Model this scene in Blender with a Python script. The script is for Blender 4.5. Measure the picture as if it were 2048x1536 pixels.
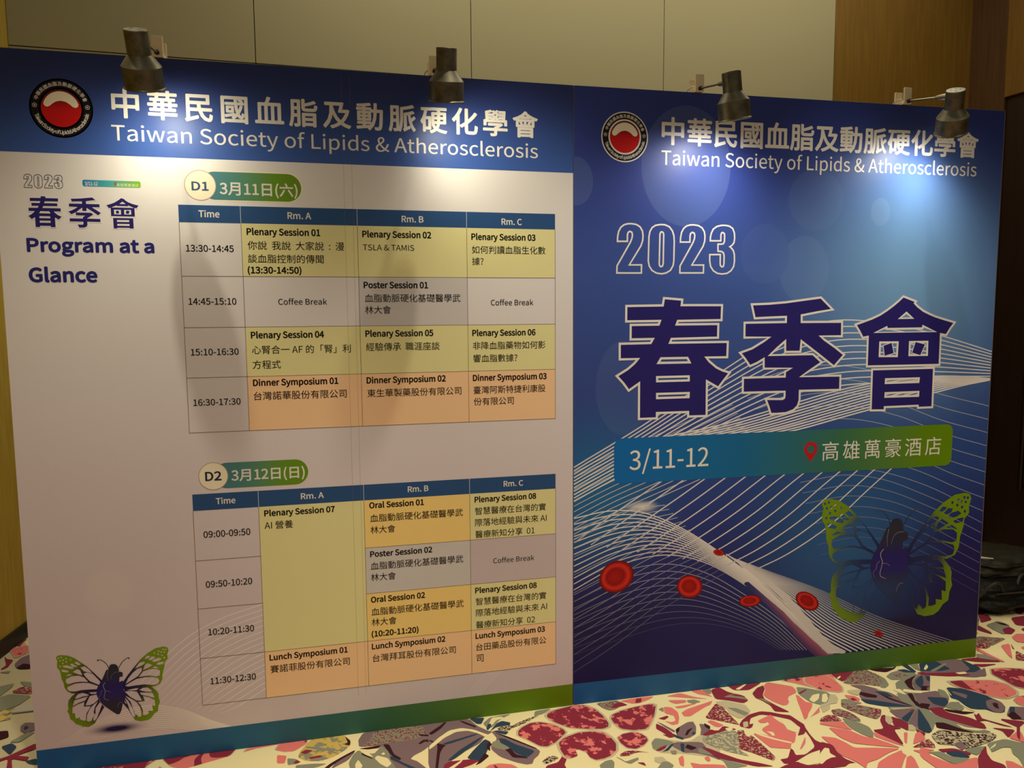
import bpy, bmesh, math, random
from math import pi, sin, cos, radians as R
from mathutils import Vector, Matrix, noise
from mathutils.geometry import tessellate_polygon

for o in list(bpy.data.objects):
    bpy.data.objects.remove(o)
S = bpy.context.scene
COL = S.collection

# ------------------------------------------------------------------ camera, world, exposure
cam_d = bpy.data.cameras.new('camera')
cam_d.sensor_width = 36.0
cam_d.lens = 25.458
cam_d.clip_start = 0.05
cam = bpy.data.objects.new('camera', cam_d)
cam.location = (-0.8424, -2.6438, 1.5534)
cam.rotation_euler = (1.477024, 0.007148, -0.224363)
COL.objects.link(cam)
S.camera = cam

S.view_settings.view_transform = 'Standard'
S.view_settings.look = 'None'
S.view_settings.gamma = 1.0
S.view_settings.use_curve_mapping = False
S.view_settings.exposure = 0.0

world = bpy.data.worlds.new('room_ambient')
S.world = world
world.use_nodes = True
bgn = world.node_tree.nodes['Background']
bgn.inputs[0].default_value = (1.0, 0.89, 0.66, 1)
bgn.inputs[1].default_value = 0.165

def spot(name, loc, target, watts, angle, blend, radius, color):
    l = bpy.data.lights.new(name, 'SPOT')
    l.energy = watts; l.spot_size = R(angle); l.spot_blend = blend
    l.shadow_soft_size = radius; l.color = color
    o = bpy.data.objects.new(name, l); COL.objects.link(o)
    o.location = loc
    o.rotation_euler = (Vector(target) - Vector(loc)).to_track_quat('-Z', 'Y').to_euler()
    return o

WARM = (1.0, 0.90, 0.69)
# recessed ceiling downlights in a row just in front of the panels, then an unseen second row added to light floor and panels
for i, (x, y, w) in enumerate(((-1.57, -0.57, 104), (-0.20, -0.56, 104), (1.10, -0.56, 90), (2.45, -0.56, 40))):
    spot('overhead_spot', (x, y, 3.45), (x, y, 0), w, 58, 0.8, 0.028, WARM)
for i, (x, y, w) in enumerate(((-1.5, -1.7, 62), (0.2, -1.7, 78), (1.7, -1.6, 84))):
    spot('overhead_spot', (x, y, 3.45), (x + 0.1, y + 0.2, 0), w, 104, 0.9, 0.06, WARM)

wall_fill = bpy.data.lights.new('wall_fill_light', 'AREA')  # unseen area light added to brighten the back wall
wall_fill.shape = 'RECTANGLE'; wall_fill.size = 3.8; wall_fill.size_y = 0.9; wall_fill.energy = 37; wall_fill.color = (1.0, 0.90, 0.68)
co = bpy.data.objects.new('wall_fill_light', wall_fill); COL.objects.link(co); co.location = (0.75, 0.70, 4.1)

spot('overhead_spot', (-1.75, 0.62, 3.6), (-2.40, 0.9, 0.6), 75, 62, 0.9, 0.05, WARM)  # unseen lamp added behind the panels to brighten the left wall

TEXT = [
 ["title","中華民國血脂及動脈硬化學會",-1.5614,-0.1386,2.2118,0.0976,0.022,"white"],
 ["subtitle","Taiwan Society of Lipids & Atherosclerosis",-1.5675,-0.1373,2.1311,0.0658,0.004,"white"],
 ["title_r","中華民國血脂及動脈硬化學會",0.3511,1.7672,2.2101,0.1088,0.022,"white"],
 ["subtitle_r","Taiwan Society of Lipids & Atherosclerosis",0.3494,1.7653,2.1253,0.0722,0.004,"white"],
 ["heading","Program at a",-1.8336,-1.4599,1.7716,0.0546,0.042,"navy"],
 ["heading_end","Glance",-1.8333,-1.637,1.675,0.0578,0.042,"navy"],
 ["table_a","Time",-1.3146,-1.2498,1.8915,0.0292,0.022,"white"],
 ["table_a","Rm. A",-1.0286,-0.9513,1.892,0.0292,0.022,"white"],
 ["table_a","Rm. B",-0.6392,-0.5628,1.8891,0.0292,0.022,"white"],
 ["table_a","Rm. C",-0.2757,-0.2003,1.8876,0.0292,0.022,"white"],
 ["table_a","Plenary Session 01",-1.164,-0.9229,1.8353,0.0292,0.034,"ink"],
 ["table_a","你說  我說  大家說  :  漫",-1.1633,-0.842,1.788,None,0.004,"ink"],
 ["table_a","談血脂控制的傳聞",-1.1638,-0.9132,1.7431,None,0.004,"ink"],
 ["table_a","(13:30-14:50)",-1.1653,-0.9901,1.7054,0.0292,0.034,"ink"],
 ["table_a","Plenary Session 02",-0.7777,-0.5364,1.8339,0.0292,0.034,"ink"],
 ["table_a","TSLA & TAMIS",-0.7775,-0.5975,1.7884,0.0271,0.004,"ink"],
 ["table_a","Plenary Session 03",-0.3883,-0.1484,1.8313,0.0292,0.034,"ink"],
 ["table_a","如何判讀血脂生化數",-0.3875,-0.1093,1.7835,None,0.004,"ink"],
 ["table_a","據?",-0.3872,-0.3451,1.7419,None,0.004,"ink"],
 ["table_a","13:30-14:45",-1.3595,-1.2091,1.777,0.0293,0.012,"ink"],
 ["table_a","14:45-15:10",-1.3597,-1.2076,1.599,0.0293,0.012,"ink"],
 ["table_a","15:10-16:30",-1.3601,-1.207,1.4272,0.0293,0.012,"ink"],
 ["table_a","16:30-17:30",-1.3598,-1.2076,1.2545,0.0293,0.012,"ink"],
 ["table_a","Coffee Break",-1.07,-0.9064,1.598,0.0271,0.004,"ink"],
 ["table_a","Coffee Break",-0.3188,-0.157,1.5931,0.0271,0.004,"ink"],
 ["table_a","Poster Session 01",-0.7776,-0.5509,1.6555,0.0292,0.034,"ink"],
 ["table_a","血脂動脈硬化基礎醫學武",-0.7754,-0.4324,1.608,None,0.004,"ink"],
 ["table_a","林大會",-0.7758,-0.6843,1.5665,None,0.004,"ink"],
 ["table_a","Plenary Session 04",-1.1638,-0.9207,1.4829,0.0292,0.034,"ink"],
 ["table_a","心腎合一 AF 的「腎」利",-1.1626,-0.8293,1.4302,None,0.004,"ink"],
 ["table_a","方程式",-1.1627,-1.0694,1.3787,None,0.004,"ink"],
 ["table_a","Plenary Session 05",-0.7759,-0.5349,1.4831,0.0292,0.034,"ink"],
 ["table_a","經驗傳承  職涯座談",-0.7757,-0.5114,1.4342,None,0.004,"ink"],
 ["table_a","Plenary Session 06",-0.389,-0.1499,1.4808,0.0292,0.034,"ink"],
 ["table_a","非降血脂藥物如何影",-0.3882,-0.1104,1.4325,None,0.004,"ink"],
 ["table_a","響血脂數據?",-0.3873,-0.22,1.3855,None,0.004,"ink"],
 ["table_a","Dinner Symposium 01",-1.1631,-0.8766,1.3174,0.0292,0.034,"ink"],
 ["table_a","台灣諾華股份有限公司",-1.163,-0.8481,1.2696,None,0.004,"ink"],
 ["table_a","Dinner Symposium 02",-0.776,-0.4918,1.3156,0.0292,0.034,"ink"],
 ["table_a","東生華製藥股份有限公司",-0.7752,-0.4336,1.2675,None,0.004,"ink"],
 ["table_a","Dinner Symposium 03",-0.3889,-0.1069,1.3143,0.0292,0.034,"ink"],
 ["table_a","臺灣阿斯特捷利康股",-0.388,-0.1109,1.2676,None,0.004,"ink"],
 ["table_a","份有限公司",-0.3871,-0.2347,1.2244,None,0.004,"ink"],
 ["table_b","Time",-1.3021,-1.2389,0.9074,0.0281,0.022,"white"],
 ["table_b","Rm. A",-1.0171,-0.9387,0.9067,0.0281,0.022,"white"],
 ["table_b","Rm. B",-0.6376,-0.5626,0.9089,0.0281,0.022,"white"],
 ["table_b","Rm. C",-0.276,-0.2008,0.9079,0.0281,0.022,"white"],
 ["table_b","Plenary Session 07",-1.1435,-0.902,0.8529,0.0281,0.034,"ink"],
 ["table_b","AI 營養",-1.1446,-1.0481,0.8074,None,0.004,"ink"],
 ["table_b","09:00-09:50",-1.3476,-1.1937,0.7904,0.0307,0.012,"ink"],
 ["table_b","09:50-10:20",-1.348,-1.1944,0.6108,0.0307,0.012,"ink"],
 ["table_b","10:20-11:30",-1.3474,-1.1947,0.4371,0.0307,0.012,"ink"],
 ["table_b","11:30-12:30",-1.3483,-1.1952,0.2564,0.0307,0.012,"ink"],
 ["table_b","Oral Session 01",-0.7783,-0.5806,0.8574,0.0281,0.034,"ink"],
 ["table_b","血脂動脈硬化基礎醫學武",-0.7768,-0.4342,0.8074,None,0.004,"ink"],
 ["table_b","林大會",-0.7766,-0.6869,0.7639,None,0.004,"ink"],
 ["table_b","Poster Session 02",-0.7795,-0.5528,0.6744,0.0281,0.034,"ink"],
 ["table_b","血脂動脈硬化基礎醫學武",-0.7793,-0.4353,0.6275,None,0.004,"ink"],
 ["table_b","林大會",-0.7796,-0.6887,0.5849,None,0.004,"ink"],
 ["table_b","Oral Session 02",-0.781,-0.583,0.5015,0.0281,0.034,"ink"],
 ["table_b","血脂動脈硬化基礎醫學武",-0.7808,-0.4362,0.4534,None,0.004,"ink"],
 ["table_b","林大會",-0.7812,-0.6897,0.4132,None,0.004,"ink"],
 ["table_b","(10:20-11:20)",-0.7815,-0.6098,0.3699,0.0281,0.034,"ink"],
 ["table_b","Lunch Symposium 01",-1.145,-0.8715,0.3209,0.0281,0.034,"ink"],
 ["table_b","賽諾菲股份有限公司",-1.1441,-0.8645,0.2749,None,0.004,"ink"],
 ["table_b","Lunch Symposium 02",-0.782,-0.509,0.3221,0.0281,0.034,"ink"],
 ["table_b","台灣拜耳股份有限公司",-0.7811,-0.4689,0.274,None,0.004,"ink"],
 ["table_b","Plenary Session 08",-0.3882,-0.1499,0.8539,0.0281,0.034,"ink"],
 ["table_b","智慧醫療在台灣的實",-0.388,-0.1105,0.8077,None,0.004,"ink"],
 ["table_b","際落地經驗與未來 AI",-0.3879,-0.1076,0.7635,None,0.004,"ink"],
 ["table_b","醫療新知分享  01",-0.3877,-0.1558,0.7177,None,0.004,"ink"],
 ["table_b","Coffee Break",-0.3195,-0.1578,0.6116,0.0262,0.004,"ink"],
 ["table_b","Plenary Session 08",-0.3903,-0.1491,0.5002,0.0281,0.034,"ink"],
 ["table_b","智慧醫療在台灣的實",-0.3894,-0.11,0.4543,None,0.004,"ink"],
 ["table_b","際落地經驗與未來 AI",-0.3892,-0.1071,0.4098,None,0.004,"ink"],
 ["table_b","醫療新知分享  02",-0.389,-0.1559,0.3621,None,0.004,"ink"],
 ["table_b","Lunch Symposium 03",-0.391,-0.1166,0.3198,0.0281,0.034,"ink"],
 ["table_b","台田藥品股份有限公",-0.3901,-0.1106,0.2732,None,0.004,"ink"],
 ["table_b","司",-0.3891,-0.3615,0.2281,None,0.004,"ink"],
 ["badge_a_disc","D1",-1.3321,-1.2807,1.9794,0.0372,0.03,"badge_ink"],
 ["badge_a","3月11日(六)",-1.2442,-0.994,1.97,None,0.02,"white"],
 ["badge_b_disc","D2",-1.3326,-1.2818,0.9916,0.0411,0.03,"badge_ink_dark"],
 ["badge_b","3月12日(日)",-1.2474,-1.0024,0.988,None,0.02,"white"],
 ["date_small","3/11-12",-1.6554,-1.6178,1.9848,0.0151,0.02,"white"],
 ["venue_small","高雄萬豪酒店",-1.5614,-1.4957,1.9845,None,0.012,"limewhite"],
 ["date_big","3/11-12",0.2305,0.5662,0.9453,0.103,0.004,"white"],
 ["venue_big","高雄萬豪酒店",1.0807,1.6571,0.9475,0.0868,0.0,"white"]]

GRID_A = [[-1.3776,-1.1821,-0.7949,-0.406,-0.0718],[1.9306,1.8731,1.6943,1.5214,1.3503,1.1611]]

GRID_B = [[-1.3783,-1.1619,-0.7976,-0.4075,-0.0714],[0.9458,0.8877,0.7094,0.5362,0.3546,0.1817]]

M = {
 "WL": 1.9132,
 "WR": 1.8958,
 "ANG": -0.02001,
 "hb_l": 2.0827,
 "foot_l": 0.0899,
 "foot_r": 0.089,
 "edge_l": [-0.0013],
 "seal_l": [-1.7102,2.2236,0.092],
 "seal_r": [0.2012,2.2219,0.0929],
 "d1": [-1.3059,1.9959,0.0501],
 "d2": [-1.307,1.0065,0.0486],
 "pill_a": [-0.9805,2.0437,1.948],
 "pill_b": [-0.9896,1.0547,0.9588],
 "pill_r": [0.1661,1.7134,0.8915,1.0726],
 "pill_s": [-1.6623,-1.4892,1.9814,2.0023],
 "pin": [1.0267,1.0239,0.943,0.0308],
 "pin_s": [-1.565,1.9989,1.9862,0.0035],
 "seam_l": [-0.8366,-0.8207],
 "foot_bar": [[-2.1724,0.4554],[-2.0972,0.4521]]}

SEASON = [
 [[[0.3666,1.6183],[0.4435,1.612],[0.4412,1.5907],[0.6133,1.5901],[0.612,1.5307],[0.4263,1.5291],[0.421,1.5154],[0.5986,1.5155],[0.5983,1.4614],[0.4007,1.4589],[0.3943,1.4441],[0.6413,1.4441],[0.64,1.3826],[0.5495,1.3832],[0.5631,1.3675],[0.5939,1.343],[0.6209,1.3301],[0.6525,1.3206],[0.6294,1.2928],[0.604,1.2609],[0.554,1.2884],[0.5552,1.1486],[0.4757,1.1489],[0.4754,1.1673],[0.343,1.1676],[0.3432,1.1466],[0.2678,1.1465],[0.2672,1.2873],[0.2246,1.2598],[0.2019,1.2897],[0.1747,1.3185],[0.2195,1.3442],[0.2447,1.3642],[0.2619,1.3827],[0.1869,1.3825],[0.1864,1.4431],[0.3136,1.4443],[0.3226,1.4596],[0.2305,1.4591],[0.2307,1.5152],[0.346,1.5158],[0.3513,1.5297],[0.2119,1.5289],[0.2122,1.5883],[0.3622,1.59]],[[0.3576,1.3833],[0.4688,1.383],[0.4784,1.3654],[0.3468,1.3656]],[[0.342,1.3097],[0.4756,1.3096],[0.4759,1.2938],[0.3422,1.2937]],[[0.3428,1.2433],[0.4767,1.2433],[0.4762,1.2272],[0.343,1.227]]],
 [[[0.742,1.5925],[0.8177,1.5949],[0.8929,1.6004],[0.9764,1.6104],[1.0512,1.6195],[1.1075,1.5696],[1.0398,1.5597],[0.9659,1.5471],[0.9668,1.5203],[1.1526,1.5197],[1.1538,1.4597],[1.0551,1.461],[1.0751,1.4458],[1.1233,1.4155],[1.1679,1.3832],[1.1217,1.3349],[1.046,1.3888],[0.9687,1.4421],[0.9651,1.3989],[0.8961,1.3994],[0.8948,1.4431],[0.8606,1.4161],[0.8274,1.3875],[1.0227,1.3885],[1.0649,1.3536],[1.0172,1.3249],[0.9716,1.2973],[1.1536,1.2972],[1.154,1.2371],[0.9678,1.2381],[0.9679,1.2003],[0.9602,1.1759],[0.9414,1.159],[0.9071,1.1479],[0.8687,1.1464],[0.8381,1.1468],[0.8278,1.1767],[0.8135,1.2095],[0.8899,1.2068],[0.8974,1.2111],[0.8991,1.2198],[0.8985,1.2365],[0.7112,1.2374],[0.7108,1.2985],[0.8974,1.2991],[0.8979,1.3199],[0.9243,1.3321],[0.8018,1.3331],[0.8006,1.3726],[0.7717,1.357],[0.7402,1.3447],[0.717,1.3759],[0.6953,1.3994],[0.7477,1.4162],[0.7957,1.4428],[0.8234,1.4595],[0.7131,1.4599],[0.7123,1.5195],[0.8954,1.5209],[0.8955,1.5414],[0.8193,1.5392],[0.7565,1.5367]]],
 [[[1.4378,1.6233],[1.5007,1.6021],[1.4944,1.5946],[1.5089,1.5816],[1.5377,1.5627],[1.5703,1.5488],[1.5989,1.5382],[1.6439,1.5258],[1.6966,1.5122],[1.6746,1.4857],[1.6567,1.4582],[1.6293,1.4627],[1.6298,1.3315],[1.4504,1.3318],[1.2762,1.332],[1.2758,1.4561],[1.2517,1.452],[1.2332,1.482],[1.2149,1.5074],[1.2925,1.532],[1.3304,1.5479],[1.3606,1.5653],[1.3908,1.5855],[1.4134,1.6024]],[[1.4562,1.5546],[1.4857,1.5322],[1.4247,1.5317]],[[1.3105,1.4736],[1.3631,1.4948],[1.3651,1.4873],[1.5376,1.4882],[1.5399,1.4978],[1.6005,1.4737]],[[1.3357,1.4315],[1.4198,1.431],[1.4187,1.373],[1.3352,1.3745]],[[1.479,1.4312],[1.5647,1.431],[1.5657,1.3755],[1.479,1.3761]]],
 [[[1.302,1.3195],[1.6029,1.3198],[1.6042,1.1497],[1.5323,1.1492],[1.5318,1.1584],[1.37,1.1574],[1.3706,1.1441],[1.3031,1.1457]],[[1.3703,1.276],[1.5309,1.2762],[1.5297,1.2605],[1.3699,1.2601]],[[1.3711,1.2169],[1.5319,1.2179],[1.5316,1.2011],[1.3707,1.2017]]]]

PUPIL = [[[1.352,1.4176],[1.3905,1.429],[1.4024,1.386],[1.3598,1.3755]],[[1.5068,1.4308],[1.5532,1.4204],[1.5325,1.3751],[1.492,1.3862]]]

YEAR = [
 [[0.1745,1.8335],[0.2143,1.8341],[0.2146,1.8589],[0.2174,1.8677],[0.2241,1.872],[0.2321,1.8686],[0.2348,1.8592],[0.2331,1.8468],[0.2271,1.8318],[0.1735,1.741],[0.1729,1.7141],[0.2724,1.7145],[0.2729,1.7455],[0.223,1.7451],[0.2515,1.7896],[0.27,1.8186],[0.2765,1.8387],[0.2777,1.8574],[0.2748,1.8748],[0.2653,1.8896],[0.2505,1.898],[0.2318,1.9009],[0.2158,1.9003],[0.2013,1.8966],[0.1881,1.887],[0.179,1.8708],[0.1751,1.8509]],
 [[0.3019,1.8528],[0.3057,1.8728],[0.315,1.8879],[0.3284,1.8962],[0.3473,1.8997],[0.3663,1.8993],[0.3854,1.8917],[0.3979,1.8768],[0.4044,1.8593],[0.4064,1.8367],[0.4056,1.7608],[0.4026,1.7431],[0.3919,1.7253],[0.3742,1.715],[0.3551,1.7116],[0.3333,1.7148],[0.3155,1.7248],[0.3045,1.7412],[0.3003,1.76]],
 [[0.3469,1.8635],[0.3504,1.871],[0.3558,1.8721],[0.3607,1.8687],[0.3624,1.8612],[0.3617,1.7504],[0.3588,1.7415],[0.3526,1.7387],[0.3471,1.7427],[0.3454,1.7503]],
 [[0.4319,1.8342],[0.4716,1.8347],[0.4718,1.8594],[0.4745,1.868],[0.4811,1.8723],[0.4891,1.869],[0.4919,1.8597],[0.4903,1.8473],[0.4844,1.8324],[0.4318,1.7423],[0.4314,1.7155],[0.5307,1.716],[0.5309,1.7467],[0.4811,1.7463],[0.5092,1.7906],[0.5274,1.8193],[0.5337,1.8392],[0.5347,1.8578],[0.5317,1.8751],[0.522,1.8898],[0.5072,1.8982],[0.4885,1.901],[0.4726,1.9005],[0.4581,1.8968],[0.4451,1.8872],[0.4361,1.8711],[0.4325,1.8514]],
 [[0.5574,1.8407],[0.6022,1.8414],[0.6023,1.8649],[0.6049,1.872],[0.6105,1.8739],[0.6171,1.8689],[0.6181,1.86],[0.6178,1.8395],[0.6137,1.8305],[0.6053,1.8284],[0.5904,1.8282],[0.591,1.8008],[0.6059,1.8002],[0.6145,1.7946],[0.6176,1.7831],[0.6177,1.7523],[0.6151,1.742],[0.6092,1.7399],[0.6029,1.7445],[0.6013,1.7522],[0.6011,1.7881],[0.5562,1.7871],[0.5567,1.7621],[0.5607,1.7416],[0.5723,1.725],[0.5894,1.7148],[0.6107,1.712],[0.6318,1.715],[0.6486,1.7254],[0.6596,1.7423],[0.6626,1.7629],[0.6614,1.7887],[0.6568,1.8041],[0.6451,1.8168],[0.6408,1.8188],[0.6506,1.8246],[0.6589,1.8349],[0.6613,1.8529],[0.6594,1.8734],[0.6519,1.8899],[0.6376,1.8986],[0.6206,1.9014],[0.6037,1.9011],[0.5842,1.8964],[0.569,1.886],[0.561,1.8693],[0.5577,1.854]]]

YEAR_BOX = [-1.8311,-1.7202,1.9719,2.0142]

SEASON_BOX = [[-1.827,-1.7267,1.8468,1.948],[-1.7109,-1.6114,1.8474,1.9479],[-1.5975,-1.4962,1.8466,1.9484]]

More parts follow.
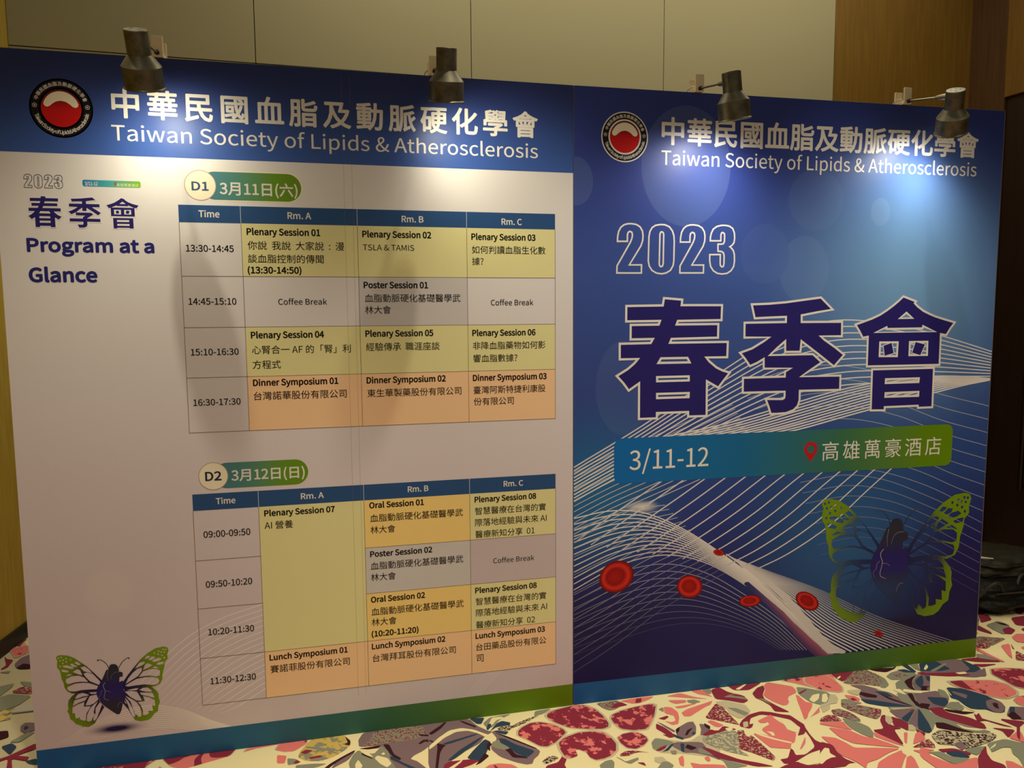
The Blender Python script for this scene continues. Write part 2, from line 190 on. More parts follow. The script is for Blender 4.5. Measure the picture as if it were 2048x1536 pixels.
BUTTERFLY = {
 "wings": [[[[-0.1608,0.1329],[-0.1555,0.1378],[-0.1436,0.1379],[-0.124,0.1338],[-0.1046,0.1223],[-0.0875,0.1064],[-0.0703,0.0904],[-0.0514,0.0672],[-0.0248,0.0336],[-0.0277,0.0176],[-0.0372,0.0117],[-0.0431,-0.0039],[-0.0754,0.0002],[-0.0975,0.0007],[-0.1098,-0.0029],[-0.1198,-0.0012],[-0.1333,0.0075],[-0.1415,0.0213],[-0.1435,0.039],[-0.1486,0.0535],[-0.1505,0.0723],[-0.1528,0.0841],[-0.16,0.0953],[-0.1597,0.108],[-0.1576,0.1192],[-0.1612,0.1265]],[[-0.1408,0.1007],[-0.1299,0.101],[-0.1143,0.0934],[-0.1095,0.0893],[-0.1128,0.0851],[-0.1246,0.0888],[-0.1392,0.094],[-0.144,0.098]],[[-0.1486,0.087],[-0.1387,0.0859],[-0.1251,0.0796],[-0.1294,0.0743],[-0.1451,0.0785]],[[-0.1208,0.1022],[-0.1136,0.106],[-0.1041,0.0968],[-0.0983,0.0938],[-0.1014,0.0907],[-0.1123,0.0931]],[[-0.1076,0.1064],[-0.0993,0.1106],[-0.0897,0.102],[-0.087,0.0971],[-0.0961,0.097]],[[-0.1144,0.0748],[-0.0988,0.0834],[-0.0911,0.079],[-0.0842,0.0584],[-0.0979,0.0647]],[[-0.1372,0.0614],[-0.1257,0.0693],[-0.1129,0.0658],[-0.1261,0.0628]],[[-0.0895,0.0881],[-0.0763,0.0912],[-0.0629,0.0779],[-0.0526,0.0627],[-0.0655,0.0678],[-0.0793,0.0729]],[[-0.0808,0.065],[-0.0695,0.0683],[-0.0517,0.0603],[-0.0376,0.041],[-0.0301,0.0296],[-0.0348,0.0185],[-0.0476,0.0259],[-0.0632,0.036],[-0.0764,0.054]],[[-0.1357,0.0519],[-0.1182,0.0602],[-0.0962,0.0599],[-0.0805,0.0521],[-0.0711,0.0393],[-0.0674,0.033],[-0.0894,0.0369],[-0.1095,0.0371],[-0.1298,0.0327],[-0.1364,0.0404]],[[-0.1324,0.0237],[-0.1098,0.0325],[-0.0856,0.033],[-0.0656,0.0293],[-0.0498,0.0215],[-0.038,0.0153],[-0.0427,0.0042],[-0.0669,0.0061],[-0.0911,0.0068],[-0.1094,0.0045],[-0.1273,0.0079],[-0.1338,0.0157]],[[-0.1519,0.1282],[-0.1525,0.1265],[-0.1539,0.1256],[-0.1555,0.1258],[-0.1567,0.127],[-0.1571,0.1288],[-0.1565,0.1305],[-0.1551,0.1314],[-0.1535,0.1313],[-0.1523,0.13]],[[-0.1431,0.1302],[-0.1437,0.1285],[-0.145,0.1276],[-0.1466,0.1278],[-0.1478,0.129],[-0.1482,0.1308],[-0.1476,0.1325],[-0.1463,0.1334],[-0.1447,0.1332],[-0.1435,0.132]],[[-0.1471,0.1185],[-0.1477,0.1168],[-0.1491,0.1158],[-0.1507,0.116],[-0.1519,0.1173],[-0.1523,0.1191],[-0.1517,0.1208],[-0.1503,0.1217],[-0.1488,0.1215],[-0.1475,0.1203]],[[-0.1375,0.1197],[-0.1381,0.118],[-0.1395,0.117],[-0.1411,0.1172],[-0.1423,0.1184],[-0.1427,0.1203],[-0.1421,0.1219],[-0.1407,0.1229],[-0.1391,0.1227],[-0.1379,0.1215]],[[-0.1289,0.124],[-0.1295,0.1223],[-0.1309,0.1213],[-0.1324,0.1215],[-0.1337,0.1227],[-0.1341,0.1245],[-0.1335,0.1262],[-0.1321,0.1272],[-0.1305,0.127],[-0.1293,0.1258]],[[-0.1147,0.1181],[-0.1153,0.1164],[-0.1166,0.1155],[-0.1182,0.1157],[-0.1194,0.1169],[-0.1198,0.1187],[-0.1192,0.1204],[-0.1179,0.1214],[-0.1163,0.1212],[-0.1151,0.12]],[[-0.1282,0.1123],[-0.1288,0.1106],[-0.1301,0.1097],[-0.1317,0.1099],[-0.133,0.1111],[-0.1333,0.1129],[-0.1327,0.1146],[-0.1314,0.1156],[-0.1298,0.1154],[-0.1286,0.1141]],[[-0.1398,0.1079],[-0.1404,0.1062],[-0.1418,0.1053],[-0.1433,0.1055],[-0.1446,0.1067],[-0.1449,0.1085],[-0.1444,0.1102],[-0.143,0.1112],[-0.1414,0.111],[-0.1402,0.1097]],[[-0.1477,0.0985],[-0.1483,0.0968],[-0.1497,0.0959],[-0.1513,0.0961],[-0.1525,0.0973],[-0.1529,0.0991],[-0.1523,0.1008],[-0.1509,0.1017],[-0.1493,0.1015],[-0.1481,0.1003]]],[[[-0.1098,-0.0025],[-0.1224,-0.0125],[-0.1322,-0.0252],[-0.1351,-0.0412],[-0.1339,-0.0553],[-0.1383,-0.0618],[-0.1322,-0.0766],[-0.131,-0.0908],[-0.1224,-0.099],[-0.1141,-0.1119],[-0.1003,-0.1185],[-0.0925,-0.1243],[-0.0744,-0.128],[-0.0555,-0.1176],[-0.0487,-0.1044],[-0.0363,-0.0848],[-0.0229,-0.063],[-0.0369,-0.04],[-0.042,-0.0205],[-0.0422,-0.0052],[-0.0713,0.0008],[-0.0913,0.0034]],[[-0.1117,-0.0185],[-0.1019,-0.0058],[-0.0877,-0.0029],[-0.0699,-0.0111],[-0.0681,-0.0148],[-0.0884,-0.0169],[-0.1089,-0.0224]],[[-0.0695,-0.0041],[-0.0574,-0.0045],[-0.0443,-0.0061],[-0.0446,-0.012],[-0.0598,-0.0112]],[[-0.1204,-0.0466],[-0.1142,-0.0264],[-0.0948,-0.0219],[-0.0713,-0.0179],[-0.0812,-0.0319],[-0.1017,-0.0374]],[[-0.0662,-0.0174],[-0.0447,-0.0143],[-0.0396,-0.0326],[-0.0535,-0.0449],[-0.066,-0.0503],[-0.0812,-0.0494],[-0.0754,-0.0373]],[[-0.1216,-0.0511],[-0.104,-0.0417],[-0.0835,-0.0362],[-0.0864,-0.0523],[-0.0642,-0.054],[-0.0798,-0.079],[-0.0833,-0.1044],[-0.0933,-0.1019],[-0.102,-0.0959],[-0.1006,-0.0891],[-0.1068,-0.0918],[-0.1139,-0.092],[-0.1158,-0.0718],[-0.1229,-0.0732]],[[-0.0601,-0.0534],[-0.0409,-0.0383],[-0.0523,-0.0591],[-0.0574,-0.0773],[-0.0537,-0.0849],[-0.0627,-0.1001],[-0.0651,-0.1069],[-0.0754,-0.109],[-0.0802,-0.1048],[-0.0781,-0.0839],[-0.0688,-0.064]],[[-0.0505,-0.0641],[-0.0361,-0.0436],[-0.0295,-0.0527],[-0.039,-0.0774],[-0.0484,-0.0997],[-0.055,-0.1083],[-0.0599,-0.1052],[-0.0581,-0.0913],[-0.0515,-0.0828]]],[[[0.0412,0.0208],[0.058,0.0446],[0.0756,0.0661],[0.0999,0.095],[0.1238,0.1147],[0.1496,0.1294],[0.175,0.1325],[0.1874,0.1287],[0.1912,0.1188],[0.1862,0.1028],[0.1876,0.0884],[0.1764,0.0754],[0.1757,0.0613],[0.1683,0.0384],[0.1661,0.0148],[0.158,-0.0009],[0.1387,-0.0085],[0.1177,-0.0073],[0.076,-0.0077],[0.0447,-0.0116],[0.0392,0.0021]],[[0.1124,0.0947],[0.1213,0.1055],[0.1317,0.1043],[0.1293,0.0987],[0.1208,0.095]],[[0.1247,0.091],[0.1357,0.1015],[0.1471,0.1002],[0.1436,0.0923],[0.1329,0.0876]],[[0.1359,0.0849],[0.1436,0.0911],[0.1605,0.0944],[0.1686,0.0882],[0.1557,0.0814],[0.1409,0.0801]],[[0.1489,0.0727],[0.1597,0.0774],[0.1745,0.0792],[0.1719,0.0688],[0.155,0.068]],[[0.08,0.0632],[0.0962,0.0837],[0.1099,0.0856],[0.1149,0.0815],[0.1051,0.0732],[0.0902,0.0667]],[[0.1062,0.0553],[0.1134,0.0734],[0.1221,0.0794],[0.1383,0.0693],[0.1254,0.0625]],[[0.1326,0.0605],[0.1465,0.0647],[0.1607,0.0547],[0.1419,0.0582]],[[0.0572,0.0306],[0.0727,0.0494],[0.0889,0.0621],[0.103,0.0647],[0.1015,0.0512],[0.0886,0.0348],[0.0714,0.025],[0.048,0.0114]],[[0.0905,0.0312],[0.106,0.0506],[0.1272,0.0564],[0.1502,0.0548],[0.1603,0.0465],[0.1595,0.0299],[0.1488,0.0265],[0.1239,0.0331],[0.1072,0.0327]],[[0.0456,0.0056],[0.0669,0.0176],[0.084,0.0261],[0.1091,0.0289],[0.132,0.0273],[0.1527,0.0212],[0.1564,0.0112],[0.1517,-0.0001],[0.1347,-0.0027],[0.1078,0.003],[0.0827,0.0026],[0.0557,0.0012]],[[0.177,0.1221],[0.1763,0.1202],[0.1748,0.1192],[0.173,0.1194],[0.1716,0.1207],[0.1711,0.1227],[0.1718,0.1246],[0.1733,0.1256],[0.1751,0.1254],[0.1765,0.1241]],[[0.1853,0.1207],[0.1847,0.1188],[0.1832,0.1177],[0.1813,0.118],[0.1799,0.1193],[0.1795,0.1213],[0.1801,0.1232],[0.1816,0.1242],[0.1835,0.124],[0.1849,0.1227]],[[0.162,0.1174],[0.1614,0.1155],[0.1599,0.1145],[0.1581,0.1147],[0.1567,0.116],[0.1562,0.118],[0.1568,0.1199],[0.1584,0.1209],[0.1602,0.1207],[0.1616,0.1194]],[[0.1702,0.1134],[0.1696,0.1115],[0.1681,0.1105],[0.1663,0.1107],[0.1649,0.112],[0.1644,0.114],[0.165,0.1159],[0.1666,0.1169],[0.1684,0.1167],[0.1698,0.1154]],[[0.1805,0.1115],[0.1798,0.1096],[0.1783,0.1086],[0.1765,0.1088],[0.1751,0.1102],[0.1746,0.1122],[0.1753,0.114],[0.1768,0.1151],[0.1786,0.1149],[0.18,0.1135]],[[0.148,0.1126],[0.1473,0.1107],[0.1458,0.1097],[0.144,0.1099],[0.1426,0.1113],[0.1421,0.1133],[0.1428,0.1151],[0.1443,0.1162],[0.1461,0.116],[0.1475,0.1146]],[[0.1605,0.1064],[0.1598,0.1046],[0.1583,0.1035],[0.1565,0.1037],[0.1551,0.1051],[0.1546,0.1071],[0.1553,0.109],[0.1568,0.11],[0.1586,0.1098],[0.16,0.1084]],[[0.1722,0.1013],[0.1715,0.0994],[0.17,0.0984],[0.1682,0.0986],[0.1668,0.1],[0.1663,0.102],[0.167,0.1039],[0.1685,0.1049],[0.1703,0.1047],[0.1717,0.1033]],[[0.1795,0.0917],[0.1789,0.0898],[0.1773,0.0888],[0.1755,0.089],[0.1741,0.0904],[0.1737,0.0924],[0.1743,0.0942],[0.1758,0.0953],[0.1776,0.0951],[0.1791,0.0937]]],[[[0.0406,-0.011],[0.0761,-0.0061],[0.1053,-0.0043],[0.1303,-0.0074],[0.1462,-0.0256],[0.1519,-0.0383],[0.1512,-0.0525],[0.1547,-0.0674],[0.1488,-0.081],[0.1468,-0.0999],[0.1338,-0.1077],[0.1247,-0.1209],[0.1117,-0.1287],[0.0906,-0.1301],[0.0721,-0.1233],[0.0626,-0.1053],[0.0515,-0.08],[0.0361,-0.0566],[0.0397,-0.0286]],[[0.0478,-0.0108],[0.0718,-0.0079],[0.0905,-0.0079],[0.0818,-0.0151],[0.0653,-0.0142]],[[0.0901,-0.0161],[0.1009,-0.0092],[0.1176,-0.0089],[0.1296,-0.0211],[0.1314,-0.0273],[0.1086,-0.0232]],[[0.0435,-0.0149],[0.0631,-0.0151],[0.0826,-0.0199],[0.092,-0.0401],[0.0975,-0.0551],[0.0799,-0.0528],[0.06,-0.036]],[[0.0918,-0.0246],[0.1313,-0.0297],[0.1369,-0.0435],[0.1387,-0.0509],[0.1202,-0.0426],[0.0955,-0.0334]],[[0.1016,-0.0378],[0.1221,-0.0464],[0.1383,-0.058],[0.1394,-0.0797],[0.129,-0.076],[0.1311,-0.0978],[0.1155,-0.0945],[0.117,-0.1055],[0.1064,-0.1088],[0.098,-0.1077],[0.0989,-0.0911],[0.0925,-0.0712],[0.0828,-0.058],[0.1058,-0.0574]],[[0.0438,-0.0292],[0.0597,-0.0407],[0.0797,-0.0576],[0.0901,-0.078],[0.0933,-0.0975],[0.0927,-0.1094],[0.0851,-0.1143],[0.0754,-0.1011],[0.0729,-0.1091],[0.0688,-0.0871],[0.0611,-0.0551]],[[0.0424,-0.0361],[0.0531,-0.0493],[0.0633,-0.0721],[0.0707,-0.0897],[0.0716,-0.1137],[0.0646,-0.108],[0.0555,-0.0829],[0.0522,-0.0658]],[[0.0409,-0.0442],[0.0469,-0.0557],[0.0486,-0.063],[0.0424,-0.0551]]]],
 "body": [[-0.0009,0.0775],[0.0025,0.0853],[0.0088,0.0881],[0.02,0.0868],[0.0268,0.0789],[0.0298,0.0668],[0.0298,0.0586],[0.038,0.0569],[0.0418,0.0513],[0.0401,0.0397],[0.0329,0.0394],[0.0303,0.0374],[0.0289,0.0211],[0.0404,0.0256],[0.0415,0.0066],[0.0417,-0.0171],[0.039,-0.0404],[0.0347,-0.0635],[0.0295,-0.0842],[0.0238,-0.0941],[0.0155,-0.0942],[0.0057,-0.0857],[-0.01,-0.0706],[-0.0255,-0.0556],[-0.0368,-0.0376],[-0.0429,-0.018],[-0.0436,-0.0062],[-0.0359,0.0163],[-0.0269,0.0315],[-0.0177,0.0515],[-0.0096,0.0692],[-0.0044,0.0698]],
 "veins": [[[-0.0151,0.0242],[-0.0216,0.0168],[-0.0211,0.0074],[-0.0166,-0.0038],[-0.0206,-0.0209],[-0.0212,-0.0314],[-0.0143,-0.037],[-0.0072,-0.0391]],[[-0.0167,-0.0061],[-0.0065,-0.0074],[0.0013,-0.0131]],[[-0.0236,-0.0005],[-0.0301,-0.0079],[-0.0305,-0.0161],[-0.0371,-0.0235],[-0.0347,-0.0356]],[[-0.0046,0.0663],[-0.0075,0.0502],[-0.007,0.0291]],[[0.0298,0.0575],[0.0175,0.0578],[0.0067,0.0485],[0.0018,0.0327]],[[0.0343,-0.0528],[0.027,-0.053],[0.0204,-0.0616],[0.0188,-0.0709]]],
 "ant": [[[-0.0011,0.0741],[-0.0074,0.09],[-0.0189,0.103],[-0.0288,0.1081],[-0.034,0.1066]],[[0.0295,0.0716],[0.0397,0.0891],[0.0505,0.0996],[0.0601,0.1051],[0.0637,0.1028]]]}

BF_L = [-1.6716,0.2802,1,0,0,1]

BF_R = [1.4257,0.4888,2.0975,-0.0022,-0.0041,2.0814]

BLOT = [-1.6608,0.1348,0.0835,0.0165]

WAVES_R = [
 [[[0.0012,0.9665],[0.2938,1.1258],[0.6102,1.322],[0.8712,1.4645],[1.0966,1.5232],[1.3313,1.515],[1.6008,1.4638],[1.893,1.3843]],[[0.0013,0.832],[0.2954,0.9719],[0.6147,1.1098],[0.9239,1.2223],[1.1769,1.2568],[1.4155,1.2612],[1.6369,1.262],[1.893,1.2643]],11,0.005,0.005,0.85,0.9,1,1],
 [[[0.3155,1.0612],[0.6147,1.1098],[0.8801,1.1721],[1.1543,1.2365],[1.4389,1.2776],[1.6858,1.2824],[1.8929,1.2665]],[[0.7489,1.043],[0.9743,1.0795],[1.2057,1.1298],[1.4438,1.1793],[1.6146,1.213],[1.7639,1.2414],[1.8933,1.2599]],11,0.0055,0.0055,0.9,1,1,1],
 [[[0.6991,1.2593],[0.8981,1.3216],[1.1035,1.3419],[1.341,1.3053],[1.6146,1.213],[1.8929,1.1456]],[[0.9804,0.8965],[1.1911,0.9071],[1.3852,0.8757],[1.5865,0.8102],[1.7559,0.7338],[1.8917,0.6759]],9,0.003,0.003,0.45,0.35,1,1],
 [[[0.9818,0.8541],[1.1924,0.8748],[1.3867,0.843],[1.5889,0.7659],[1.7321,0.7016],[1.8871,0.624]],[[1.0867,0.536],[1.2779,0.5546],[1.4765,0.5177],[1.6312,0.4497],[1.7643,0.3706],[1.8863,0.3027]],8,0.003,0.003,0.3,0.06,1,1],
 [[[0.0076,0.6678],[0.1305,0.7499],[0.2967,0.8508],[0.4872,0.9626],[0.6165,1.0281]],[[0.7858,0.4947],[0.9451,0.5574],[1.1294,0.6631],[1.2917,0.7939],[1.4209,0.8956]],13,0.005,0.005,0.8,0.9,0.7,1],
 [[[0.0012,0.9468],[0.1497,1.0088],[0.2945,1.0621],[0.4843,1.1348],[0.6563,1.2099]],[[0.0015,0.6783],[0.1719,0.7573],[0.3818,0.8358],[0.5969,0.9162],[0.7951,0.9892]],13,0.003,0.003,0.5,0.7,1,1],
 [[[0.0014,0.7643],[0.151,0.7849],[0.2976,0.7675],[0.4702,0.6864],[0.6487,0.5648],[0.8102,0.439],[1.0018,0.2588],[1.1997,0.0922]],[[0.0016,0.4762],[0.1941,0.5625],[0.3851,0.589],[0.5603,0.5442],[0.7419,0.4341],[0.9066,0.3006],[1.0768,0.1518],[1.1269,0.0953]],13,0.0042,0.0042,0.95,0.7,1,1],
 [[[0.0017,0.4559],[0.1943,0.5317],[0.3856,0.5516],[0.5611,0.5021],[0.743,0.3911],[0.9076,0.2677],[1.054,0.1208]],[[0.0019,0.2095],[0.2175,0.2602],[0.4109,0.2938],[0.5877,0.281],[0.7702,0.22],[0.9116,0.1356]],10,0.003,0.003,0.4,0.05,0.6,1],
 [[[0.0014,0.7184],[0.1098,0.7513],[0.2343,0.7837],[0.3823,0.7949]],[[0.0019,0.1369],[0.1753,0.2331],[0.3881,0.3697],[0.6725,0.5037]],17,0.003,0.003,0.55,0.12,0.7,1],
 [[[0.6939,0.5487],[0.8578,0.381],[1.0272,0.2078],[1.1948,0.0927]],[[0.8317,0.491],[1.0923,0.3825],[1.3905,0.2332],[1.7677,0.0886]],20,0.0062,0.0042,1,0.25,1,1]]

WAVES_L = [
 [[[-1.6283,0.2341],[-1.459,0.4048],[-1.324,0.4852],[-1.1572,0.5347]],[[-1.3219,0.1417],[-1.2532,0.1665],[-1.1569,0.2202],[-1.0563,0.2647]],16,0.0036,0.0036,0.6,0.55,0.3,1],
 [[[-1.8466,0.1046],[-1.7106,0.1724],[-1.5658,0.204],[-1.4533,0.178],[-1.3562,0.1239],[-1.2869,0.0898]],[[-1.7302,0.1023],[-1.6345,0.1161],[-1.5215,0.1187],[-1.4239,0.0995],[-1.3578,0.0865],[-1.3242,0.0856]],12,0.0036,0.0036,0.6,0.4,0.3,1],
 [[[-0.4456,0.0803],[-0.3961,0.1346],[-0.3465,0.179],[-0.2967,0.2135]],[[-0.3869,0.0808],[-0.347,0.1284],[-0.3071,0.1641],[-0.261,0.1992]],5,0.0025,0.0025,0.4,0.4,0.3,1]]

BAND = [[[0.653,0.573],[0.763,0.4965],[0.9039,0.3879],[1.001,0.2809],[1.125,0.1469],[1.2242,0.0896]],[0.004,0.015,0.028,0.036,0.03,0.018]]

PINK = [[[0.7644,0.4429],[0.9059,0.3225],[1.052,0.1766],[1.1635,0.087]],[0.012,0.04,0.05,0.04]]

GLOW = [0.2826,0.7929,0.085,0.03]

CELLS = [[0.18,0.5154,0.0624,0.0378,0.0368,-0.0539],[0.4947,0.4477,0.0568,-0.0048,0.0008,-0.0487],[0.7665,0.3636,0.0506,-0.0003,0.0029,-0.025],[1.0331,0.3388,0.0522,-0.032,-0.0189,-0.0303],[0.6205,0.5813,0.0243,-0.0067,-0.0026,-0.0126],[1.3867,0.1602,0.0207,-0.0126,-0.0072,-0.0115]]

BOKEH = [[0.4529,2.1218,0.1845,0.2277,0.0715],[0.9705,1.732,0.1113,0.1336,0.055],[1.0148,2.0091,0.1224,0.1218,0.033],[1.3128,1.968,0.0447,0.0564,0.088],[0.012,2.054,0.0645,0.0894,0.066],[0.2034,1.2708,0.1139,0.1848,0.0385],[0.7951,1.7922,0.1062,0.1178,0.022]]

BLOBS = [[1.4666,1.6913,0.75],[0.0888,0.8627,0.42],[1.2029,0.6147,0.62]]

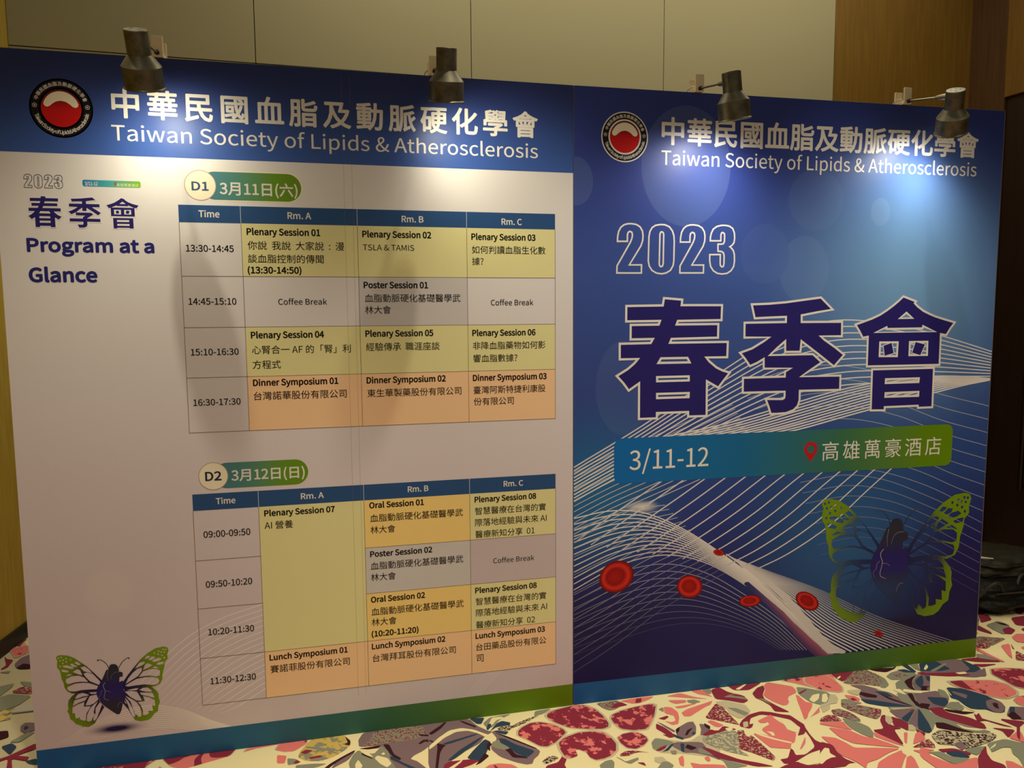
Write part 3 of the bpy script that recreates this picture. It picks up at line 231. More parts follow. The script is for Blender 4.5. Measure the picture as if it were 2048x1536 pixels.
CARPET = [
 ["cream",[[-1.743,-0.169],[-1.122,0.012],[0.003,0.01],[1.905,-0.03],[2.346,0.381],[2.645,0.223],[1.325,-0.902]]],
 ["sand",[[-2.464,0.875],[-2.429,1.267],[-1.877,-0.059],[-2.033,-0.124]]],
 ["salmon",[[-1.122,0.003],[-1.025,0.002],[-1.029,-0.024],[-1.068,-0.059],[-1.101,-0.056],[-1.135,-0.036]]],
 ["moss",[[-1.024,-0.021],[-1.011,0.002],[-0.893,0.001],[-0.87,-0.037],[-0.869,-0.068],[-0.89,-0.097],[-0.925,-0.127],[-0.973,-0.143],[-1.024,-0.131],[-1.052,-0.101],[-1.046,-0.064]]],
 ["sage",[[-1.028,-0.039],[-0.987,-0.052],[-0.926,-0.084],[-0.895,-0.093],[-0.915,-0.096],[-0.964,-0.082],[-1.028,-0.049]]],
 ["wine",[[-0.89,-0.007],[-0.869,-0.043],[-0.873,-0.072],[-0.896,-0.057],[-0.879,-0.051]]],
 ["crimson",[[-1.046,-0.074],[-1.027,-0.059],[-1.002,-0.07],[-1.026,-0.089]]],
 ["crimson",[[-1.017,-0.11],[-0.974,-0.106],[-0.968,-0.119],[-1.006,-0.122]]],
 ["sage",[[-1.089,-0.097],[-1.059,-0.109],[-1.04,-0.132],[-1.057,-0.141],[-1.084,-0.14]]],
 ["crimson",[[-1.066,-0.128],[-1.054,-0.117],[-1.04,-0.132],[-1.057,-0.139]]],
 ["coral",[[-1.126,-0.069],[-1.091,-0.082],[-1.095,-0.128],[-1.122,-0.121]]],
 ["sage",[[-1.057,-0.146],[-0.999,-0.151],[-0.951,-0.162],[-0.977,-0.174],[-1.021,-0.182],[-1.055,-0.173]]],
 ["mauve",[[-0.824,-0.002],[-0.781,0.003],[-0.534,0.003],[-0.547,-0.105],[-0.582,-0.137],[-0.656,-0.201],[-0.632,-0.239],[-0.609,-0.28],[-0.719,-0.254],[-0.737,-0.195],[-0.765,-0.098],[-0.84,-0.09],[-0.842,-0.044]]],
 ["fleck",[[-0.784,-0.001],[-0.696,0.004],[-0.6,-0.008],[-0.594,-0.063],[-0.64,-0.088],[-0.731,-0.086],[-0.832,-0.092],[-0.797,-0.05]]],
 ["wine",[[-0.538,-0.028],[-0.586,-0.07],[-0.622,-0.056],[-0.618,-0.07],[-0.584,-0.082],[-0.54,-0.049]]],
 ["wine",[[-0.63,-0.118],[-0.609,-0.098],[-0.589,-0.1],[-0.57,-0.12],[-0.584,-0.126],[-0.602,-0.11],[-0.62,-0.123]]],
 ["wine",[[-0.754,-0.091],[-0.732,-0.098],[-0.719,-0.162],[-0.696,-0.191],[-0.7,-0.204],[-0.725,-0.175],[-0.742,-0.133]]],
 ["navy",[[-0.763,-0.161],[-0.722,-0.176],[-0.695,-0.215],[-0.645,-0.265],[-0.662,-0.268],[-0.711,-0.211]]],
 ["cream",[[-0.543,-0.096],[-0.545,-0.116],[-0.597,-0.168],[-0.611,-0.193],[-0.614,-0.225],[-0.607,-0.281],[-0.616,-0.267],[-0.641,-0.223],[-0.664,-0.204],[-0.649,-0.186],[-0.617,-0.168]]],
 ["sage",[[-0.843,-0.108],[-0.789,-0.145],[-0.76,-0.099],[-0.737,-0.139],[-0.732,-0.197],[-0.718,-0.236],[-0.725,-0.257],[-0.871,-0.222],[-0.877,-0.176],[-0.86,-0.128]]],
 ["cream",[[-0.838,-0.114],[-0.811,-0.123],[-0.79,-0.164],[-0.817,-0.143]]],
 ["cream",[[-0.808,-0.112],[-0.791,-0.106],[-0.772,-0.125],[-0.789,-0.131],[-0.805,-0.122]]],
 ["cream",[[-0.788,-0.169],[-0.776,-0.156],[-0.742,-0.18],[-0.73,-0.215],[-0.747,-0.234],[-0.77,-0.206]]],
 ["cream",[[-0.855,-0.19],[-0.844,-0.165],[-0.829,-0.205],[-0.84,-0.225],[-0.854,-0.222]]],
 ["cream",[[-0.763,-0.147],[-0.753,-0.142],[-0.749,-0.155],[-0.76,-0.157]]],
 ["wine",[[-0.843,-0.099],[-0.762,-0.096],[-0.769,-0.112],[-0.808,-0.112]]],
 ["wine",[[-0.833,-0.125],[-0.79,-0.173],[-0.798,-0.171],[-0.83,-0.14]]],
 ["wine",[[-0.86,-0.107],[-0.852,-0.106],[-0.879,-0.161],[-0.924,-0.169],[-0.95,-0.199],[-0.966,-0.195],[-0.94,-0.165],[-0.898,-0.133]]],
 ["mauve",[[-0.854,-0.115],[-0.879,-0.161],[-0.94,-0.201],[-0.924,-0.169],[-0.89,-0.14]]],
 ["mauve",[[-0.578,0.006],[-0.512,0.001],[-0.421,0.002],[-0.4,-0.053],[-0.368,-0.093],[-0.35,-0.108],[-0.384,-0.131],[-0.409,-0.17],[-0.506,-0.225],[-0.557,-0.294],[-0.61,-0.282]]],
 ["wine",[[-0.585,-0.062],[-0.536,-0.02],[-0.519,-0.002],[-0.508,-0.002],[-0.536,-0.042],[-0.575,-0.075]]],
 ["wine",[[-0.461,0.0],[-0.442,-0.015],[-0.401,-0.058],[-0.408,-0.065],[-0.447,-0.025]]],
 ["navy",[[-0.421,0.002],[-0.36,-0.004],[-0.381,-0.047],[-0.398,-0.043]]],
 ["navy",[[-0.545,-0.138],[-0.409,-0.104],[-0.407,-0.112],[-0.527,-0.15]]],
 ["navy",[[-0.54,-0.245],[-0.487,-0.191],[-0.402,-0.132],[-0.387,-0.13],[-0.446,-0.186],[-0.518,-0.245]]],
 ["navy",[[-0.471,-0.247],[-0.438,-0.203],[-0.387,-0.146],[-0.368,-0.17],[-0.389,-0.215],[-0.406,-0.249],[-0.428,-0.276]]],
 ["wine",[[-0.587,-0.103],[-0.556,-0.135],[-0.53,-0.151],[-0.543,-0.163],[-0.558,-0.193],[-0.578,-0.289],[-0.587,-0.287],[-0.564,-0.163],[-0.562,-0.139],[-0.588,-0.112]]],
 ["wine",[[-0.38,-0.168],[-0.356,-0.193],[-0.376,-0.193],[-0.382,-0.226],[-0.392,-0.204]]],
 ["wine",[[-0.403,-0.23],[-0.39,-0.252],[-0.427,-0.285],[-0.448,-0.294],[-0.434,-0.275]]],
 ["cream",[[-0.591,-0.142],[-0.549,-0.096],[-0.506,-0.06],[-0.46,-0.055],[-0.416,-0.076],[-0.376,-0.117],[-0.344,-0.135],[-0.338,-0.157],[-0.351,-0.169],[-0.365,-0.169],[-0.38,-0.137],[-0.403,-0.106],[-0.44,-0.078],[-0.484,-0.076],[-0.532,-0.105],[-0.572,-0.146],[-0.594,-0.165]]],
 ["sage",[[-0.363,-0.172],[-0.338,-0.163],[-0.311,-0.204],[-0.31,-0.224],[-0.329,-0.229],[-0.357,-0.213],[-0.373,-0.194]]],
 ["sage",[[-0.374,-0.043],[-0.343,-0.011],[-0.298,-0.005],[-0.254,-0.004],[-0.304,-0.032],[-0.344,-0.077],[-0.363,-0.083],[-0.371,-0.06]]],
 ["cream",[[-0.36,-0.068],[-0.334,-0.013],[-0.3,-0.013],[-0.284,-0.026],[-0.32,-0.034],[-0.341,-0.062]]],
 ["sage",[[-0.16,-0.007],[-0.089,-0.003],[-0.132,-0.034],[-0.172,-0.041]]],
 ["navy",[[-0.369,-0.082],[-0.357,-0.052],[-0.344,-0.053],[-0.35,-0.076],[-0.365,-0.094]]],
 ["navy",[[-0.361,-0.105],[-0.324,-0.055],[-0.3,-0.044],[-0.271,-0.062],[-0.278,-0.082],[-0.33,-0.081],[-0.355,-0.101]]],
 ["navy",[[-0.349,-0.103],[-0.328,-0.103],[-0.29,-0.122],[-0.306,-0.139],[-0.334,-0.117]]],
 ["fleckdark",[[-0.332,-0.091],[-0.299,-0.077],[-0.267,-0.085],[-0.234,-0.065],[-0.152,-0.035],[-0.158,-0.047],[-0.234,-0.088],[-0.263,-0.097],[-0.292,-0.117],[-0.325,-0.103]]],
 ["mauve",[[-0.355,-0.101],[-0.324,-0.125],[-0.213,-0.252],[-0.208,-0.268],[-0.22,-0.289],[-0.241,-0.307],[-0.253,-0.331],[-0.273,-0.331],[-0.307,-0.31],[-0.354,-0.266],[-0.375,-0.218],[-0.373,-0.194],[-0.342,-0.156]]],
 ["sage",[[-0.363,-0.172],[-0.338,-0.163],[-0.311,-0.204],[-0.31,-0.224],[-0.329,-0.229],[-0.357,-0.213],[-0.373,-0.194]]],
 ["navy",[[-0.336,-0.153],[-0.314,-0.163],[-0.285,-0.205],[-0.224,-0.261],[-0.261,-0.293],[-0.293,-0.262],[-0.314,-0.213],[-0.336,-0.183]]],
 ["wine",[[-0.329,-0.229],[-0.307,-0.224],[-0.297,-0.265],[-0.26,-0.291],[-0.262,-0.297],[-0.312,-0.281],[-0.321,-0.245]]],
 ["wine",[[-0.35,-0.108],[-0.3,-0.151],[-0.214,-0.247],[-0.221,-0.249],[-0.307,-0.157]]],
 ["pebble",[[-0.255,-0.125],[-0.234,-0.104],[-0.199,-0.085],[-0.162,-0.086],[-0.119,-0.11],[-0.088,-0.15],[-0.084,-0.177],[-0.11,-0.202],[-0.142,-0.23],[-0.176,-0.246],[-0.202,-0.235],[-0.234,-0.187],[-0.262,-0.155]]],
 ["crimson",[[-0.223,-0.375],[-0.206,-0.352],[-0.164,-0.344],[-0.136,-0.309],[-0.129,-0.334],[-0.146,-0.362],[-0.145,-0.393]]],
 ["fleckdark",[[-0.218,-0.326],[-0.192,-0.305],[-0.164,-0.304],[-0.155,-0.323],[-0.185,-0.339],[-0.212,-0.346]]],
 ["crimson",[[-0.553,-0.264],[-0.532,-0.251],[-0.458,-0.255],[-0.428,-0.271],[-0.458,-0.287],[-0.498,-0.3],[-0.56,-0.294]]],
 ["cream",[[-0.552,-0.296],[-0.482,-0.247],[-0.493,-0.265],[-0.528,-0.297]]],
 ["salmon",[[-0.423,-0.322],[-0.397,-0.302],[-0.361,-0.303],[-0.323,-0.319],[-0.305,-0.35]]],
 ["pebble",[[-0.125,-0.054],[-0.108,-0.026],[-0.063,-0.015],[0.006,-0.001],[0.045,-0.013],[0.075,-0.048],[0.09,-0.101],[0.093,-0.154],[0.084,-0.177],[0.059,-0.186],[0.011,-0.176],[-0.06,-0.15],[-0.095,-0.114],[-0.114,-0.088]]],
 ["pebble",[[0.126,-0.104],[0.173,-0.083],[0.239,-0.071],[0.305,-0.065],[0.32,-0.08],[0.286,-0.143],[0.247,-0.196],[0.22,-0.225],[0.17,-0.223],[0.126,-0.202],[0.113,-0.159],[0.113,-0.127]]],
 ["pebble",[[-0.132,-0.237],[-0.1,-0.207],[-0.037,-0.188],[0.013,-0.193],[0.051,-0.209],[0.068,-0.247],[0.073,-0.286],[0.057,-0.328],[0.028,-0.352],[-0.005,-0.362],[-0.032,-0.362],[-0.047,-0.343],[-0.05,-0.311],[-0.07,-0.289],[-0.082,-0.29],[-0.085,-0.325],[-0.111,-0.332],[-0.13,-0.323],[-0.135,-0.277]]],
 ["pebble",[[0.092,-0.253],[0.119,-0.235],[0.158,-0.232],[0.184,-0.246],[0.196,-0.273],[0.193,-0.296],[0.164,-0.322],[0.13,-0.334],[0.102,-0.321],[0.09,-0.286]]],
 ["sand",[[0.201,-0.308],[0.228,-0.286],[0.285,-0.318],[0.322,-0.327],[0.389,-0.31],[0.472,-0.315],[0.392,-0.461],[0.363,-0.437],[0.286,-0.401],[0.209,-0.378],[0.188,-0.351]]],
 ["fleck",[[0.093,-0.008],[0.159,-0.007],[0.184,-0.007],[0.213,-0.051],[0.185,-0.053],[0.147,-0.071],[0.128,-0.072],[0.108,-0.051]]],
 ["crimson",[[0.162,-0.03],[0.196,-0.024],[0.213,-0.051],[0.177,-0.056],[0.139,-0.058]]],
 ["coral",[[0.193,-0.015],[0.265,-0.009],[0.343,-0.013],[0.312,-0.032],[0.264,-0.049],[0.234,-0.045],[0.215,-0.032]]],
 ["crimson",[[0.263,-0.014],[0.288,-0.015],[0.272,-0.045],[0.247,-0.045]]],
 ["coral",[[0.389,-0.025],[0.456,-0.014],[0.5,-0.057],[0.547,-0.084],[0.495,-0.068],[0.441,-0.046]]],
 ["coral",[[0.385,-0.055],[0.455,-0.07],[0.449,-0.088],[0.404,-0.089],[0.389,-0.074]]],
 ["coral",[[0.386,-0.107],[0.444,-0.104],[0.489,-0.104],[0.423,-0.121],[0.398,-0.121]]],
 ["coral",[[0.395,-0.153],[0.429,-0.134],[0.484,-0.119],[0.558,-0.1],[0.535,-0.126],[0.507,-0.136],[0.451,-0.166],[0.417,-0.185],[0.394,-0.179]]],
 ["coral",[[0.507,-0.011],[0.556,-0.011],[0.572,-0.075],[0.547,-0.054],[0.527,-0.043]]],
 ["sage",[[0.457,-0.073],[0.491,-0.075],[0.509,-0.097],[0.469,-0.104],[0.455,-0.09]]],
 ["sage",[[0.556,-0.011],[0.596,-0.012],[0.579,-0.05],[0.563,-0.049]]],
 ["coral",[[0.346,-0.097],[0.374,-0.107],[0.384,-0.145],[0.371,-0.184],[0.35,-0.221],[0.324,-0.225],[0.307,-0.19],[0.327,-0.205],[0.348,-0.2],[0.358,-0.165],[0.338,-0.15],[0.331,-0.137]]],
 ["crimson",[[0.289,-0.17],[0.333,-0.159],[0.334,-0.17],[0.309,-0.185]]],
 ["sage",[[0.32,-0.107],[0.343,-0.099],[0.331,-0.132],[0.321,-0.119]]],
 ["crimson",[[0.268,-0.199],[0.288,-0.231],[0.3,-0.269],[0.3,-0.3],[0.277,-0.288],[0.265,-0.256],[0.253,-0.233]]],
 ["mauve",[[0.275,-0.187],[0.29,-0.207],[0.318,-0.263],[0.308,-0.271],[0.291,-0.232]]],
 ["crimson",[[0.259,-0.269],[0.298,-0.298],[0.277,-0.3]]],
 ["cream",[[0.296,-0.326],[0.318,-0.336],[0.348,-0.333],[0.389,-0.31],[0.414,-0.282],[0.426,-0.244],[0.419,-0.217],[0.411,-0.256],[0.383,-0.299],[0.352,-0.32],[0.322,-0.327]]],
 ["mauve",[[0.32,-0.259],[0.346,-0.24],[0.387,-0.22],[0.411,-0.22],[0.406,-0.255],[0.383,-0.299],[0.351,-0.315],[0.323,-0.318],[0.308,-0.295]]],
 ["navy",[[0.301,-0.274],[0.308,-0.29],[0.328,-0.314],[0.319,-0.322],[0.299,-0.303]]],
 ["wine",[[0.322,-0.254],[0.346,-0.24],[0.331,-0.267],[0.314,-0.282]]],
 ["navy",[[0.367,-0.295],[0.383,-0.282],[0.384,-0.294],[0.372,-0.303]]],
 ["wine",[[0.339,-0.298],[0.362,-0.269],[0.393,-0.257],[0.371,-0.276],[0.347,-0.3]]],
 ["mauve",[[0.426,-0.239],[0.459,-0.257],[0.45,-0.285],[0.417,-0.307],[0.394,-0.311],[0.415,-0.277]]],
 ["wine",[[0.447,-0.239],[0.459,-0.268],[0.444,-0.284],[0.438,-0.262]]],
 ["crimson",[[0.4,-0.312],[0.435,-0.292],[0.482,-0.298],[0.47,-0.32],[0.426,-0.319]]],
 ["sage",[[0.199,-0.312],[0.224,-0.289],[0.256,-0.307],[0.281,-0.327],[0.254,-0.343],[0.202,-0.363],[0.19,-0.346]]],
 ["crimson",[[0.194,-0.361],[0.221,-0.345],[0.25,-0.338],[0.233,-0.357],[0.209,-0.367]]],
 ["mauve",[[0.261,-0.345],[0.289,-0.329],[0.38,-0.351],[0.379,-0.396],[0.402,-0.442],[0.39,-0.465],[0.365,-0.433],[0.323,-0.405],[0.288,-0.397],[0.271,-0.366]]],
 ["navy",[[0.229,-0.365],[0.265,-0.337],[0.282,-0.332],[0.266,-0.347],[0.238,-0.372],[0.211,-0.374]]],
 ["navy",[[0.299,-0.341],[0.314,-0.344],[0.29,-0.393],[0.281,-0.387]]],
 ["wine",[[0.322,-0.351],[0.347,-0.38],[0.32,-0.389],[0.304,-0.369]]],
 ["coral",[[0.254,-0.42],[0.277,-0.408],[0.268,-0.436],[0.251,-0.47],[0.242,-0.456]]],
 ["coral",[[0.282,-0.452],[0.316,-0.473],[0.377,-0.488],[0.363,-0.514],[0.278,-0.493]]],
 ["coral",[[0.346,-0.437],[0.361,-0.437],[0.36,-0.454],[0.347,-0.462]]],
 ["sage",[[-0.03,-0.394],[-0.002,-0.376],[0.023,-0.373],[0.027,-0.391],[0.01,-0.429],[-0.031,-0.419]]],
 ["sage",[[0.042,-0.36],[0.057,-0.377],[0.066,-0.396],[0.118,-0.383],[0.116,-0.395],[0.079,-0.412],[0.065,-0.4]]],
 ["sand",[[0.173,-0.396],[0.203,-0.399],[0.209,-0.426],[0.182,-0.437],[0.165,-0.42]]],
 ["sage",[[0.19,-0.426],[0.211,-0.429],[0.221,-0.455],[0.2,-0.475],[0.152,-0.463]]],
 ["fleckred",[[0.062,-0.352],[0.089,-0.338],[0.121,-0.341],[0.171,-0.369],[0.143,-0.356],[0.116,-0.356],[0.089,-0.367],[0.06,-0.362]]],
 ["crimson",[[0.104,-0.41],[0.127,-0.415],[0.126,-0.436],[0.111,-0.42]]],
 ["sage",[[0.245,-0.373],[0.267,-0.376],[0.258,-0.399],[0.241,-0.395]]],
 ["crimson",[[0.59,-0.022],[0.635,-0.01],[0.652,-0.055],[0.699,-0.095],[0.698,-0.133],[0.668,-0.148],[0.619,-0.114],[0.574,-0.092]]],
 ["sage",[[0.613,-0.085],[0.669,-0.07],[0.696,-0.111],[0.698,-0.128],[0.652,-0.1]]],
 ["crimson",[[0.646,-0.076],[0.683,-0.079],[0.699,-0.106],[0.669,-0.093]]],
 ["sand",[[0.564,-0.112],[0.602,-0.11],[0.668,-0.159],[0.664,-0.206],[0.635,-0.235],[0.593,-0.245],[0.574,-0.205],[0.581,-0.17],[0.562,-0.133]]],
 ["sage",[[0.586,-0.161],[0.621,-0.174],[0.651,-0.218],[0.624,-0.232],[0.608,-0.208]]],
 ["fleckred",[[0.559,-0.122],[0.573,-0.157],[0.571,-0.199],[0.572,-0.26],[0.57,-0.284],[0.522,-0.248],[0.466,-0.209],[0.514,-0.164]]],
 ["crimson",[[0.501,-0.203],[0.513,-0.198],[0.516,-0.209],[0.502,-0.218]]],
 ["coral",[[0.463,-0.233],[0.483,-0.228],[0.513,-0.27],[0.49,-0.279],[0.475,-0.271]]],
 ["crimson",[[0.402,-0.315],[0.45,-0.284],[0.469,-0.303],[0.508,-0.274],[0.545,-0.307],[0.532,-0.309],[0.504,-0.302],[0.47,-0.317],[0.418,-0.319]]],
 ["fleckgrey",[[0.396,-0.323],[0.447,-0.316],[0.512,-0.304],[0.538,-0.319],[0.517,-0.375],[0.488,-0.425],[0.504,-0.472],[0.442,-0.427],[0.408,-0.389],[0.384,-0.356]]],
 ["fleckred",[[0.54,-0.315],[0.568,-0.317],[0.556,-0.352],[0.579,-0.357],[0.585,-0.422],[0.588,-0.496],[0.57,-0.512],[0.553,-0.492],[0.525,-0.456],[0.49,-0.421],[0.519,-0.366]]],
 ["cream",[[0.504,-0.292],[0.532,-0.289],[0.532,-0.304],[0.51,-0.317]]],
 ["cream",[[0.568,-0.317],[0.604,-0.316],[0.581,-0.353],[0.559,-0.362],[0.558,-0.343]]],
 ["crimson",[[0.674,-0.01],[0.756,-0.009],[0.828,-0.011],[0.817,-0.024],[0.746,-0.06],[0.705,-0.053],[0.683,-0.045]]],
 ["cream",[[0.692,-0.041],[0.755,-0.012],[0.759,-0.016],[0.706,-0.05]]],
 ["crimson",[[0.742,-0.088],[0.786,-0.052],[0.823,-0.04],[0.811,-0.07],[0.777,-0.108],[0.767,-0.139],[0.782,-0.186],[0.809,-0.249],[0.783,-0.242],[0.754,-0.23],[0.762,-0.187],[0.75,-0.146],[0.736,-0.123]]],
 ["sage",[[0.746,-0.128],[0.767,-0.139],[0.771,-0.184],[0.761,-0.16]]],
 ["coral",[[0.827,-0.038],[0.855,-0.021],[0.896,-0.049],[0.935,-0.076],[0.932,-0.105],[0.921,-0.125],[0.874,-0.142],[0.855,-0.166],[0.851,-0.181],[0.831,-0.198],[0.811,-0.199],[0.791,-0.167],[0.779,-0.131],[0.78,-0.108],[0.807,-0.081]]],
 ["coral",[[0.908,-0.139],[0.916,-0.147],[0.914,-0.197],[0.935,-0.212],[0.913,-0.239],[0.871,-0.276],[0.853,-0.298],[0.83,-0.312],[0.863,-0.238],[0.884,-0.189]]],
 ["coral",[[0.945,-0.242],[0.92,-0.278],[0.877,-0.293],[0.858,-0.304],[0.907,-0.27]]],
 ["salmon",[[0.924,-0.022],[0.973,-0.014],[1.159,-0.017],[1.172,-0.023],[1.076,-0.152],[1.013,-0.101],[0.963,-0.053]]],
 ["sage",[[0.948,-0.085],[0.982,-0.099],[1.055,-0.158],[0.996,-0.238],[0.955,-0.228],[0.93,-0.201],[0.924,-0.149],[0.927,-0.127]]],
 ["crimson",[[0.923,-0.132],[0.975,-0.109],[0.977,-0.116],[0.931,-0.139]]],
 ["cream",[[0.938,-0.186],[0.975,-0.156],[1.01,-0.153],[0.979,-0.19],[0.943,-0.209]]],
 ["cream",[[1.017,-0.16],[1.038,-0.159],[1.016,-0.199],[0.99,-0.22],[0.977,-0.212]]],
 ["sand",[[0.951,-0.238],[1.002,-0.229],[0.976,-0.265],[0.93,-0.285]]],
 ["crimson",[[0.572,-0.28],[0.598,-0.256],[0.645,-0.227],[0.7,-0.217],[0.735,-0.231],[0.766,-0.254],[0.796,-0.269],[0.804,-0.311],[0.81,-0.337],[0.801,-0.359],[0.791,-0.399],[0.786,-0.439],[0.815,-0.482],[0.796,-0.508],[0.778,-0.49],[0.718,-0.502],[0.648,-0.531],[0.62,-0.541],[0.596,-0.535],[0.596,-0.51],[0.627,-0.51],[0.671,-0.46],[0.673,-0.474],[0.663,-0.501],[0.699,-0.506],[0.761,-0.473],[0.78,-0.415],[0.787,-0.379],[0.771,-0.394],[0.742,-0.397],[0.772,-0.366],[0.782,-0.335],[0.779,-0.295],[0.732,-0.258],[0.688,-0.237],[0.637,-0.251],[0.609,-0.288],[0.627,-0.288],[0.609,-0.308],[0.593,-0.314],[0.568,-0.293]]],
 ["coral",[[0.653,-0.274],[0.685,-0.262],[0.727,-0.247],[0.724,-0.276],[0.735,-0.324],[0.726,-0.355],[0.748,-0.38],[0.708,-0.43],[0.691,-0.434],[0.668,-0.464],[0.629,-0.45],[0.602,-0.44],[0.594,-0.389],[0.589,-0.346],[0.619,-0.358],[0.642,-0.377],[0.634,-0.333],[0.647,-0.322],[0.684,-0.306],[0.687,-0.287],[0.673,-0.294],[0.655,-0.29]]],
 ["cream",[[0.594,-0.342],[0.622,-0.363],[0.657,-0.399],[0.697,-0.429],[0.69,-0.436],[0.644,-0.401],[0.612,-0.37]]],
 ["cream",[[0.645,-0.345],[0.667,-0.355],[0.662,-0.377],[0.651,-0.377],[0.652,-0.361]]],
 ["sand",[[0.593,-0.27],[0.615,-0.268],[0.598,-0.301],[0.575,-0.305]]],
 ["cream",[[0.736,-0.294],[0.754,-0.309],[0.779,-0.33],[0.783,-0.355],[0.751,-0.38],[0.729,-0.356],[0.735,-0.324]]],
 ["sage",[[0.352,-0.379],[0.371,-0.406],[0.387,-0.452],[0.435,-0.488],[0.471,-0.517],[0.391,-0.518],[0.399,-0.476],[0.383,-0.434],[0.336,-0.41]]],
 ["crimson",[[0.364,-0.378],[0.384,-0.392],[0.414,-0.429],[0.457,-0.477],[0.515,-0.512],[0.554,-0.541],[0.493,-0.527],[0.437,-0.485],[0.387,-0.452],[0.371,-0.406]]],
 ["coral",[[0.308,-0.47],[0.358,-0.482],[0.389,-0.494],[0.389,-0.518],[0.295,-0.495]]],
 ["coral",[[0.342,-0.441],[0.359,-0.435],[0.356,-0.461],[0.344,-0.462]]],
 ["coral",[[0.751,-0.422],[0.765,-0.411],[0.74,-0.446],[0.705,-0.473],[0.7,-0.472]]],
 ["crimson",[[0.596,-0.543],[0.646,-0.535],[0.662,-0.559],[0.711,-0.567],[0.758,-0.541],[0.778,-0.537],[0.731,-0.6],[0.554,-0.557]]],
 ["cream",[[0.646,-0.539],[0.708,-0.517],[0.747,-0.509],[0.788,-0.484],[0.799,-0.504],[0.772,-0.54],[0.721,-0.561],[0.67,-0.563]]],
 ["salmon",[[1.06,0.013],[1.11,-0.016],[1.132,-0.018],[1.14,-0.068],[1.132,-0.132],[1.112,-0.159],[1.089,-0.16],[1.056,-0.142],[1.031,-0.126],[1.004,-0.062]]],
 ["crimson",[[1.159,-0.021],[1.236,-0.015],[1.28,-0.019],[1.165,-0.094],[1.157,-0.065]]],
 ["cream",[[1.16,-0.059],[1.187,-0.045],[1.187,-0.052],[1.161,-0.07]]],
 ["fleck",[[1.158,-0.099],[1.277,-0.022],[1.329,-0.02],[1.35,-0.071],[1.34,-0.123],[1.295,-0.165],[1.233,-0.13],[1.177,-0.117]]],
 ["sage",[[1.35,-0.071],[1.356,-0.114],[1.335,-0.161],[1.301,-0.179],[1.284,-0.169],[1.328,-0.134]]],
 ["wine",[[1.34,-0.016],[1.442,-0.012],[1.502,-0.015],[1.458,-0.048],[1.4,-0.066],[1.362,-0.046]]],
 ["sage",[[1.41,-0.011],[1.489,-0.016],[1.46,-0.041],[1.408,-0.029]]],
 ["sage",[[1.374,-0.097],[1.417,-0.073],[1.476,-0.063],[1.521,-0.106],[1.47,-0.128],[1.418,-0.135],[1.374,-0.128]]],
 ["navy",[[1.46,-0.059],[1.498,-0.061],[1.52,-0.098],[1.475,-0.087]]],
 ["fleck",[[1.405,-0.091],[1.454,-0.089],[1.471,-0.114],[1.421,-0.123]]],
 ["navy",[[1.512,-0.018],[1.543,-0.018],[1.531,-0.094],[1.513,-0.097],[1.512,-0.054]]],
 ["sage",[[1.551,-0.027],[1.595,-0.027],[1.553,-0.092],[1.542,-0.069]]],
 ["navy",[[1.598,-0.031],[1.663,-0.025],[1.587,-0.108],[1.553,-0.092]]],
 ["crimson",[[1.526,-0.1],[1.554,-0.1],[1.576,-0.119],[1.566,-0.13],[1.532,-0.119]]],
 ["sage",[[1.376,-0.148],[1.509,-0.11],[1.581,-0.113],[1.227,-0.496],[1.203,-0.467],[1.188,-0.392],[1.203,-0.308],[1.234,-0.28],[1.303,-0.267],[1.329,-0.211]]],
 ["mauve",[[1.173,-0.122],[1.229,-0.136],[1.263,-0.176],[1.29,-0.214],[1.306,-0.28],[1.311,-0.331],[1.211,-0.307],[1.145,-0.259],[1.149,-0.218],[1.168,-0.185],[1.197,-0.167]]],
 ["sage",[[1.31,-0.226],[1.339,-0.251],[1.31,-0.328],[1.29,-0.282]]],
 ["wine",[[1.177,-0.178],[1.226,-0.221],[1.211,-0.239],[1.173,-0.223],[1.16,-0.195]]],
 ["navy",[[1.141,-0.228],[1.187,-0.251],[1.234,-0.28],[1.308,-0.331],[1.202,-0.305],[1.141,-0.264]]],
 ["navy",[[1.237,-0.189],[1.278,-0.211],[1.282,-0.25],[1.253,-0.237]]],
 ["wine",[[1.241,-0.203],[1.276,-0.273],[1.31,-0.328],[1.289,-0.311],[1.251,-0.26]]],
 ["sage",[[1.374,-0.151],[1.416,-0.155],[1.423,-0.189],[1.399,-0.228],[1.366,-0.195]]],
 ["wine",[[1.417,-0.149],[1.508,-0.116],[1.457,-0.151],[1.418,-0.195],[1.406,-0.23],[1.394,-0.202]]],
 ["mauve",[[1.437,-0.173],[1.506,-0.123],[1.571,-0.125],[1.466,-0.238],[1.41,-0.225]]],
 ["navy",[[1.469,-0.154],[1.533,-0.122],[1.489,-0.179],[1.441,-0.219],[1.448,-0.182]]],
 ["navy",[[1.541,-0.131],[1.555,-0.142],[1.52,-0.18],[1.517,-0.166]]],
 ["wine",[[1.463,-0.199],[1.49,-0.212],[1.467,-0.219],[1.456,-0.236],[1.424,-0.234]]],
 ["wine",[[1.355,-0.237],[1.377,-0.242],[1.342,-0.3],[1.378,-0.333],[1.348,-0.366],[1.319,-0.33],[1.335,-0.281]]],
 ["mauve",[[1.382,-0.24],[1.447,-0.259],[1.396,-0.314],[1.34,-0.335],[1.344,-0.307]]],
 ["navy",[[1.423,-0.259],[1.442,-0.264],[1.405,-0.304],[1.399,-0.29]]],
 ["cream",[[1.368,-0.203],[1.408,-0.227],[1.461,-0.243],[1.447,-0.259],[1.38,-0.238],[1.351,-0.22]]],
 ["cream",[[1.252,-0.18],[1.29,-0.192],[1.309,-0.244],[1.3,-0.245],[1.292,-0.212]]],
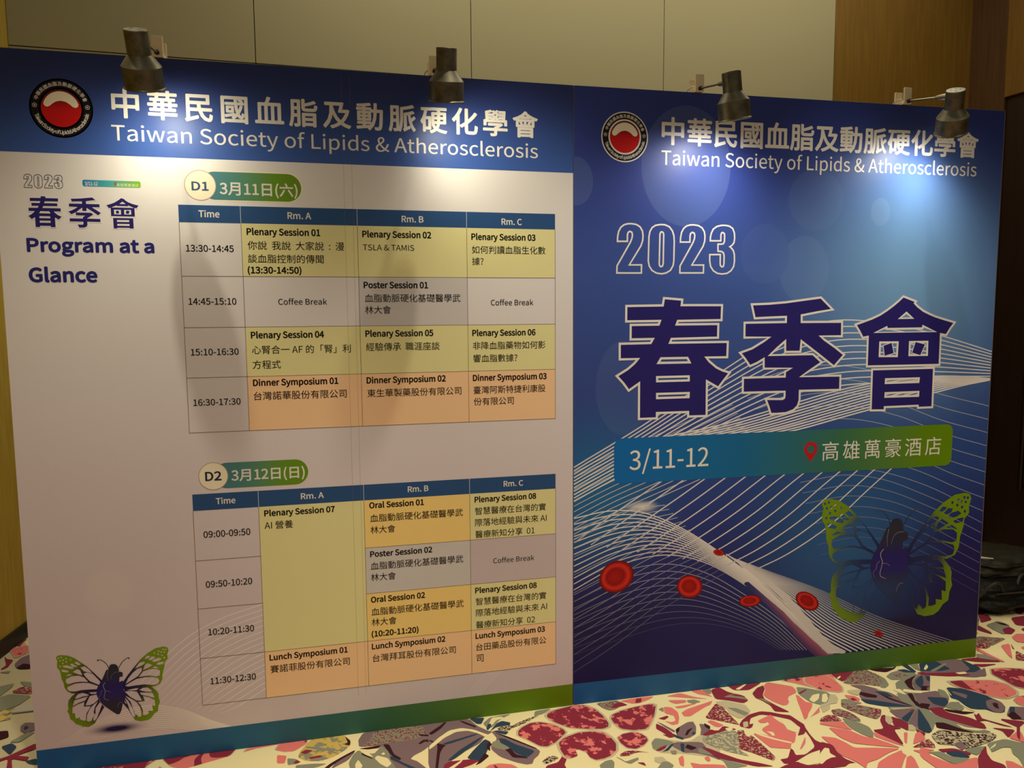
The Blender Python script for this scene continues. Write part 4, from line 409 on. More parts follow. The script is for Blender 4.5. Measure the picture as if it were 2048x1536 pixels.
 ["cream",[[1.32,-0.196],[1.355,-0.199],[1.346,-0.247],[1.331,-0.231]]],
 ["sand",[[1.202,-0.314],[1.304,-0.335],[1.221,-0.341]]],
 ["mauve",[[1.19,-0.328],[1.305,-0.338],[1.195,-0.391],[1.186,-0.378]]],
 ["navy",[[1.193,-0.39],[1.263,-0.357],[1.296,-0.348],[1.227,-0.398],[1.198,-0.419]]],
 ["mauve",[[1.201,-0.419],[1.24,-0.391],[1.306,-0.345],[1.308,-0.351],[1.208,-0.458],[1.188,-0.443]]],
 ["navy",[[1.316,-0.341],[1.301,-0.377],[1.265,-0.456],[1.226,-0.498],[1.212,-0.49],[1.204,-0.462]]],
 ["sage",[[1.321,-0.336],[1.335,-0.38],[1.269,-0.452],[1.301,-0.377]]],
 ["crimson",[[1.265,-0.352],[1.3,-0.343],[1.268,-0.364]]],
 ["fleck",[[1.047,-0.235],[1.082,-0.249],[1.147,-0.3],[1.168,-0.317],[1.134,-0.354],[1.1,-0.373],[1.068,-0.338],[1.039,-0.286],[1.031,-0.261]]],
 ["fleckred",[[1.133,-0.308],[1.166,-0.311],[1.135,-0.348],[1.114,-0.349]]],
 ["sage",[[1.062,-0.215],[1.087,-0.215],[1.129,-0.261],[1.087,-0.256],[1.046,-0.241]]],
 ["coral",[[1.101,-0.187],[1.134,-0.205],[1.141,-0.228],[1.115,-0.252],[1.101,-0.242],[1.095,-0.204]]],
 ["crimson",[[1.102,-0.218],[1.12,-0.214],[1.124,-0.236],[1.102,-0.236]]],
 ["sand",[[1.134,-0.158],[1.197,-0.167],[1.151,-0.206],[1.127,-0.181]]],
 ["sand",[[1.047,-0.168],[1.065,-0.179],[1.057,-0.207],[1.028,-0.236],[0.998,-0.235],[0.966,-0.245],[0.941,-0.251],[0.956,-0.231],[0.996,-0.223]]],
 ["crimson",[[1.137,-0.354],[1.155,-0.353],[1.118,-0.405],[1.148,-0.449],[1.114,-0.446],[1.077,-0.542],[1.054,-0.492],[1.033,-0.431],[1.081,-0.433],[1.108,-0.381]]],
 ["crimson",[[1.167,-0.367],[1.191,-0.395],[1.197,-0.424],[1.159,-0.467],[1.152,-0.445],[1.133,-0.424]]],
 ["crimson",[[1.196,-0.46],[1.211,-0.495],[1.178,-0.517],[1.186,-0.479]]],
 ["sand",[[1.151,-0.358],[1.167,-0.367],[1.152,-0.397],[1.119,-0.416],[1.124,-0.39]]],
 ["sand",[[1.192,-0.43],[1.204,-0.436],[1.202,-0.457],[1.181,-0.472],[1.163,-0.463]]],
 ["fleck",[[0.972,-0.275],[1.011,-0.273],[1.036,-0.308],[1.041,-0.354],[1.03,-0.373],[1.006,-0.356],[0.986,-0.329],[0.962,-0.307]]],
 ["fleckred",[[0.893,-0.318],[0.939,-0.301],[0.964,-0.313],[0.968,-0.352],[0.879,-0.336]]],
 ["coral",[[0.876,-0.341],[0.966,-0.355],[0.959,-0.382],[0.963,-0.415],[0.913,-0.382],[0.868,-0.352]]],
 ["coral",[[0.885,-0.375],[0.949,-0.411],[0.972,-0.458],[1.003,-0.475],[1.034,-0.517],[1.056,-0.551],[0.97,-0.516],[0.907,-0.487],[0.884,-0.441]]],
 ["coral",[[0.821,-0.421],[0.867,-0.442],[0.883,-0.476],[0.893,-0.512],[0.96,-0.528],[1.012,-0.543],[1.047,-0.554],[0.993,-0.565],[0.925,-0.59],[0.879,-0.597],[0.848,-0.628],[0.849,-0.611],[0.839,-0.573],[0.818,-0.541],[0.824,-0.5],[0.821,-0.461]]],
 ["coral",[[1.031,-0.441],[1.054,-0.492],[1.076,-0.547],[1.05,-0.521],[1.013,-0.468]]],
 ["sage",[[0.979,-0.333],[1.006,-0.356],[1.023,-0.382],[1.036,-0.411],[1.024,-0.45],[1.001,-0.475],[0.979,-0.449],[0.967,-0.41],[0.966,-0.368]]],
 ["coral",[[0.916,-0.605],[0.98,-0.58],[1.046,-0.563],[1.037,-0.58],[1.04,-0.594],[1.019,-0.608],[0.964,-0.656],[0.883,-0.637]]],
 ["coral",[[0.977,-0.659],[1.034,-0.602],[1.054,-0.598],[1.053,-0.616],[1.025,-0.671]]],
 ["coral",[[1.083,-0.572],[1.144,-0.587],[1.106,-0.628],[1.093,-0.589]]],
 ["coral",[[1.113,-0.541],[1.173,-0.486],[1.197,-0.481],[1.185,-0.524],[1.13,-0.54]]],
 ["coral",[[1.135,-0.472],[1.149,-0.475],[1.092,-0.536],[1.094,-0.522]]],
 ["crimson",[[0.797,-0.45],[0.828,-0.477],[0.817,-0.518],[0.817,-0.559],[0.838,-0.591],[0.814,-0.594],[0.793,-0.598],[0.695,-0.592]]],
 ["cream",[[0.75,-0.515],[0.789,-0.487],[0.802,-0.495],[0.787,-0.52],[0.795,-0.545],[0.775,-0.544],[0.749,-0.552],[0.722,-0.568],[0.714,-0.566]]],
 ["cream",[[0.783,-0.603],[0.812,-0.589],[0.835,-0.59],[0.837,-0.626],[0.777,-0.611]]],
 ["fleckred",[[1.095,-0.558],[1.141,-0.543],[1.199,-0.527],[1.158,-0.571]]],
 ["mauve",[[1.609,-0.026],[1.769,-0.03],[1.815,-0.051],[1.822,-0.131],[1.798,-0.191],[1.732,-0.193],[1.649,-0.155],[1.541,-0.101]]],
 ["navy",[[1.606,-0.03],[1.687,-0.03],[1.693,-0.109],[1.635,-0.114],[1.548,-0.093]]],
 ["navy",[[1.805,-0.044],[1.83,-0.133],[1.773,-0.157],[1.726,-0.146],[1.775,-0.129]]],
 ["cream",[[1.578,-0.081],[1.625,-0.045],[1.612,-0.071],[1.579,-0.091]]],
 ["sage",[[1.587,-0.103],[1.711,-0.056],[1.713,-0.066],[1.613,-0.109]]],
 ["crimson",[[1.535,-0.109],[1.713,-0.143],[1.734,-0.176],[1.642,-0.162],[1.524,-0.12]]],
 ["cream",[[1.684,-0.14],[1.734,-0.143],[1.728,-0.16],[1.69,-0.156]]],
 ["mauve",[[1.731,-0.184],[1.851,-0.129],[1.79,-0.198]]],
 ["crimson",[[1.801,-0.043],[1.888,-0.044],[1.957,-0.086],[1.962,-0.107],[1.86,-0.082]]],
 ["crimson",[[1.818,-0.092],[1.932,-0.119],[1.838,-0.126]]],
 ["pebble",[[1.861,-0.15],[1.917,-0.154],[2.008,-0.186],[1.858,-0.321],[1.832,-0.297],[1.831,-0.244],[1.827,-0.189]]],
 ["salmon",[[1.598,-0.197],[1.664,-0.204],[1.781,-0.232],[1.814,-0.276],[1.799,-0.332],[1.774,-0.351],[1.709,-0.364],[1.666,-0.333],[1.627,-0.282],[1.595,-0.231]]],
 ["crimson",[[1.598,-0.197],[1.655,-0.202],[1.654,-0.219],[1.641,-0.268],[1.652,-0.288],[1.608,-0.26]]],
 ["mauve",[[1.41,-0.246],[1.492,-0.249],[1.496,-0.308],[1.415,-0.368],[1.354,-0.361],[1.338,-0.326]]],
 ["sage",[[1.505,-0.235],[1.521,-0.256],[1.496,-0.308],[1.466,-0.293]]],
 ["navy",[[1.548,-0.233],[1.608,-0.26],[1.649,-0.32],[1.669,-0.382],[1.652,-0.417],[1.615,-0.447],[1.577,-0.437],[1.564,-0.412],[1.533,-0.404],[1.508,-0.39],[1.514,-0.321],[1.5,-0.309]]],
 ["navy",[[1.41,-0.279],[1.48,-0.304],[1.467,-0.333],[1.421,-0.361],[1.395,-0.332]]],
 ["wine",[[1.35,-0.313],[1.383,-0.329],[1.352,-0.353],[1.321,-0.345]]],
 ["mauve",[[1.616,-0.361],[1.654,-0.354],[1.669,-0.382],[1.645,-0.423],[1.604,-0.448],[1.577,-0.437],[1.581,-0.4]]],
 ["wine",[[1.627,-0.38],[1.647,-0.385],[1.615,-0.424],[1.609,-0.407]]],
 ["mauve",[[1.545,-0.262],[1.584,-0.305],[1.554,-0.33],[1.538,-0.285]]],
 ["sage",[[1.421,-0.361],[1.471,-0.334],[1.507,-0.343],[1.489,-0.386],[1.459,-0.401]]],
 ["cream",[[1.545,-0.236],[1.517,-0.297],[1.515,-0.288]]],
 ["cream",[[1.514,-0.325],[1.505,-0.374],[1.515,-0.422],[1.498,-0.396],[1.498,-0.357]]],
 ["wine",[[1.408,-0.37],[1.459,-0.401],[1.507,-0.421],[1.452,-0.422],[1.405,-0.388]]],
 ["crimson",[[1.352,-0.353],[1.409,-0.359],[1.399,-0.394],[1.454,-0.445],[1.471,-0.493],[1.453,-0.524],[1.403,-0.505],[1.362,-0.452],[1.345,-0.396]]],
 ["sage",[[1.321,-0.345],[1.34,-0.365],[1.347,-0.419],[1.409,-0.499],[1.455,-0.545],[1.412,-0.541],[1.331,-0.508],[1.3,-0.444],[1.246,-0.488],[1.288,-0.412]]],
 ["cream",[[1.368,-0.468],[1.385,-0.5],[1.45,-0.527],[1.409,-0.527],[1.368,-0.503]]],
 ["navy",[[1.309,-0.358],[1.277,-0.424],[1.246,-0.488],[1.224,-0.496],[1.212,-0.466]]],
 ["wine",[[1.3,-0.444],[1.33,-0.452],[1.36,-0.501],[1.39,-0.536],[1.327,-0.507],[1.277,-0.474]]],
 ["fleckdark",[[1.221,-0.509],[1.277,-0.488],[1.325,-0.514],[1.389,-0.546],[1.449,-0.55],[1.45,-0.571],[1.404,-0.593],[1.327,-0.607],[1.265,-0.611],[1.25,-0.582],[1.201,-0.564],[1.208,-0.533]]],
 ["fleckred",[[1.146,-0.538],[1.19,-0.528],[1.187,-0.56],[1.171,-0.582],[1.127,-0.559]]],
 ["mauve",[[1.252,-0.576],[1.296,-0.567],[1.283,-0.603],[1.253,-0.615]]],
 ["sage",[[1.26,-0.616],[1.324,-0.61],[1.356,-0.614],[1.281,-0.652],[1.264,-0.63]]],
 ["coral",[[1.122,-0.564],[1.161,-0.593],[1.125,-0.59],[1.12,-0.614],[1.144,-0.656],[1.165,-0.679],[1.242,-0.661],[1.271,-0.662],[1.208,-0.724],[1.086,-0.695],[1.081,-0.611]]],
 ["sage",[[1.12,-0.595],[1.174,-0.602],[1.185,-0.636],[1.242,-0.661],[1.198,-0.675],[1.164,-0.676],[1.149,-0.651],[1.136,-0.605]]],
 ["crimson",[[1.173,-0.589],[1.235,-0.598],[1.27,-0.637],[1.253,-0.646],[1.23,-0.612],[1.18,-0.61]]],
 ["navy",[[1.185,-0.614],[1.222,-0.61],[1.249,-0.632],[1.247,-0.656],[1.213,-0.651],[1.19,-0.631]]],
 ["crimson",[[1.271,-0.662],[1.361,-0.609],[1.323,-0.65],[1.304,-0.688],[1.325,-0.717],[1.309,-0.748],[1.211,-0.725]]],
 ["sage",[[1.37,-0.604],[1.399,-0.598],[1.459,-0.593],[1.489,-0.62],[1.512,-0.632],[1.367,-0.762],[1.405,-0.7],[1.41,-0.671],[1.436,-0.64],[1.407,-0.633],[1.345,-0.649],[1.359,-0.628]]],
 ["cream",[[1.359,-0.628],[1.408,-0.607],[1.388,-0.622],[1.36,-0.631]]],
 ["coral",[[1.349,-0.699],[1.368,-0.71],[1.377,-0.753],[1.309,-0.748]]],
 ["crimson",[[1.493,-0.425],[1.493,-0.462],[1.56,-0.542],[1.527,-0.52],[1.497,-0.477],[1.46,-0.476]]],
 ["crimson",[[1.473,-0.45],[1.515,-0.426],[1.491,-0.469]]],
 ["crimson",[[1.554,-0.477],[1.638,-0.519],[1.574,-0.546]]],
 ["crimson",[[1.474,-0.522],[1.551,-0.554],[1.479,-0.591],[1.497,-0.548]]],
 ["coral",[[1.479,-0.591],[1.553,-0.562],[1.555,-0.576],[1.512,-0.632]]],
 ["crimson",[[1.604,-0.51],[1.615,-0.513],[1.503,-0.617],[1.514,-0.593]]],
 ["mauve",[[1.671,-0.418],[1.73,-0.436],[1.644,-0.513],[1.608,-0.489],[1.604,-0.466]]],
 ["wine",[[1.608,-0.467],[1.659,-0.442],[1.639,-0.504],[1.601,-0.495]]],
 ["navy",[[1.671,-0.418],[1.687,-0.426],[1.654,-0.456],[1.634,-0.451]]],
 ["salmon",[[1.729,-0.381],[1.771,-0.362],[1.807,-0.367],[1.737,-0.43],[1.719,-0.41]]],
 ["coral",[[2.225,0.085],[2.284,0.111],[2.322,0.096],[2.237,0.02],[2.205,0.039]]],
 ["coral",[[2.171,-0.013],[2.213,-0.002],[2.166,-0.044]]],
 ["crimson",[[2.295,0.339],[2.341,0.328],[2.307,0.271],[2.221,0.254]]],
 ["crimson",[[2.186,0.237],[2.179,0.154],[2.164,0.134],[2.136,0.189]]],
 ["fleck",[[2.074,0.133],[2.192,0.081],[2.098,0.048],[2.061,0.035],[2.0,0.061]]],
 ["fleckred",[[2.027,0.088],[2.051,0.06],[2.047,0.028],[2.006,0.016],[1.974,0.035]]],
 ["sage",[[2.225,0.228],[2.326,0.253],[2.338,0.2],[2.26,0.122],[2.212,0.123],[2.214,0.182]]],
 ["wine",[[2.296,0.248],[2.329,0.221],[2.323,0.191],[2.299,0.21]]],
 ["crimson",[[2.262,0.17],[2.317,0.181],[2.315,0.145],[2.255,0.112],[2.227,0.125]]],
 ["crimson",[[2.419,0.269],[2.518,0.271],[2.406,0.171],[2.368,0.193]]],
 ["coral",[[2.098,0.026],[2.158,0.033],[2.036,-0.095],[2.044,-0.067]]],
 ["coral",[[1.974,0.035],[1.973,-0.049],[1.98,-0.111],[1.962,-0.107],[1.948,0.009]]],
 ["sage",[[1.922,-0.016],[1.954,-0.034],[1.957,-0.096],[1.889,-0.049]]],
 ["fleckred",[[2.121,-0.033],[2.121,-0.085],[2.076,-0.125],[2.041,-0.106]]],
 ["crimson",[[2.163,0.032],[2.125,-0.024],[2.125,-0.013]]],
 ["crimson",[[2.35,0.148],[2.395,0.161],[2.338,0.109]]],
 ["crimson",[[-2.431,1.14],[-2.422,1.178],[-2.399,1.197],[-2.405,1.173],[-2.401,1.113]]],
 ["salmon",[[-2.435,1.093],[-2.369,1.12],[-2.335,1.04],[-2.369,0.984]]],
 ["crimson",[[-2.386,0.884],[-2.378,0.916],[-2.426,1.016],[-2.402,0.983],[-2.369,0.966],[-2.363,0.895],[-2.379,0.873]]],
 ["mauve",[[-2.346,0.917],[-2.345,0.978],[-2.317,1.013],[-2.26,0.862],[-2.316,0.866]]],
 ["wine",[[-2.323,0.877],[-2.31,0.917],[-2.275,0.899],[-2.257,0.852],[-2.302,0.859]]],
 ["sage",[[-2.379,0.848],[-2.336,0.855],[-2.333,0.829]]],
 ["sage",[[-2.324,0.707],[-2.271,0.725],[-2.265,0.693],[-2.283,0.608]]],
 ["sage",[[-2.255,0.737],[-2.198,0.716],[-2.179,0.665],[-2.212,0.68]]],
 ["fleckred",[[-2.248,0.651],[-2.224,0.683],[-2.179,0.665],[-2.158,0.607],[-2.238,0.634]]],
 ["sage",[[-2.283,0.608],[-2.246,0.628],[-2.152,0.591],[-2.176,0.518],[-2.232,0.484]]],
 ["moss",[[-2.221,0.495],[-2.17,0.503],[-2.177,0.464],[-2.214,0.44]]],
 ["wine",[[-2.148,0.47],[-2.121,0.519],[-2.107,0.481]]],
 ["moss",[[-2.217,0.447],[-2.174,0.457],[-2.16,0.414],[-2.199,0.404]]],
 ["mauve",[[-2.101,0.349],[-2.094,0.372],[-2.057,0.363],[-2.033,0.308],[-2.063,0.29],[-2.087,0.314]]],
 ["navy",[[-2.085,0.332],[-2.08,0.35],[-2.065,0.328],[-2.071,0.31]]],
 ["sage",[[-2.096,0.239],[-2.059,0.295],[-2.028,0.294],[-2.058,0.23]]],
 ["wine",[[-2.168,0.328],[-2.134,0.326],[-2.112,0.278],[-2.141,0.262]]],
 ["navy",[[-2.113,0.215],[-2.084,0.231],[-2.055,0.201],[-2.058,0.151]]],
 ["crimson",[[-2.087,0.131],[-2.059,0.146],[-1.995,0.212],[-1.98,0.171],[-2.034,0.14],[-1.985,0.123],[-1.983,0.096],[-2.043,0.126],[-2.01,0.05],[-2.031,0.055],[-2.055,0.129],[-2.08,0.114]]],
 ["navy",[[-1.989,0.097],[-1.955,0.105],[-1.937,0.064],[-1.967,0.076]]]]

GLYPHS = {
 " ": [224,[]],
 "&": [680,[[[259,-13],[309,-9],[354,2],[396,19],[435,43],[470,71],[506,47],[540,27],[574,10],[607,-3],[639,-13],[663,63],[638,71],[611,82],[584,96],[555,113],[526,133],[559,180],[588,230],[614,283],[636,338],[654,395],[569,395],[554,346],[536,300],[515,257],[492,216],[466,179],[425,215],[385,254],[346,296],[311,340],[280,385],[329,421],[374,459],[411,501],[436,548],[445,602],[439,650],[421,689],[391,720],[351,739],[301,746],[245,737],[198,713],[163,676],[141,629],[133,574],[135,542],[141,508],[151,473],[164,438],[181,402],[137,369],[97,333],[65,292],[44,245],[36,190],[47,124],[76,68],[123,24],[185,-3]],[[410,119],[384,99],[357,83],[329,70],[300,63],[270,60],[223,66],[184,84],[152,112],[132,149],[125,195],[130,228],[143,258],[163,286],[188,313],[218,338],[251,291],[287,245],[326,201],[367,158]],[[246,445],[234,472],[224,499],[217,525],[213,550],[211,575],[215,609],[227,639],[246,662],[271,677],[302,682],[342,670],[364,640],[371,600],[364,563],[346,531],[319,501],[285,473]]]],
 "(": [338,[[[239,-196],[295,-171],[249,-83],[213,11],[188,109],[173,209],[168,311],[173,412],[188,512],[213,610],[249,703],[295,792],[239,818],[188,726],[148,631],[117,531],[98,425],[92,311],[98,197],[117,90],[148,-10],[188,-105]]]],
 ")": [338,[[[99,-196],[150,-105],[190,-10],[221,90],[240,197],[246,311],[240,425],[221,531],[190,631],[150,726],[99,818],[42,792],[88,703],[125,610],[150,512],[166,412],[171,311],[166,209],[150,109],[125,11],[88,-83],[42,-171]]]],
 "-": [347,[[[46,245],[302,245],[302,315],[46,315]]]],
 ".": [278,[[[139,-13],[172,-4],[196,20],[205,56],[196,93],[172,117],[139,126],[105,117],[82,93],[73,56],[82,20],[105,-4]]]],
 "/": [392,[[[11,-179],[78,-179],[377,794],[311,794]]]],
 "0": [555,[[[278,-13],[355,2],[418,48],[466,124],[496,231],[506,369],[496,506],[466,611],[418,686],[355,731],[278,746],[201,731],[137,686],[90,611],[60,506],[50,369],[60,231],[90,124],[137,48],[201,2]],[[278,61],[232,72],[193,107],[163,168],[145,254],[138,369],[145,483],[163,569],[193,628],[232,663],[278,674],[324,663],[363,628],[393,569],[411,483],[418,369],[411,254],[393,168],[363,107],[324,72]]]],
 "1": [555,[[[88,0],[490,0],[490,76],[343,76],[343,733],[273,733],[248,720],[221,708],[191,698],[158,689],[121,681],[121,623],[252,623],[252,76],[88,76]]]],
 "2": [555,[[[44,0],[505,0],[505,79],[302,79],[182,72],[278,168],[358,262],[418,353],[457,442],[470,531],[460,603],[432,663],[388,708],[329,736],[256,746],[203,741],[157,727],[115,705],[76,675],[40,639],[93,587],[119,615],[147,638],[177,656],[210,668],[245,672],[294,665],[332,645],[359,614],[375,574],[380,527],[367,449],[328,364],[262,271],[167,168],[44,54]]]],
 "3": [555,[[[263,-13],[338,-4],[403,23],[454,66],[487,124],[499,196],[491,252],[469,299],[436,337],[393,364],[344,382],[344,387],[387,407],[423,435],[451,470],[468,513],[474,563],[464,627],[434,678],[389,715],[330,738],[260,746],[212,742],[168,730],[127,711],[90,687],[56,659],[105,601],[131,625],[160,644],[190,659],[223,669],[257,672],[299,667],[334,651],[360,627],[375,595],[381,556],[374,511],[353,473],[315,443],[257,423],[178,416],[178,346],[267,339],[332,320],[375,289],[399,248],[406,199],[399,153],[379,115],[347,87],[306,69],[257,63],[210,68],[170,80],[134,98],[103,121],[76,147],[29,88],[61,57],[99,30],[145,7],[199,-8]]]],
 "4": [555,[[[340,0],[426,0],[426,202],[524,202],[524,275],[426,275],[426,733],[325,733],[20,262],[20,202],[340,202]],[[340,275],[115,275],[282,525],[341,633],[345,633],[340,500]]]],
 "5": [555,[[[262,-13],[334,-2],[400,29],[453,81],[489,150],[502,238],[491,325],[459,390],[411,436],[350,463],[281,472],[240,468],[204,459],[171,443],[190,655],[466,655],[466,733],[110,733],[86,391],[135,360],[159,375],[182,387],[205,396],[230,401],[257,403],[308,396],[350,374],[382,340],[402,294],[409,236],[401,177],[379,129],[345,93],[303,71],[253,63],[206,67],[165,79],[130,97],[99,119],[73,144],[27,84],[60,55],[98,29],[144,7],[198,-8]]]],
 "6": [555,[[[301,-13],[367,-2],[425,30],[471,80],[501,146],[512,225],[503,308],[476,372],[433,418],[377,446],[308,455],[273,451],[238,440],[203,422],[171,397],[142,367],[153,486],[181,572],[222,629],[273,661],[331,671],[357,668],[383,661],[407,649],[428,634],[447,615],[499,671],[473,696],[443,716],[409,732],[370,742],[327,746],[244,732],[170,689],[110,613],[71,501],[56,350],[68,219],[102,118],[154,45],[222,2]],[[144,294],[174,330],[204,356],[235,374],[265,384],[293,387],[341,380],[378,358],[404,325],[420,280],[425,225],[419,169],[402,123],[375,89],[341,67],[301,59],[250,69],[209,98],[177,146],[155,211]]]],
 "7": [555,[[[198,0],[293,0],[303,160],[324,299],[361,427],[421,551],[508,678],[508,733],[49,733],[49,655],[405,655],[329,537],[274,418],[235,293],[211,156]]]],
 "8": [555,[[[280,-13],[356,-4],[420,23],[468,64],[498,116],[509,176],[502,231],[484,277],[457,314],[423,344],[386,369],[386,374],[413,398],[439,429],[461,465],[477,506],[483,551],[474,614],[448,668],[407,709],[351,735],[282,744],[217,735],[162,710],[119,671],[91,620],[81,558],[86,514],[101,476],[122,442],[149,413],[180,389],[180,385],[140,359],[104,326],[74,285],[54,237],[46,182],[57,118],[89,65],[139,23],[203,-4]],[[330,398],[279,419],[234,444],[197,474],[173,511],[164,558],[170,598],[186,630],[210,655],[243,671],[281,676],[324,669],[358,651],[384,623],[400,588],[405,546],[402,514],[393,483],[378,454],[357,425]],[[281,55],[231,62],[189,80],[156,109],[135,146],[127,190],[132,230],[146,268],[167,301],[195,331],[228,356],[288,331],[341,304],[384,272],[412,231],[422,179],[415,138],[397,104],[367,78],[328,61]]]],
 "9": [555,[[[235,-13],[315,1],[388,46],[447,125],[486,241],[501,398],[489,524],[455,621],[402,691],[334,732],[254,746],[188,735],[131,703],[85,654],[55,588],[44,508],[53,426],[80,362],[122,315],[178,287],[246,278],[283,282],[319,294],[354,312],[386,337],[415,367],[402,248],[375,162],[335,105],[286,73],[232,63],[204,65],[177,73],[152,84],[129,100],[108,119],[58,62],[84,38],[115,17],[150,1],[190,-9]],[[414,444],[384,407],[353,379],[322,360],[291,349],[261,346],[214,353],[177,375],[151,409],[135,454],[130,508],[136,564],[154,610],[180,645],[215,667],[255,675],[306,665],[348,637],[380,591],[403,526]]]],
 ":": [278,[[[139,390],[172,399],[196,423],[205,460],[196,496],[172,521],[139,530],[105,521],[82,496],[73,460],[82,423],[105,399]],[[139,-13],[172,-4],[196,20],[205,56],[196,93],[172,117],[139,126],[105,117],[82,93],[73,56],[82,20],[105,-4]]]],
 "?": [474,[[[178,221],[259,221],[269,305],[308,374],[359,438],[402,505],[421,584],[412,645],[388,694],[349,731],[297,754],[234,762],[187,758],[145,745],[107,725],[73,700],[43,670],[95,622],[117,644],[141,662],[167,675],[195,683],[224,686],[263,681],[293,665],[315,642],[328,612],[332,578],[314,512],[271,451],[222,388],[185,314]],[[221,-13],[255,-4],[279,20],[288,56],[279,93],[255,117],[221,126],[188,117],[165,93],[156,56],[165,20],[188,-4]]]],
 "A": [608,[[[4,0],[97,0],[168,224],[436,224],[506,0],[604,0],[355,733],[252,733]],[[191,297],[227,410],[300,658],[304,658],[378,410],[413,297]]]],
 "B": [657,[[[101,0],[334,0],[426,9],[503,34],[561,77],[599,137],[612,215],[605,270],[585,315],[553,350],[512,375],[463,390],[463,395],[501,413],[530,439],[552,473],[565,512],[570,554],[558,622],[524,673],[471,707],[401,727],[318,733],[101,733]],[[193,422],[193,660],[306,660],[368,656],[417,643],[451,621],[472,587],[479,542],[473,501],[453,467],[419,443],[369,427],[302,422]],[[193,74],[193,350],[321,350],[391,345],[447,330],[488,304],[513,267],[521,218],[512,165],[487,125],[446,96],[390,79],[321,74]]]],
 "C": [638,[[[377,-13],[431,-9],[481,5],[525,26],[565,55],[602,92],[551,151],[522,122],[491,99],[458,82],[421,72],[381,68],[304,82],[240,121],[193,183],[163,267],[153,369],[164,470],[195,552],[243,614],[307,652],[384,665],[420,662],[453,653],[482,638],[509,619],[534,596],[584,656],[556,683],[521,708],[480,728],[434,741],[383,746],[278,729],[188,680],[119,602],[74,497],[58,366],[74,235],[118,130],[186,52],[274,4]]]],
 "D": [688,[[[101,0],[288,0],[408,16],[504,63],[573,139],[615,242],[629,369],[615,497],[572,598],[503,672],[406,718],[284,733],[101,733]],[[193,76],[193,658],[276,658],[369,646],[442,610],[493,551],[524,470],[534,369],[524,267],[493,186],[442,126],[369,89],[276,76]]]],
 "F": [552,[[[101,0],[193,0],[193,329],[473,329],[473,407],[193,407],[193,655],[523,655],[523,733],[101,733]]]],
 "G": [689,[[[389,-13],[446,-9],[497,3],[543,21],[583,44],[615,72],[615,380],[374,380],[374,303],[530,303],[530,111],[510,96],[486,84],[459,75],[429,70],[398,68],[312,82],[244,121],[194,183],[163,267],[153,369],[164,470],[196,552],[247,614],[315,652],[397,665],[438,661],[473,652],[504,637],[531,618],[555,596],[605,656],[577,682],[542,707],[500,727],[451,741],[394,746],[285,729],[192,680],[120,602],[74,497],[58,366],[74,235],[119,130],[189,52],[280,4]]]],
 "I": [293,[[[101,0],[193,0],[193,733],[101,733]]]],
 "L": [543,[[[101,0],[514,0],[514,79],[193,79],[193,733],[101,733]]]],
 "M": [812,[[[101,0],[184,0],[184,406],[183,447],[182,491],[179,536],[176,581],[172,622],[176,622],[235,455],[374,74],[436,74],[574,455],[633,622],[637,622],[634,581],[631,536],[628,491],[626,447],[625,406],[625,0],[711,0],[711,733],[600,733],[460,341],[409,188],[405,188],[352,341],[212,733],[101,733]]]],
 "O": [742,[[[371,-13],[474,4],[561,54],[627,133],[669,239],[684,369],[669,498],[627,603],[561,681],[474,729],[371,746],[268,729],[181,681],[115,603],[73,498],[58,369],[73,239],[115,133],[181,54],[268,4]],[[371,68],[298,82],[237,121],[192,184],[163,267],[153,369],[163,470],[192,552],[237,614],[298,652],[371,665],[444,652],[505,614],[550,552],[579,470],[589,369],[579,267],[550,184],[505,121],[444,82]]]],
 "P": [633,[[[101,0],[193,0],[193,292],[314,292],[404,301],[479,327],[535,371],[571,435],[584,518],[571,602],[535,663],[477,703],[401,726],[310,733],[101,733]],[[193,367],[193,658],[298,658],[368,654],[422,640],[461,614],[484,574],[492,518],[485,462],[462,419],[425,390],[371,373],[302,367]]]],
 "R": [635,[[[193,385],[193,658],[316,658],[379,654],[428,640],[464,615],[487,578],[494,528],[487,476],[464,436],[428,408],[379,391],[316,385]],[[503,0],[607,0],[421,321],[476,341],[522,371],[556,412],[578,465],[586,528],[574,608],[539,666],[484,705],[414,726],[330,733],[101,733],[101,0],[193,0],[193,311],[325,311]]]],
 "S": [596,[[[304,-13],[389,-3],[458,27],[509,72],[542,129],[553,195],[545,254],[524,300],[492,337],[450,367],[402,391],[298,436],[263,451],[230,469],[203,492],[183,521],[176,559],[182,595],[200,624],[229,646],[267,660],[313,665],[352,662],[388,653],[421,639],[452,620],[480,597],[528,656],[494,686],[455,711],[412,730],[364,742],[313,746],[238,737],[174,710],[125,669],[93,616],[82,552],[91,494],[115,448],[149,412],[189,384],[231,364],[336,318],[376,300],[410,280],[436,257],[453,227],[459,187],[452,147],[433,114],[401,89],[358,74],[305,68],[260,72],[216,84],[175,103],[137,128],[103,159],[48,95],[89,58],[135,28],[187,6],[243,-8]]]],
 "T": [599,[[[253,0],[346,0],[346,655],[568,655],[568,733],[31,733],[31,655],[253,655]]]],
 "a": [563,[[[217,-13],[256,-9],[294,2],[330,19],[365,40],[397,65],[400,65],[408,0],[483,0],[483,334],[476,409],[455,471],[419,517],[366,547],[295,557],[244,553],[196,541],[153,525],[115,506],[82,486],[117,423],[144,440],[175,456],[208,469],[243,478],[280,481],[326,473],[358,453],[378,422],[389,385],[392,344],[269,324],[175,295],[110,256],[71,205],[59,141],[67,87],[88,44],[122,13],[166,-6]],[[243,61],[212,64],[186,73],[165,90],[152,114],[147,147],[155,186],[181,219],[227,246],[296,268],[392,283],[392,132],[361,107],[332,87],[303,72],[273,64]]]],
